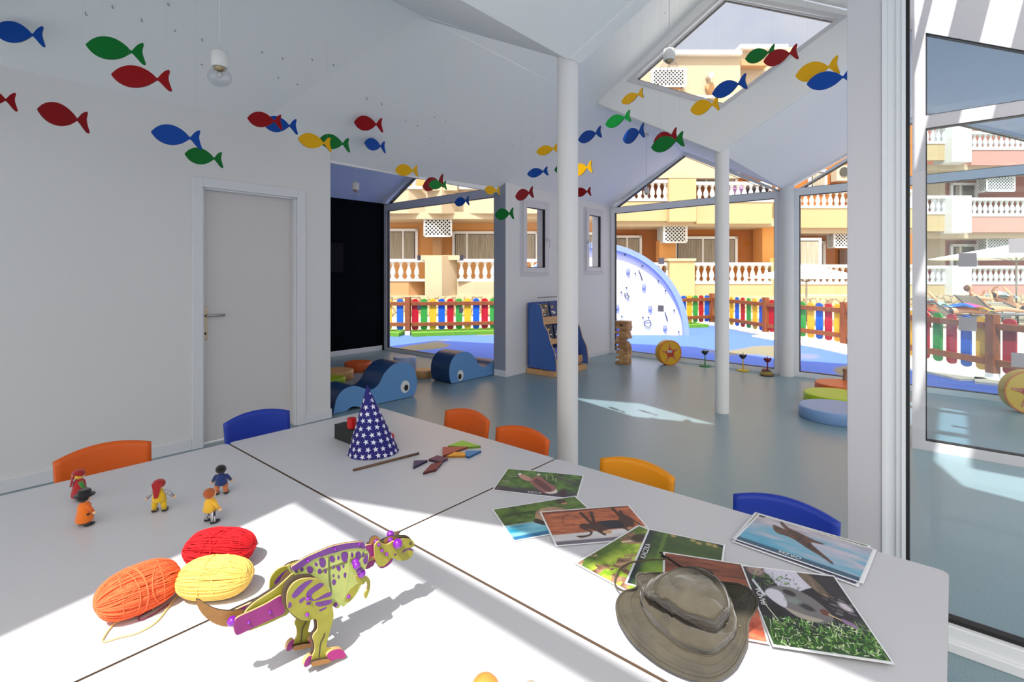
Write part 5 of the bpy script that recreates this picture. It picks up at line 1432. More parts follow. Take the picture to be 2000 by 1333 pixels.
rd = mat('red_peg', (196, 18, 20), .35); yl = mat('yellow_peg', (240, 176, 30), .35)
pr = PZ(685, 836, TZ+.066); b = MB(); b.cyl((pr.x-bxx.x+.005, pr.y-bxx.y, .066), .020, .042, rd, 20); b.build('red_peg', root, bevel=.002)
p2 = PZ(757, 858, TZ); b = MB(); b.cyl((p2.x-bxx.x, p2.y-bxx.y+.03, 0), .016, .05, yl, 20); o2 = b.build('yellow_peg', None, loc=(bxx.x, bxx.y, TZ)); tag(o2, 'yellow wooden peg behind the right edge of the cone hat', 'peg')
p2 = PZ(762, 862, TZ); b = MB(); b.ball((0, 0, .019), .019, rd, 20, 14); o2 = b.build('red_ball', None, loc=(p2.x, p2.y, TZ)); tag(o2, 'red wooden ball beside the right edge of the cone hat', 'ball')
a_, c_ = PZ(690, 919, TZ+.005), PZ(818, 886, TZ+.005)
b = MB(); ctr = (a_+c_)/2; b.tube([a_-ctr+Vector((0, 0, .0)), c_-ctr], .0048, mat('wand_brown', (98, 72, 52), .6, vary=.2, vscale=40), n=12)
o2 = b.build('wooden_stick', None, loc=(ctr.x, ctr.y, TZ+.0052)); tag(o2, 'thin brown wooden stick lying in front of the cone hat', 'stick')
zt = lambda x, y: PZ(620+x*.2251, 650+y*.2251, TZ+.009)
def tang(pts, rgb, label, z=0):
    q = [zt(*p) for p in pts]; c = sum(q, Vector())/len(q)
    b = MB(); b.prism([(v.x-c.x, v.y-c.y, 0) for v in q], (0, 0, .009), mat('tangram_%d_%d_%d' % rgb, rgb, .4, vary=.08, vscale=30), mat('tangram_side_%d_%d_%d' % rgb, tuple(int(v*.6) for v in rgb), .5))
    o_ = b.build('tangram_piece', None, bevel=.0008, loc=(c.x, c.y, TZ+z)); tag(o_, label, 'tangram piece', 'wooden tangram pieces on the far table')
tang([(1256, 936), (1418, 984), (1310, 992), (1130, 982)], (150, 200, 50), 'lime green tangram piece, the farthest one')
tang([(1086, 993), (1308, 990), (1180, 1035), (1098, 1066), (1086, 1062)], (178, 76, 60), 'brick red triangular tangram piece between the green and yellow ones')
tang([(1190, 1036), (1280, 1040), (1283, 1068), (1118, 1072)], (244, 166, 30), 'yellow tangram piece next to the blue one')
tang([(1283, 1026), (1422, 1024), (1312, 1076), (1286, 1068)], (40, 132, 196), 'blue tangram piece at the right end of the pattern')
tang([(1040, 1064), (1132, 1090), (1068, 1122), (964, 1098)], (96, 44, 78), 'dark purple square tangram piece in the middle')
tang([(836, 1110), (956, 1106), (832, 1168)], (52, 40, 96), 'navy blue triangular tangram piece at the left end')
tang([(988, 1138), (1084, 1122), (1030, 1186), (916, 1216)], (122, 44, 50), 'maroon slanted tangram piece, the one nearest the camera')
# wooden ball toys cut by the bottom edge
for px, py, r_, rgb, lab in ((948, 1349, .026, (226, 140, 60), 'orange wooden ball at the bottom edge of the photo'), (1037, 1345, .012, (170, 160, 140), 'tiny grey wooden bead at the bottom edge of the photo')):
    p = PZ(px, py, TZ+r_); b = MB(); b.ball((0, 0, r_), r_, mat('ball_%d' % px, rgb, .35, vary=.1, vscale=30, coat=.3), 24, 16); o_ = b.build('wooden_ball', None, loc=(p.x, p.y, TZ)); tag(o_, lab, 'ball')
# ---------------- printed animal photos ----------------
vc = bpy.data.materials.new('printed_photo'); vc.use_nodes = True
an = vc.node_tree.nodes.new('ShaderNodeVertexColor'); an.layer_name = 'Col'
vc.node_tree.links.new(an.outputs['Color'], vc.node_tree.nodes['Principled BSDF'].inputs['Base Color'])
vc.node_tree.nodes['Principled BSDF'].inputs['Roughness'].default_value = .32
MATS['printed_photo'] = vc
class Cv:
    def __init__(s, seed, W_=168, H_=120):
        s.W, s.H = W_, H_; s.r = np.random.RandomState(seed); s.a = np.ones((H_, W_, 3))*.93
        s.u, s.v = np.meshgrid((np.arange(W_)+.5)/W_*1.41, 1-(np.arange(H_)+.5)/H_)   # v = 1 far edge
        s.v = s.v[::-1]     # row 0 = near
    def n(s, su, sv, oct_=3):
        o = np.zeros_like(s.u); amp = 1; tot = 0
        for k in range(oct_):
            gu, gv = max(2, int(su*2**k*1.41)+2), max(2, int(sv*2**k)+2)
            g = s.r.rand(gv+1, gu+1)
            x = s.u/1.41*(gu-1); y = s.v*(gv-1); xi = x.astype(int); yi = y.astype(int); fx = x-xi; fy = y-yi
            fx = fx*fx*(3-2*fx); fy = fy*fy*(3-2*fy)
            q = g[yi, xi]*(1-fx)*(1-fy)+g[yi, xi+1]*fx*(1-fy)+g[yi+1, xi]*(1-fx)*fy+g[yi+1, xi+1]*fx*fy
            o += q*amp; tot += amp; amp *= .6
        return o/tot
    def mix(s, mask, c):
        c = np.array([lin(c)]) if not isinstance(c, np.ndarray) else c
        m = np.clip(mask, 0, 1)[..., None]; s.a = s.a*(1-m)+c*m
    def grad(s, c0, c1, su=4, sv=4, oct_=4, k=1.6, t=None):
        q = s.n(su, sv, oct_) if t is None else t
        q = np.clip((q-.5)*k+.5, 0, 1)[..., None]; return np.array(lin(c0))*(1-q)+np.array(lin(c1))*q
    def fill(s, c0, c1, mask=None, **k):
        g = s.grad(c0, c1, **k); m = np.ones_like(s.u) if mask is None else np.clip(mask, 0, 1)
        s.a = s.a*(1-m[..., None])+g*m[..., None]
    def poly(s, pts, soft=.012):
        """soft mask of a polygon (u,v)"""
        p = np.array(smooth_pts(pts)); ins = np.zeros_like(s.u, bool); d = np.full_like(s.u, 9.)
        for i in range(len(p)):
            x0, y0 = p[i-1]; x1, y1 = p[i]
            c_ = ((y0 > s.v) != (y1 > s.v))
            with np.errstate(divide='ignore', invalid='ignore'):
                xx = (x1-x0)*(s.v-y0)/(y1-y0+1e-12)+x0
            ins ^= c_ & (s.u < xx)
            L2 = (x1-x0)**2+(y1-y0)**2+1e-12; t = np.clip(((s.u-x0)*(x1-x0)+(s.v-y0)*(y1-y0))/L2, 0, 1)
            d = np.minimum(d, np.hypot(s.u-x0-t*(x1-x0), s.v-y0-t*(y1-y0)))
        sd = np.where(ins, d, -d); return np.clip(sd/soft+.5, 0, 1)
    def ell(s, cu, cv, ru, rv, ang=0, soft=.1):
        x, y = s.u-cu, s.v-cv; c_, s_ = math.cos(ang), math.sin(ang)
        q = np.sqrt(((x*c_+y*s_)/ru)**2+((-x*s_+y*c_)/rv)**2); return np.clip((1-q)/soft, 0, 1)
    def line(s, p, q, w):
        L2 = (q[0]-p[0])**2+(q[1]-p[1])**2+1e-9; t = np.clip(((s.u-p[0])*(q[0]-p[0])+(s.v-p[1])*(q[1]-p[1]))/L2, 0, 1)
        d = np.hypot(s.u-p[0]-t*(q[0]-p[0]), s.v-p[1]-t*(q[1]-p[1])); return np.clip((w-d)/(w*.6)+.3, 0, 1)
    def blades(s, n, box, cols, ln=.09, w=.006, ang0=.3, spread=1.0):
        for _ in range(n):
            cu = s.r.uniform(box[0], box[1]); cv = s.r.uniform(box[2], box[3]); a = ang0+s.r.uniform(-spread, spread); l_ = ln*s.r.uniform(.4, 1)
            s.mix(s.line((cu, cv), (cu+l_*math.cos(a), cv+l_*math.sin(a)), w*s.r.uniform(.6, 1.4)), cols[s.r.randint(len(cols))])
    def border(s, bw=.028):
        m = (s.u < bw) | (s.u > 1.41-bw) | (s.v < bw) | (s.v > 1-bw); s.a[m] = lin((236, 236, 238))
def smooth_pts(pts):
    return [(v.x, v.y) for v in smooth_poly([(x, y, 0) for x, y in pts], 3)]
def photo(A, B, D, cv, z, label, text=None, curl=.0012, seed=0):
    """A: image-left-near corner, B: right-near, D: left-far (table coords); cv rows from near to far"""
    A, B, D = Vector(A), Vector(B), Vector(D); eu = (B-A).normalized(); ev = Vector((-eu.y, eu.x))
    if ev.dot(D-A) < 0: ev = -ev
    Lu, Lv = .297, .21
    c = A+eu*Lu/2+ev*Lv/2
    root = empty('animal_photo', (c.x, c.y, TZ+z), math.atan2(eu.y, eu.x), label, 'photo', 'printed animal photos on the right table')
    W_, H_ = cv.W, cv.H; vs = []; fs = []; sgn = 1 if (Vector((-eu.y, eu.x)).dot(ev) > 0) else -1
    rnd = random.Random(seed); p1, p2 = rnd.uniform(0, 6), rnd.uniform(0, 6)
    for j in range(H_+1):
        for i in range(W_+1):
            x, y = i/W_*Lu-Lu/2, (j/H_*Lv-Lv/2)*sgn
            vs.append((x, y, .0006+curl*(.5+.5*math.sin(x*17+p1)*math.cos(y*13+p2))))
    for j in range(H_):
        for i in range(W_):
            q = (j*(W_+1)+i, j*(W_+1)+i+1, (j+1)*(W_+1)+i+1, (j+1)*(W_+1)+i); fs.append(q if sgn > 0 else q[::-1])
    me = bpy.data.meshes.new('animal_photo'); me.from_pydata(vs, [], fs); me.materials.append(vc)
    ca = me.color_attributes.new('Col', 'FLOAT_COLOR', 'CORNER'); a = np.ones((W_*H_, 4, 4)); a[:, :, :3] = cv.a.reshape(-1, 1, 3)
    ca.data.foreach_set('color', a.ravel()); me.polygons.foreach_set('use_smooth', [True]*len(fs)); me.update()
    o = bpy.data.objects.new('print', me); COL.objects.link(o); o.parent = root
    sd_ = o.modifiers.new('thickness', 'SOLIDIFY'); sd_.thickness = .0005; sd_.offset = -1
    if text:
        s_, u_, v_, rot, size = text
        tcv = bpy.data.curves.new('lettering', 'FONT'); tcv.body = s_; tcv.size = size; tcv.extrude = .0001; tcv.align_x = 'CENTER'; tcv.align_y = 'CENTER'
        to = bpy.data.objects.new('lettering', tcv); COL.objects.link(to)
        dg = bpy.context.evaluated_depsgraph_get(); me2 = bpy.data.meshes.new_from_object(to.evaluated_get(dg)); bpy.data.objects.remove(to)
        me2.materials.clear(); me2.materials.append(mat('white_lettering', (240, 240, 242), .5))
        to = bpy.data.objects.new('lettering', me2); COL.objects.link(to); to.parent = root
        to.location = (u_/1.41*Lu-Lu/2, (v_*Lv-Lv/2)*sgn, .0009+curl); to.rotation_euler = (0, 0, rot*sgn)
    return root
# goat (KOZA)
c = Cv(1); c.fill((30, 52, 18), (96, 138, 52), su=6, sv=7, k=2.2); c.fill((40, 36, 46), (70, 64, 78), mask=np.clip((.30-c.v)*6, 0, 1), su=4, sv=4)
c.mix(c.ell(1.15, .22, .10, .2, 0, .6), (60, 30, 34)); c.fill((60, 40, 50), (90, 66, 84), mask=c.line((1.0, .78), (1.3, .62), .03), su=5, sv=5)
c.mix(c.poly([(.62, .78), (.72, .70), (.86, .52), (1.0, .40), (1.04, .22), (.96, .12), (.84, .12), (.70, .26), (.56, .44), (.52, .60)]), (150, 96, 90))
c.mix(c.poly([(.62, .66), (.76, .54), (.92, .34), (.96, .2), (.88, .2), (.74, .34), (.60, .5)]), (108, 62, 60)); c.mix(c.poly([(.86, .14), (.96, .10), (1.06, .18), (1.02, .30), (.98, .2)]), (226, 206, 200))
c.mix(c.poly([(.28, .80), (.40, .76), (.54, .62), (.52, .52), (.40, .56), (.28, .70)]), (196, 142, 128)); c.mix(c.ell(.29, .78, .03, .05), (238, 232, 226)); c.mix(c.ell(.62, .84, .03, .05), (230, 214, 206))
for q in ((.86, .86, .92, .66), (.76, .84, .80, .66), (.94, .76, .98, .6)): c.mix(c.line(q[:2], q[2:], .012), (150, 168, 110))
c.mix(c.line((.18, .88), (.30, .66), .012), (30, 40, 30)); c.blades(12, (.04, .22, .2, .9), [(176, 190, 160), (120, 136, 120), (70, 84, 80)], ln=.12, w=.009, ang0=0, spread=.2); c.border()
photo((1.305, 1.218), (1.436, .955), (1.486, 1.309), c, .0006, 'photo of a brown goat lettered KOZA, the one farthest from the camera', ('KOZA', .70, .085, PI, .018), seed=1)
# water animal, green bank and turquoise water
c = Cv(2); c.fill((44, 66, 22), (104, 136, 52), su=6, sv=10, k=2); c.mix(c.line((0, .72), (.7, .72), .03)*.6, (26, 42, 20)); c.fill((20, 140, 170), (150, 214, 232), mask=np.clip((.46-.06*c.u-c.v)*20, 0, 1), su=2, sv=6, k=1.8)
c.mix(np.clip((.13-c.v)*30, 0, 1), (40, 110, 156)); c.mix(np.clip((.5-abs(c.v-.42)*14), 0, 1)*.8, (198, 214, 214))
body_ = c.poly([(.52, .40), (.56, .62), (.70, .76), (.92, .76), (1.05, .60), (1.0, .36), (.84, .28), (.66, .30)])
c.fill((150, 112, 84), (206, 168, 134), mask=body_, su=14, sv=14, k=2); c.mix(c.poly([(.46, .44), (.54, .50), (.62, .36), (.72, .26), (.80, .24), (.66, .20), (.50, .34)]), (56, 40, 34)); c.mix(c.ell(.74, .27, .06, .04), (236, 214, 200)); c.mix(c.ell(1.1, .88, .07, .07), (70, 46, 30)); c.mix(c.ell(1.12, .80, .05, .03), (196, 130, 100)); c.border()
photo((1.094, .938), (1.352, .790), (1.187, 1.126), c, .0012, 'photo of a furry animal on turquoise water, partly under the orange ground photo', seed=2)
# monkey on red ground
c = Cv(3); c.fill((150, 76, 40), (206, 118, 74), su=5, sv=14, k=2.2); c.blades(26, (.0, 1.3, .3, .98), [(110, 50, 30), (90, 40, 30)], ln=.3, w=.006, ang0=0, spread=.06)
c.mix(c.line((0, .92), (1.41, .97), .02), (84, 40, 34)); c.fill((190, 182, 182), (226, 222, 222), mask=np.clip((.30+.03*c.u-c.v)*30, 0, 1), su=3, sv=3); c.mix(np.clip((.125-c.v)*40, 0, 1), (112, 104, 118))
mk = (74, 46, 34)
c.mix(c.poly([(.34, .22), (.50, .22), (.56, .30), (.46, .42), (.50, .54), (.66, .52), (.80, .58), (1.06, .56), (1.12, .66), (1.24, .70), (1.28, .54), (1.22, .34), (1.10, .22), (1.04, .32), (.82, .32), (.74, .16), (.66, .30), (.56, .40), (.60, .30), (.54, .20), (.40, .16)]), mk)
c.mix(c.poly([(.80, .56), (1.06, .55), (1.08, .36), (.86, .36)]), (36, 34, 44)); 
for q in ((.66, .52, .60, .86), (.70, .54, .76, .86), (1.14, .66, 1.12, .92), (1.18, .66, 1.2, .82)): c.mix(c.line(q[:2], q[2:], .030), (64, 38, 30))
for a_ in np.linspace(0, 2.6, 14): c.mix(c.ell(.40+.14*math.cos(a_+.6), .66+.22*math.sin(a_+.6)-.05, .010, .014), (50, 30, 24))
c.mix(c.ell(.80, .26, .07, .05), (206, 160, 120)); c.mix(c.ell(1.16, .30, .06, .05), (190, 130, 90)); c.mix(c.line((1.26, .60), (1.33, .36), .015), (60, 36, 28)); c.border()
photo((1.148, .831), (1.376, .640), (1.278, .983), c, .0024, 'photo of a dark monkey walking on reddish ground', seed=3)
# lime meadow with timber
c = Cv(4); c.fill((120, 160, 30), (196, 214, 80), su=8, sv=12, k=2.4); c.fill((50, 80, 24), (96, 120, 40), mask=np.clip((c.v-.72)*6, 0, 1), su=9, sv=9)
c.fill((96, 62, 40), (190, 150, 120), mask=c.n(6, 6, 3) > .60, su=10, sv=10, k=2)
for q, col in (((.36, .62, .92, .30), (206, 168, 124)), ((.60, .66, 1.0, .40), (176, 150, 96)), ((.86, .88, 1.3, .62), (222, 190, 160)), ((.9, .8, 1.3, .5), (170, 130, 100))): c.mix(c.line(q[:2], q[2:], .028), col)
c.mix(c.ell(1.12, .78, .18, .12, -.3, .3), (66, 56, 36)); c.mix(c.ell(.85, .2, .2, .1, 0, .5), (190, 90, 80)); c.mix(c.poly([(.0, .0), (.09, .0), (.09, .09), (.0, .09)]), (40, 44, 48)); c.mix(c.ell(1.12, .3, .1, .1), (120, 40, 44)); c.border()
photo((1.090, .530), (1.06, .826), (1.30, .530), c, .0030, 'x') if False else None
def photo4():
    A = Vector((1.112, .746)); eu = Vector((.295, -.032)).normalized(); ev = Vector((-.108, -.995)) * 1
    near = A + Vector((eu.y, -eu.x))*.21
    c.a = c.a[::1]
    return photo(tuple(near), tuple(near+eu*.297), tuple(A), c, .0034, 'photo of a lime green meadow with pale timber, left of the duck photo', seed=4)
photo4()
# duck (KACZKA)
c = Cv(5); c.fill((40, 64, 30), (76, 104, 46), su=8, sv=4, k=1.6); c.fill((110, 160, 40), (176, 206, 70), mask=np.clip((.34-abs(c.u-.62))*3, 0, 1)*np.clip((.62-c.v)*3, 0, 1), su=4, sv=5)
c.mix(np.clip((.20-c.u)*8, 0, 1), (40, 52, 52)); c.mix(c.line((.22, .0), (.36, 1), .04)*.5, (130, 170, 60)); 
for q in ((.5, .94), (.86, .86), (.95, .84), (1.1, .82), (1.2, .8)): c.mix(c.ell(q[0], q[1], .05, .04, 0, .6), (178, 156, 96))
c.mix(c.ell(.88, .46, .06, .05), (120, 70, 50)); c.mix(c.ell(.96, .50, .05, .02), (206, 196, 180)); c.mix(c.ell(.92, .30, .10, .05, 0, .5), (150, 170, 190)); c.mix(c.ell(.8, .38, .05, .05), (50, 110, 80)); c.blades(18, (.5, .8, .08, .3), [(200, 224, 190), (150, 200, 120)], ln=.03, w=.006)
c.mix(c.poly([(1.30, .90), (1.41, .90), (1.41, 1.0), (1.30, 1.0)]), (30, 40, 44)); c.border()
A_ = Vector((1.117, .604)); B_2 = Vector((1.18, .40)); 
def photo5():
    L_ = Vector((1.406, .682)); N_ = Vector((1.117, .604))      # the left side of the print, far and near
    ev = (L_-N_).normalized(); eu = Vector((ev.y, -ev.x))
    # paint is landscape with u along the long side; here the long side runs from near to far
    return N_, L_, eu
N_, L_, eu5 = photo5()
# rotate the painting so that its long side lies along the near-far direction
def rot_cv(c_):
    n_c = Cv(0, c_.H, c_.W); n_c.a = np.transpose(c_.a, (1, 0, 2))[:, ::-1].copy(); return n_c
c5 = Cv(55, 120, 168)
c5.u, c5.v = np.meshgrid((np.arange(120)+.5)/120, (np.arange(168)+.5)/168*1.41); s5 = c5
def n5(su, sv, oct_=3):
    o = np.zeros_like(s5.u); amp = 1; tot = 0
    for k in range(oct_):
        g = s5.r.rand(int(sv*2**k*1.41)+3, int(su*2**k)+3); x = s5.u*(g.shape[1]-2); y = s5.v/1.41*(g.shape[0]-2); xi = x.astype(int); yi = y.astype(int); fx = x-xi; fy = y-yi
        o += (g[yi, xi]*(1-fx)*(1-fy)+g[yi, xi+1]*fx*(1-fy)+g[yi+1, xi]*(1-fx)*fy+g[yi+1, xi+1]*fx*fy)*amp; tot += amp; amp *= .6
    return o/tot
def portrait(cv):
    cv.n = n5
c5.n = n5
c5.fill((42, 66, 30), (72, 100, 44), su=3, sv=9, k=1.6)
c5.fill((110, 158, 40), (170, 204, 70), mask=np.clip((.80-c5.v)*3, 0, 1)*np.clip(1.15-abs(c5.u-.45)*2.2, 0, 1), su=4, sv=6)
c5.mix(np.clip((.15-c5.u)*12, 0, 1), (38, 50, 50)); c5.mix(c5.line((.25, 0), (.25, 1.41), .03)*.4, (120, 160, 60))
for q in ((.35, 1.35), (.60, 1.34), (.68, 1.30), (.80, 1.33), (.88, 1.32)): c5.mix(c5.ell(q[0], q[1], .05, .05, 0, .6), (178, 156, 96))
c5.mix(c5.ell(.62, .84, .06, .05), (130, 74, 54)); c5.mix(c5.ell(.68, .88, .05, .015), (206, 196, 180)); c5.mix(c5.ell(.70, .70, .09, .05, 0, .5), (150, 170, 196)); c5.mix(c5.ell(.55, .88, .04, .03), (50, 110, 80)); c5.blades(26, (.35, .6, .45, .75), [(200, 224, 190), (150, 200, 120)], ln=.03, w=.006)
c5.mix(c5.poly([(.90, 1.33), (1.0, 1.33), (1.0, 1.41), (.90, 1.41)]), (30, 40, 44))
bw = .028; m5 = (c5.u < bw) | (c5.u > 1-bw) | (c5.v < bw) | (c5.v > 1.41-bw); c5.a[m5] = lin((236, 236, 238))
def photo_p(N_, L_, cv, z, label, text=None, seed=0):
    """portrait print: N_ left-near corner, L_ left-far corner"""
    N_, L_ = Vector(N_), Vector(L_); ev = (L_-N_).normalized(); eu = Vector((ev.y, -ev.x)); Lu, Lv = .21, .297
    c_ = N_+eu*Lu/2+ev*Lv/2
    root = empty('animal_photo', (c_.x, c_.y, TZ+z), math.atan2(eu.y, eu.x), label, 'photo', 'printed animal photos on the right table')
    H_, W_ = cv.a.shape[:2]; vs = []; fs = []
    for j in range(H_+1):
        for i in range(W_+1):
            x, y = i/W_*Lu-Lu/2, j/H_*Lv-Lv/2; vs.append((x, y, .0006+.001*(.5+.5*math.sin(x*17+seed)*math.cos(y*13))))
    for j in range(H_):
        for i in range(W_): fs.append((j*(W_+1)+i, j*(W_+1)+i+1, (j+1)*(W_+1)+i+1, (j+1)*(W_+1)+i))
    me = bpy.data.meshes.new('animal_photo'); me.from_pydata(vs, [], fs); me.materials.append(vc)
    ca = me.color_attributes.new('Col', 'FLOAT_COLOR', 'CORNER'); a = np.ones((W_*H_, 4, 4)); a[:, :, :3] = cv.a.reshape(-1, 1, 3)
    ca.data.foreach_set('color', a.ravel()); me.polygons.foreach_set('use_smooth', [True]*len(fs)); me.update()
    o = bpy.data.objects.new('print', me); COL.objects.link(o); o.parent = root
    sd_ = o.modifiers.new('thickness', 'SOLIDIFY'); sd_.thickness = .0005; sd_.offset = -1
    if text:
        s_, u_, v_, rot, size = text
        tcv = bpy.data.curves.new('lettering', 'FONT'); tcv.body = s_; tcv.size = size; tcv.extrude = .0001; tcv.align_x = 'CENTER'; tcv.align_y = 'CENTER'
        to = bpy.data.objects.new('lettering', tcv); COL.objects.link(to)
        me2 = bpy.data.meshes.new_from_object(to.evaluated_get(bpy.context.evaluated_depsgraph_get())); bpy.data.objects.remove(to)
        me2.materials.clear(); me2.materials.append(mat('white_lettering', (240, 240, 242), .5))
        to = bpy.data.objects.new('lettering', me2); COL.objects.link(to); to.parent = root
        to.location = (u_*Lu-Lu/2, v_/1.41*Lv-Lv/2, .0021); to.rotation_euler = (0, 0, rot)
    return root
photo_p(N_, L_, c5, .0046, 'photo of a duck on green water lettered KACZKA', ('KACZKA', .085, .80, PI/2, .020), seed=5)
# red-brown photo under the hat
c = Cv(6); c.fill((92, 44, 26), (170, 92, 58), su=4, sv=16, k=2); c.fill((200, 84, 56), (240, 130, 96), mask=np.clip((.5-c.v)*4, 0, 1), su=16, sv=16, k=2.4); c.mix(np.clip((c.v-.9)*20, 0, 1), (70, 34, 28)); c.border()
photo((1.052, .478), (1.123, .281), (1.32, .60), c, .0052, 'x') if False else None
E6 = (Vector((1.415, .41))-Vector((1.123, .281))).normalized(); NR = Vector((1.123, .281)); NL = NR+Vector((-E6.y, E6.x))*.21
c6 = Cv(56, 120, 168); c6.u, c6.v = c5.u, c5.v; s5 = c6; c6.n = n5
c6.fill((84, 40, 26), (160, 86, 54), su=3, sv=24, k=2.2); c6.fill((206, 84, 54), (242, 132, 98), mask=np.clip((.62-c6.v)*4, 0, 1), su=16, sv=22, k=2.4); c6.a[m5] = lin((236, 236, 238))
photo_p(tuple(NL), tuple(NL+E6*.297), c6, .0062, 'reddish brown photo half covered by the cloth hat', seed=6)
# panda
def panda_cv():
    global s5
    c = Cv(57, 168, 236); c.u, c.v = np.meshgrid((np.arange(168)+.5)/168, (np.arange(236)+.5)/236*1.41); s5 = c; c.n = n5
    return c
c = Cv(7, 236, 168)
def landscape_n(cv):
    return cv
c.fill((16, 18, 22), (46, 44, 52), su=5, sv=6, k=1.8)
c.fill((196, 190, 210), (226, 222, 236), mask=c.poly([(.36, .98), (1.0, .98), (.98, .80), (.84, .74), (.60, .66), (.46, .72), (.40, .84)]), su=4, sv=4)
c.fill((70, 56, 44), (130, 112, 92), mask=c.poly([(.84, 1.0), (1.0, 1.0), (1.14, .70), (1.06, .66), (.92, .80)]), su=14, sv=4)
c.fill((120, 96, 90), (176, 150, 140), mask=c.ell(.20, .93, .16, .09, 0, .4), su=8, sv=8)
c.blades(150, (.10, .72, .56, .90), [(30, 60, 20), (70, 120, 40), (24, 44, 20), (150, 176, 110), (90, 140, 60)], ln=.08, w=.004, ang0=.3, spread=.9)
c.fill((20, 50, 14), (56, 96, 30), mask=np.clip((.36-.10*np.sin(c.u*3)-c.v)*9, 0, 1), su=12, sv=10, k=2)
c.blades(620, (.04, 1.38, .03, .34), [(40, 110, 30), (90, 160, 50), (170, 206, 120), (20, 60, 20), (120, 190, 70), (230, 240, 200), (16, 40, 24)], ln=.07, w=.0042, ang0=.5, spread=1.2)
c.mix(c.poly([(.22, .64), (.34, .72), (.60, .74), (.84, .64), (.98, .48), (.98, .38), (.80, .32), (.58, .36), (.40, .44), (.26, .54)]), (120, 116, 116))
c.mix(c.poly([(.20, .62), (.30, .69), (.44, .66), (.46, .54), (.40, .46), (.28, .52)]), (214, 212, 224)); c.mix(c.poly([(.40, .46), (.62, .40), (.84, .36), (.7, .33), (.5, .37)]), (176, 166, 152))
c.mix(c.ell(.56, .66, .10, .045, -.2, .3), (40, 38, 42)); c.mix(c.ell(.70, .50, .13, .05, -.3, .4), (52, 50, 54)); c.mix(c.ell(.56, .56, .14, .05, -.1, .5), (132, 142, 140)); c.mix(c.ell(.92, .46, .06, .04), (110, 62, 50)); c.mix(c.ell(.24, .40, .14, .09, .2, .3), (18, 18, 20))
c.mix(c.line((.96, .44), (1.14, .37), .008), (222, 196, 150)); c.mix(c.line((1.12, .38), (1.22, .34), .03), (150, 120, 160)); c.mix(c.ell(1.26, .56, .10, .06, -.4, .5), (216, 204, 214)); c.mix(c.line((.10, .78), (.18, .60), .02), (210, 214, 226)); c.mix(c.line((.12, .50), (.22, .30), .008), (206, 214, 190))
c.blades(40, (1.0, 1.38, .3, .7), [(160, 150, 150), (90, 80, 90)], ln=.09, w=.004, ang0=-.4, spread=.2)
c.border(.022)
photo((1.117, .275), (1.208, .088), (1.379, .415), c, .0076, 'x') if False else None
# the panda print is a landscape sheet whose left side faces the hat
PA, PN = Vector((1.379, .415)), Vector((1.117, .275))
ev7 = (PA-PN).normalized(); eu7 = Vector((ev7.y, -ev7.x))
def photo_free(N_, ev, Lu, Lv, cv, z, label, text, seed):
    eu = Vector((ev.y, -ev.x)); c_ = N_+eu*Lu/2+ev*Lv/2
    root = empty('animal_photo', (c_.x, c_.y, TZ+z), math.atan2(eu.y, eu.x), label, 'photo', 'printed animal photos on the right table')
    H_, W_ = cv.a.shape[:2]; vs = []; fs = []
    for j in range(H_+1):
        for i in range(W_+1):
            x, y = i/W_*Lu-Lu/2, j/H_*Lv-Lv/2; vs.append((x, y, .0006+.0012*(.5+.5*math.sin(x*17+seed)*math.cos(y*13))))
    for j in range(H_):
        for i in range(W_): fs.append((j*(W_+1)+i, j*(W_+1)+i+1, (j+1)*(W_+1)+i+1, (j+1)*(W_+1)+i))
    me = bpy.data.meshes.new('animal_photo'); me.from_pydata(vs, [], fs); me.materials.append(vc)
    ca = me.color_attributes.new('Col', 'FLOAT_COLOR', 'CORNER'); a = np.ones((W_*H_, 4, 4)); a[:, :, :3] = cv.a.reshape(-1, 1, 3)
    ca.data.foreach_set('color', a.ravel()); me.polygons.foreach_set('use_smooth', [True]*len(fs)); me.update()
    o = bpy.data.objects.new('print', me); COL.objects.link(o); o.parent = root
    sd_ = o.modifiers.new('thickness', 'SOLIDIFY'); sd_.thickness = .0005; sd_.offset = -1
    if text:
        s_, u_, v_, rot, size = text
        tcv = bpy.data.curves.new('lettering', 'FONT'); tcv.body = s_; tcv.size = size; tcv.extrude = .0001; tcv.align_x = 'CENTER'; tcv.align_y = 'CENTER'
        to = bpy.data.objects.new('lettering', tcv); COL.objects.link(to)
        me2 = bpy.data.meshes.new_from_object(to.evaluated_get(bpy.context.evaluated_depsgraph_get())); bpy.data.objects.remove(to)
        me2.materials.clear(); me2.materials.append(mat('white_lettering', (240, 240, 242), .5))
        to = bpy.data.objects.new('lettering', me2); COL.objects.link(to); to.parent = root
        to.location = (u_*Lu-Lu/2, v_*Lv-Lv/2, .0023); to.rotation_euler = (0, 0, rot)
    return root
photo_free(PN, ev7, .215, .297, c, .0080, 'photo of a panda among leaves lettered PANDA, right of the hat', ('PANDA', .085, .56, PI/2, .019), 7)
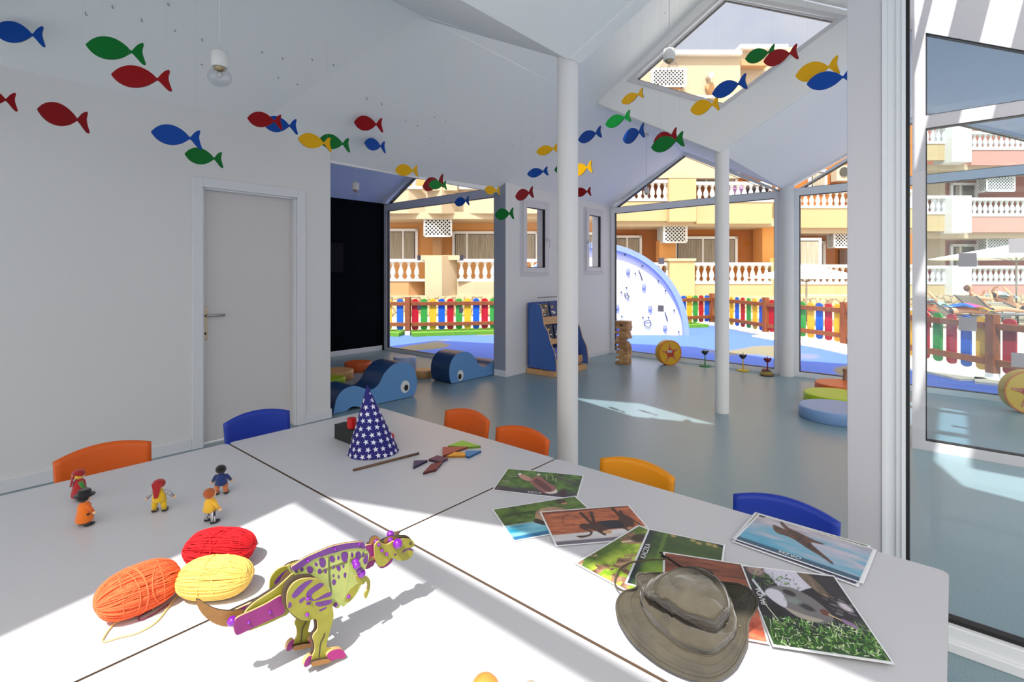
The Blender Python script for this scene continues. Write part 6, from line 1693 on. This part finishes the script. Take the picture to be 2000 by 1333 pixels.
# eagle on top of a stack
def stack_photo(dx, dy, rot, z, cv, label, text=None, seed=0):
    N_ = Vector((1.498, .470))+Vector((dx, dy)); e0 = (Vector((1.706, .461))-Vector((1.498, .470))).normalized()
    e0 = Matrix.Rotation(rot, 2) @ e0
    return photo_free(N_, e0, .300, .208, cv, z, label, text, seed)
c = Cv(8); c.fill((112, 176, 202), (196, 190, 204), su=3, sv=9, k=2.2, oct_=3); c.fill((70, 160, 196), (120, 186, 210), mask=np.clip((.5-c.u*.25-c.v)*5, 0, 1), su=3, sv=8)
c.fill((160, 150, 160), (206, 200, 208), mask=np.clip((c.v-.75+(1.41-c.u)*.1)*5, 0, 1), su=3, sv=10); c.mix(np.clip((.135-c.v)*50, 0, 1), (52, 92, 116)); c.mix(c.poly([(0, .93), (.10, .93), (.10, 1.), (0, 1.)]), (30, 40, 50))
c.fill((52, 36, 30), (104, 74, 56), mask=c.poly([(.27, .755), (.26, .80), (.36, .77), (.42, .77), (.36, .84), (.31, .93), (.33, .97), (.44, .85), (.56, .80), (.66, .76), (.80, .71), (.91, .69), (.88, .65), (.77, .60), (.90, .45), (1.08, .27), (1.08, .22), (.94, .32), (.76, .42), (.62, .52), (.50, .57), (.38, .57), (.30, .66)]), su=14, sv=10, k=2); c.border()
blank = lambda sd, c0, c1: (lambda q: (q.fill(c0, c1, su=5, sv=5), q.border(), q)[2])(Cv(sd, 40, 28))
b8 = 'photo in the stack under the eagle photo, '
stack_photo(.014, .012, .02, .0008, blank(21, (90, 120, 60), (150, 170, 90)), b8+'lowest, with a green print', seed=1)
stack_photo(-.006, .004, -.015, .0026, blank(22, (90, 90, 120), (150, 150, 180)), b8+'second from the bottom', seed=2)
stack_photo(.006, -.004, .01, .0044, blank(23, (150, 120, 90), (190, 160, 120)), b8+'third from the bottom', seed=3)
stack_photo(.010, .006, .03, .0062, blank(24, (70, 100, 50), (110, 130, 60)), b8+'directly below it, its green edge showing', seed=4)
stack_photo(0, 0, 0, .0082, c, 'photo of an eagle in flight lettered ORZEŁ, on top of the stack', ('ORZEŁ', .46, .085, PI, .019), seed=8)

# ---------------- cloth bucket hat ----------------
hatm = bpy.data.materials.new('olive_twill'); hatm.use_nodes = True
n, l = hatm.node_tree.nodes, hatm.node_tree.links; bs = n['Principled BSDF']; bs.inputs['Roughness'].default_value = .95; bs.inputs['Sheen Weight'].default_value = .25
t = n.new('ShaderNodeTexCoord'); x = n.new('ShaderNodeTexNoise'); x.inputs['Scale'].default_value = 22; x.inputs['Detail'].default_value = 6; l.new(t.outputs['Object'], x.inputs[0])
r = n.new('ShaderNodeValToRGB'); r.color_ramp.elements[0].position = .3; r.color_ramp.elements[0].color = (*lin((58, 53, 43)), 1); r.color_ramp.elements[1].position = .75; r.color_ramp.elements[1].color = (*lin((80, 73, 60)), 1)
l.new(x.outputs[0], r.inputs[0]); l.new(r.outputs[0], bs.inputs['Base Color'])
x2 = n.new('ShaderNodeTexNoise'); x2.inputs['Scale'].default_value = 900; l.new(t.outputs['Object'], x2.inputs[0])
x3 = n.new('ShaderNodeTexNoise'); x3.inputs['Scale'].default_value = 26; x3.inputs['Detail'].default_value = 3; l.new(t.outputs['Object'], x3.inputs[0])
b1 = n.new('ShaderNodeBump'); b1.inputs['Strength'].default_value = .25; b1.inputs['Distance'].default_value = .001; l.new(x2.outputs[0], b1.inputs['Height'])
b2 = n.new('ShaderNodeBump'); b2.inputs['Strength'].default_value = .8; b2.inputs['Distance'].default_value = .01; l.new(x3.outputs[0], b2.inputs['Height']); l.new(b1.outputs[0], b2.inputs['Normal']); l.new(b2.outputs[0], bs.inputs['Normal'])
MATS['olive_twill'] = hatm
rings = [
 [(20,520,.022),(95,400,.036),(225,352,.050),(238,220,.062),(440,212,.052),(760,240,.030),(1110,305,.042),(1330,335,.060),(1478,500,.070),(1380,720,.036),(1366,930,.012),(1230,1190,.006),(960,1322,.003),(560,1200,.003),(230,960,.005),(50,700,.012)],
 [(120,520,.020),(165,420,.034),(262,345,.048),(275,280,.052),(460,268,.044),(755,310,.030),(1080,370,.034),(1260,400,.044),(1380,560,.052),(1300,720,.030),(1310,870,.014),(1180,1100,.008),(960,1200,.006),(620,1095,.006),(340,900,.008),(170,680,.014)],
 [(265,505,.022),(258,430,.034),(274,380,.044),(300,345,.045),(500,335,.035),(750,380,.030),(1050,430,.030),(1180,480,.033),(1262,640,.034),(1262,745,.026),(1245,850,.018),(1120,1010,.015),(960,1070,.013),(700,988,.012),(470,830,.013),(320,660,.018)],
 [(268,490,.040),(264,412,.050),(285,360,.058),(325,325,.060),(512,312,.055),(757,345,.050),(1050,395,.050),(1188,460,.052),(1245,620,.052),(1246,720,.048),(1225,795,.040),(1090,930,.036),(930,985,.034),(720,900,.034),(490,740,.036),(330,570,.038)],
 [(286,470,.050),(276,400,.060),(302,350,.066),(345,315,.068),(525,295,.065),(760,325,.060),(1045,372,.060),(1180,440,.062),(1226,600,.060),(1222,700,.054),(1180,765,.048),(1050,840,.042),(890,845,.041),(740,768,.041),(550,640,.043),(380,500,.048)],
 [(300,430,.052),(292,372,.062),(330,325,.070),(385,280,.072),(545,240,.072),(765,200,.070),(1010,270,.070),(1140,380,.070),(1196,520,.066),(1190,620,.058),(1120,730,.048),(1045,790,.044),(885,780,.042),(730,700,.042),(540,580,.044),(376,465,.050)],
 [(312,405,.074),(306,352,.082),(345,302,.088),(402,252,.090),(562,200,.090),(782,155,.088),(985,202,.088),(1122,340,.090),(1188,470,.085),(1176,596,.076),(1100,692,.068),(1040,742,.064),(880,712,.062),(700,636,.062),(500,520,.066),(350,436,.071)],
 [(392,392,.092),(388,346,.096),(415,298,.100),(470,246,.102),(600,186,.102),(790,158,.100),(974,210,.100),(1106,345,.101),(1172,470,.096),(1150,578,.090),(1078,664,.084),(1024,712,.079),(868,680,.078),(700,606,.079),(530,500,.083),(410,424,.088)],
 [(440,400,.098),(440,340,.100),(470,285,.104),(530,225,.106),(640,180,.105),(800,170,.104),(960,225,.104),(1088,352,.104),(1150,470,.100),(1122,560,.095),(1060,640,.090),(1010,688,.085),(860,652,.084),(700,582,.086),(560,482,.091),(460,432,.095)],
 [(620,400,.104),(620,370,.106),(640,330,.108),(670,300,.109),(720,280,.109),(800,280,.108),(880,300,.108),(950,360,.107),(980,430,.103),(960,480,.100),(920,520,.097),(890,540,.095),(820,530,.096),(740,500,.098),(680,460,.100),(640,430,.102)]]
hc_ = PZ(1200+.18975*740, 1080+.18975*620, TZ+.03)
root = empty('bucket_hat', (hc_.x, hc_.y, TZ), 0, 'crumpled olive green cloth hat with a cord lying on the photos', 'hat')
HZ = .0095
NA = 96; R3 = []
for rg_ in rings:
    pts = [PZ(1200+.18975*x_, 1080+.18975*y_, TZ+HZ+z_)-Vector((hc_.x, hc_.y, TZ)) for x_, y_, z_ in rg_]
    R3.append(smooth_poly(pts, NA//16))
NS = 6; grid = []
for i in range(len(R3)-1):
    for k in range(NS):
        t_ = k/NS; row = []
        for a in range(NA):
            p0, p1, p2, p3 = R3[max(0, i-1)][a], R3[i][a], R3[i+1][a], R3[min(len(R3)-1, i+2)][a]
            v = .5*((2*p1)+(p2-p0)*t_+(2*p0-5*p1+4*p2-p3)*t_*t_+(3*p1-p0-3*p2+p3)*t_**3)
            row.append(v)
        grid.append(row)
grid.append(R3[-1])
ctr = PZ(1200+.18975*800, 1080+.18975*410, TZ+HZ+.108)-Vector((hc_.x, hc_.y, TZ))
vs = []
for gi, row in enumerate(grid):
    for v in row:
        cr_ = min(1, max(.25, (gi-12)/10)); w_ = v+Vector((noise.noise(v*9), noise.noise(v*9+Vector((5, 0, 0))), 0))*.03; nv = (noise.noise(v*24)*.0045-(max(0, .16-abs(noise.noise(w_*17)))*.05)+noise.noise(Vector((w_.x*60, w_.y*24, 0)))*.002)*cr_+noise.noise(v*16)*.002
        vs.append(Vector((v.x, v.y, max(.0085, v.z+nv))))
fs = [(j*NA+i, j*NA+(i+1) % NA, (j+1)*NA+(i+1) % NA, (j+1)*NA+i) for j in range(len(grid)-1) for i in range(NA)]
vs.append(ctr); fs += [((len(grid)-1)*NA+i, (len(grid)-1)*NA+(i+1) % NA, len(vs)-1) for i in range(NA)]
b = MB(); b.add(vs, fs, hatm, True); o = b.build('cloth', root)
m_ = o.modifiers.new('thickness', 'SOLIDIFY'); m_.thickness = .0016; m_.offset = -1
seam = mat('olive_thread', (66, 60, 46), .9); seamd = mat('olive_seam', (52, 46, 36), .95)
def ringseam(gi, r_, m, lift=.0006, nm='seam'):
    b = MB(); q = [vs[gi*NA+i] for i in range(NA)]; c0 = sum(q, Vector())/NA
    b.tube([p+Vector((0, 0, lift)) for p in q], r_, m, n=6, closed=True); b.build(nm, root)
ringseam(0, .0016, hatm, .0002, 'brim_binding'); ringseam(13, .0007, seamd); ringseam(12, .0008, seam); ringseam(48, .0008, seam); ringseam(46, .0006, seamd); ringseam(36, .0009, seam); ringseam(2, .0004, seamd)
for k in (4, 8): ringseam(k, .0002, seamd, .0002, 'brim_stitching')
for px_, py_ in ((1163, 592), (1160, 722), (1286, 744), (407, 312)):
    # small eyelets on the crown side
    rr_ = ray(1200+.18975*px_, 1080+.18975*py_)
    best = min(vs, key=lambda v: ((v+Vector((hc_.x, hc_.y, TZ))-Vector((0, 0, CH))).cross(rr_.normalized())).length+0*v.z)
    b = MB(); b.ball(best, (.0022, .0022, .0016), mat('eyelet', (150, 140, 118), .4, metal=.6), 10, 6); b.ball(best+Vector((-.0006, -.0006, .0009)), .0010, seamd, 8, 6); b.build('eyelet', root)
cord_p = [(262, 400, .040), (150, 395, .030), (60, 385, .012), (10, 330, .006), (10, 260, .007), (50, 180, .008), (130, 120, .010), (240, 88, .012), (380, 74, .014), (500, 70, .016), (540, 55, .018)]
q = [PZ(1200+.18975*x_, 1080+.18975*y_, TZ+HZ*.6+z_)-Vector((hc_.x, hc_.y, TZ)) for x_, y_, z_ in cord_p]
b = MB(); b.tube(smooth_poly(q, 6, False), .0021, mat('olive_cord', (96, 84, 66), .9, bump=.4, bscale=900), n=8); b.build('chin_cord', root)
kq = [PZ(1200+.18975*x_, 1080+.18975*y_, TZ+HZ*.6+z_)-Vector((hc_.x, hc_.y, TZ)) for x_, y_, z_ in ((540, 50, .018), (600, 90, .020), (660, 130, .028), (720, 165, .040))]
b = MB(); b.tube(smooth_poly(kq, 5, False), [.0026]*16, mat('dark_cord', (34, 28, 26), .8), n=8); b.build('chin_cord', root)
k0 = PZ(1200+.18975*520, 1080+.18975*50, TZ+HZ*.6+.018)-Vector((hc_.x, hc_.y, TZ))
b = MB(); b.ball(k0, (.006, .005, .005), mat('dark_cord', (34, 28, 26), .8), 12, 8); b.tube([k0, k0+Vector((.004, .012, .006)), k0+Vector((.006, .016, .004))], .0022, mat('dark_cord', (34, 28, 26), .8), n=6); b.tube([k0, k0+Vector((-.004, .010, .002))], .002, mat('dark_cord', (34, 28, 26), .8), n=6); b.build('toggle', root)
# ---------------- sunbathers and loungers beyond the fence ----------------
def skin_body(name, parent, V, E_, R_, m, root_i=0, sub=2):
    me = bpy.data.meshes.new(name); me.from_pydata([Vector(v) for v in V], E_, []); me.materials.append(m)
    o = bpy.data.objects.new(name, me); COL.objects.link(o); o.parent = parent
    s_ = o.modifiers.new('skin', 'SKIN'); s_.use_smooth_shade = True
    for i, sv in enumerate(me.skin_vertices[0].data):
        r_ = R_[i]; sv.radius = (r_, r_) if not isinstance(r_, tuple) else r_; sv.use_root = (i == root_i)
    u = o.modifiers.new('sub', 'SUBSURF'); u.levels = sub; u.render_levels = sub
    return o
skn = mat('sun_tanned_skin', (206, 148, 112), .55)
def lounger(c, rz, label, back=.62, rgb=(150, 146, 146)):
    root = empty('sun_lounger', (c.x, c.y, c.z), rz, label, 'sun lounger', 'sun loungers beyond the fence')
    fm = mat('lounger_frame', (70, 70, 74), .5); sl = mat('lounger_sling_%d' % rgb[0], rgb, .7)
    b = MB(); b.box(-1.0, .35, -.31, .31, .30, .325, sl); b.build('seat_sling', root)
    b = MB(); a = back; b.prism([(.35, -.31, .30), (.35, .31, .30), (.35+.72*math.cos(a), .31, .30+.72*math.sin(a)), (.35+.72*math.cos(a), -.31, .30+.72*math.sin(a))], (0, 0, .02), sl); b.build('backrest', root)
    for sy in (-1, 1):
        b = MB(); b.tube([(-1.02, sy*.33, .31), (.36, sy*.33, .31), (.36+.74*math.cos(a), sy*.33, .31+.74*math.sin(a))], .02, fm); b.build('side_rail', root)
        for xx in (-.85, .45):
            b = MB(); b.tube([(xx, sy*.33, .30), (xx, sy*.33, .0)], .018, fm); b.build('leg', root)
    return root
def person(c, rz, label, back=.55, knees=0.0, arms='up', hair=(60, 40, 28), wear=(30, 30, 34), bra=False, prone=False):
    """lying on a lounger: x axis from feet (-) to head (+); z is the lounger surface"""
    root = empty('person', (c.x, c.y, c.z), rz, label, 'person')
    a = back; H0 = .43; ca, sa = math.cos(a), math.sin(a)
    hip = Vector((.30, 0, H0)); def_ = lambda d, off=0, y=0: hip+Vector((ca*d-sa*off, y, sa*d+ca*off))
    V = [hip, def_(.16), def_(.34, .02), def_(.50, .01), def_(.58, .02), def_(.66, .05)]; R_ = [(.15, .105), (.125, .09), (.155, .105), (.10, .075), (.052, .052), (.06, .06)]
    E_ = [(0, 1), (1, 2), (2, 3), (3, 4), (4, 5)]
    def chain(start, pts, rs):
        k = start
        for p, r_ in zip(pts, rs):
            V.append(Vector(p)); R_.append(r_); E_.append((k, len(V)-1)); k = len(V)-1
        return k
    for s_ in (-1, 1):
        kz = H0+.02+(knees if s_ == 1 or knees < .2 else knees*.2)
        chain(0, [(.26, s_*.09, H0), (.05, s_*.11, (H0+kz)/2+.02), (-.17+(.12 if kz > H0+.1 else 0), s_*.12, kz), (-.42, s_*.12, (H0-.02+kz)/2-.02), (-.60, s_*.12, H0-.03), (-.66, s_*.13, H0+.05)], [.10, .085, .062, .055, .036, .03])
    for s_ in (-1, 1):
        sh = def_(.48, .0, s_*.18)
        if arms == 'up': pts = [sh, def_(.60, .16, s_*.30), def_(.72, .30, s_*.16), def_(.70, .34, s_*.08)]
        elif arms == 'front': pts = [sh, def_(.30, .12, s_*.28), def_(.30, .30, s_*.12), def_(.36, .36, s_*.05)]
        else: pts = [sh, def_(.28, .02, s_*.27), def_(.06, .06, s_*.26), def_(-.03, .06, s_*.24)]
        chain(3, pts, [.055, .042, .032, .028])
    skin_body('body', root, V, E_, R_, skn)
    hd = def_(.76, .08)
    b = MB(); b.ball(hd, (.085, .075, .105), skn, 18, 14); fdir = Vector((-sa, 0, ca)); fc = hd+fdir*.078
    b.ball(fc+Vector((0, 0, -.0))+Vector((ca, 0, sa))*-.01, .016, skn, 8, 6)
    b.build('head', root)
    b = MB(); b.ball(hd+Vector((ca, 0, sa))*.03-fdir*.022, (.082, .076, .088), mat('hair_%d' % hair[0], hair, .8), 16, 12); b.build('hair', root)
    for s_ in (-1, 1):
        b = MB(); b.ball(hd+fdir*.080+Vector((ca*.02, s_*.03, sa*.02)), .011, mat('eye_black', (14, 14, 18), .4), 8, 6); b.build('eye', root)
        hp = V[-1] if s_ == 1 else V[-5]
        for k in range(4):
            b = MB(); q = hp+Vector((.01*k, 0, .0)); b.tube([q, q+fdir*.03+Vector((0, (k-1.5)*.012, 0)), q+fdir*(.06+.006*(k % 2))+Vector((0, (k-1.5)*.016, 0))], .008, skn, n=6); b.build('finger', root)
        b = MB(); b.tube([hp, hp+Vector((.03, s_*.02, .02))], .009, skn, n=6); b.build('thumb', root)
    wm = mat('swimwear_%d' % wear[0], wear, .7)
    b = MB(); b.ball(hip+Vector((.0, 0, 0)), (.15, .175, .125), wm, 18, 12); b.build('swimwear', root)
    if bra:
        b = MB(); 
        for s_ in (-1, 1): b.ball(def_(.38, .09, s_*.07), (.065, .06, .045), wm, 12, 8)
        b.build('bikini_top', root)
    return root
def G(px, t, z=-.1): p = PD(px, 600, t); return Vector((p.x, p.y, z))
DZ_ = .30
def plinth(c, rz):
    pass
rzB = YAW+PI/2       # x axis points to the left of the picture
deck = mat('stone_deck', (226, 214, 190), .85)
b = MB(); b.prism([CP(pu(1780, 12.4), -.1, 12.4), CP(pu(2300, 12.4), -.1, 12.4), CP(pu(2300, 17), -.1, 17), CP(pu(1780, 17), -.1, 17)], (0, 0, .04), deck)
g = b.build('sun_terrace'); g['kind'] = 'structure'
L1 = CP(pu(1872, 13.2), -.06, 13.2); L2 = CP(pu(1950, 13.8), -.06, 13.8); L3 = CP(pu(2010, 14.6), -.06, 14.6)
lounger(L1, rzB, 'sun lounger under the sunbather with the towel, leftmost of the three'); person(L1, rzB, 'person lying with a turquoise cloth over the chest, knees towards the right', .30, 0.0, 'up', (90, 60, 40), (24, 24, 30))
lounger(L2, rzB, 'sun lounger under the sunbather looking at his hands, middle of the three', .75); person(L2, rzB, 'person with short brown hair half sitting on a lounger, looking down at both hands', .75, 0.0, 'front', (92, 58, 38), (26, 24, 28))
lounger(L3, rzB, 'sun lounger at the right edge of the photo, behind the other two', .4, (206, 206, 206)); person(L3, rzB, 'person in a dark bikini lying at the right edge with one arm over the face', .4, .30, 'up', (50, 34, 26), (24, 22, 26), bra=True)
def towel(c, rz, pts, rgbs, label, nm):
    root = empty('beach_towel', (c.x, c.y, c.z), rz, label, 'towel')
    b = MB(); nx, ny = 24, 14; vs = []; fs = []
    for j in range(ny+1):
        for i in range(nx+1):
            u, v = i/nx, j/ny; p = Vector(pts[0])*(1-u)*(1-v)+Vector(pts[1])*u*(1-v)+Vector(pts[2])*u*v+Vector(pts[3])*(1-u)*v
            p.z += .03*math.sin(u*9+v*4)+.10*math.sin(PI*v)*math.sin(PI*u); vs.append(p)
    k = len(rgbs)
    b.v = [tuple(v) for v in vs]
    for j in range(ny):
        for i in range(nx):
            b.f.append([j*(nx+1)+i, j*(nx+1)+i+1, (j+1)*(nx+1)+i+1, (j+1)*(nx+1)+i]); b.m.append(b.mi(mat('towel_%s_%d' % (nm, int(i/nx*k)), rgbs[int(i/nx*k)], .95))); b.s.append(True)
    o = b.build('cloth', root); mm = o.modifiers.new('t', 'SOLIDIFY'); mm.thickness = .012
towel(L1, rzB, [(-.62, -.38, .40), (.18, -.42, .52), (.18, .40, .62), (-.62, .36, .50)], [(244, 206, 84), (244, 196, 96), (240, 130, 130), (226, 70, 130), (30, 90, 190), (30, 90, 190)], 'yellow, pink and blue beach towel lying over the legs of the left sunbather', 'a')
towel(L1, rzB, [(.42, -.36, .56), (.86, -.34, .66), (.86, .30, .66), (.42, .32, .60)], [(150, 214, 206), (150, 214, 206)], 'turquoise cloth draped over the chest of the left sunbather', 'b')
towel(L1, rzB, [(.90, -.50, .30), (1.5, -.50, .30), (1.5, .4, .5), (.90, .4, .5)], [(200, 40, 70), (40, 36, 50), (226, 222, 226)], 'red and dark towel bundled at the head of the left lounger', 'c')
towel(L3, rzB, [(.55, -.4, .66), (.95, -.4, .80), (.95, .3, .84), (.55, .3, .74)], [(190, 214, 226), (206, 226, 236)], 'pale blue towel on the lounger at the right edge', 'd')
# striped cup on the ledge
p = PZ(1941, 733, -.06); b = MB()
b.lathe([(.034, 0), (.046, .11), (.048, .112), (.042, .10)], mat('red_paper_cup', (206, 50, 60), .5, vary=.4, vscale=30), n=20); o = b.build('paper_cup', loc=(p.x, p.y, -.06)); tag(o, 'red and white paper cup standing at the foot of the fence', 'cup')
b = MB()
p0 = [(9.0, -1.0), (9.0, -.2), (11.2, 1.8), (12.3, 3.3)]
kerb = mat('cream_kerb', (240, 230, 206), .8)
for i in range(3):
    A, B = Vector((*p0[i], 0)), Vector((*p0[i+1], 0)); d = (B-A).normalized(); nn2 = Vector((d.y, -d.x, 0))
    b.prism([A-nn2*.20+Vector((0, 0, -.06)), B-nn2*.20+Vector((0, 0, -.06)), B+nn2*.2+Vector((0, 0, -.06)), A+nn2*.2+Vector((0, 0, -.06))], (0, 0, .03), kerb)
g = b.build('kerb_strip'); g['kind'] = 'structure'
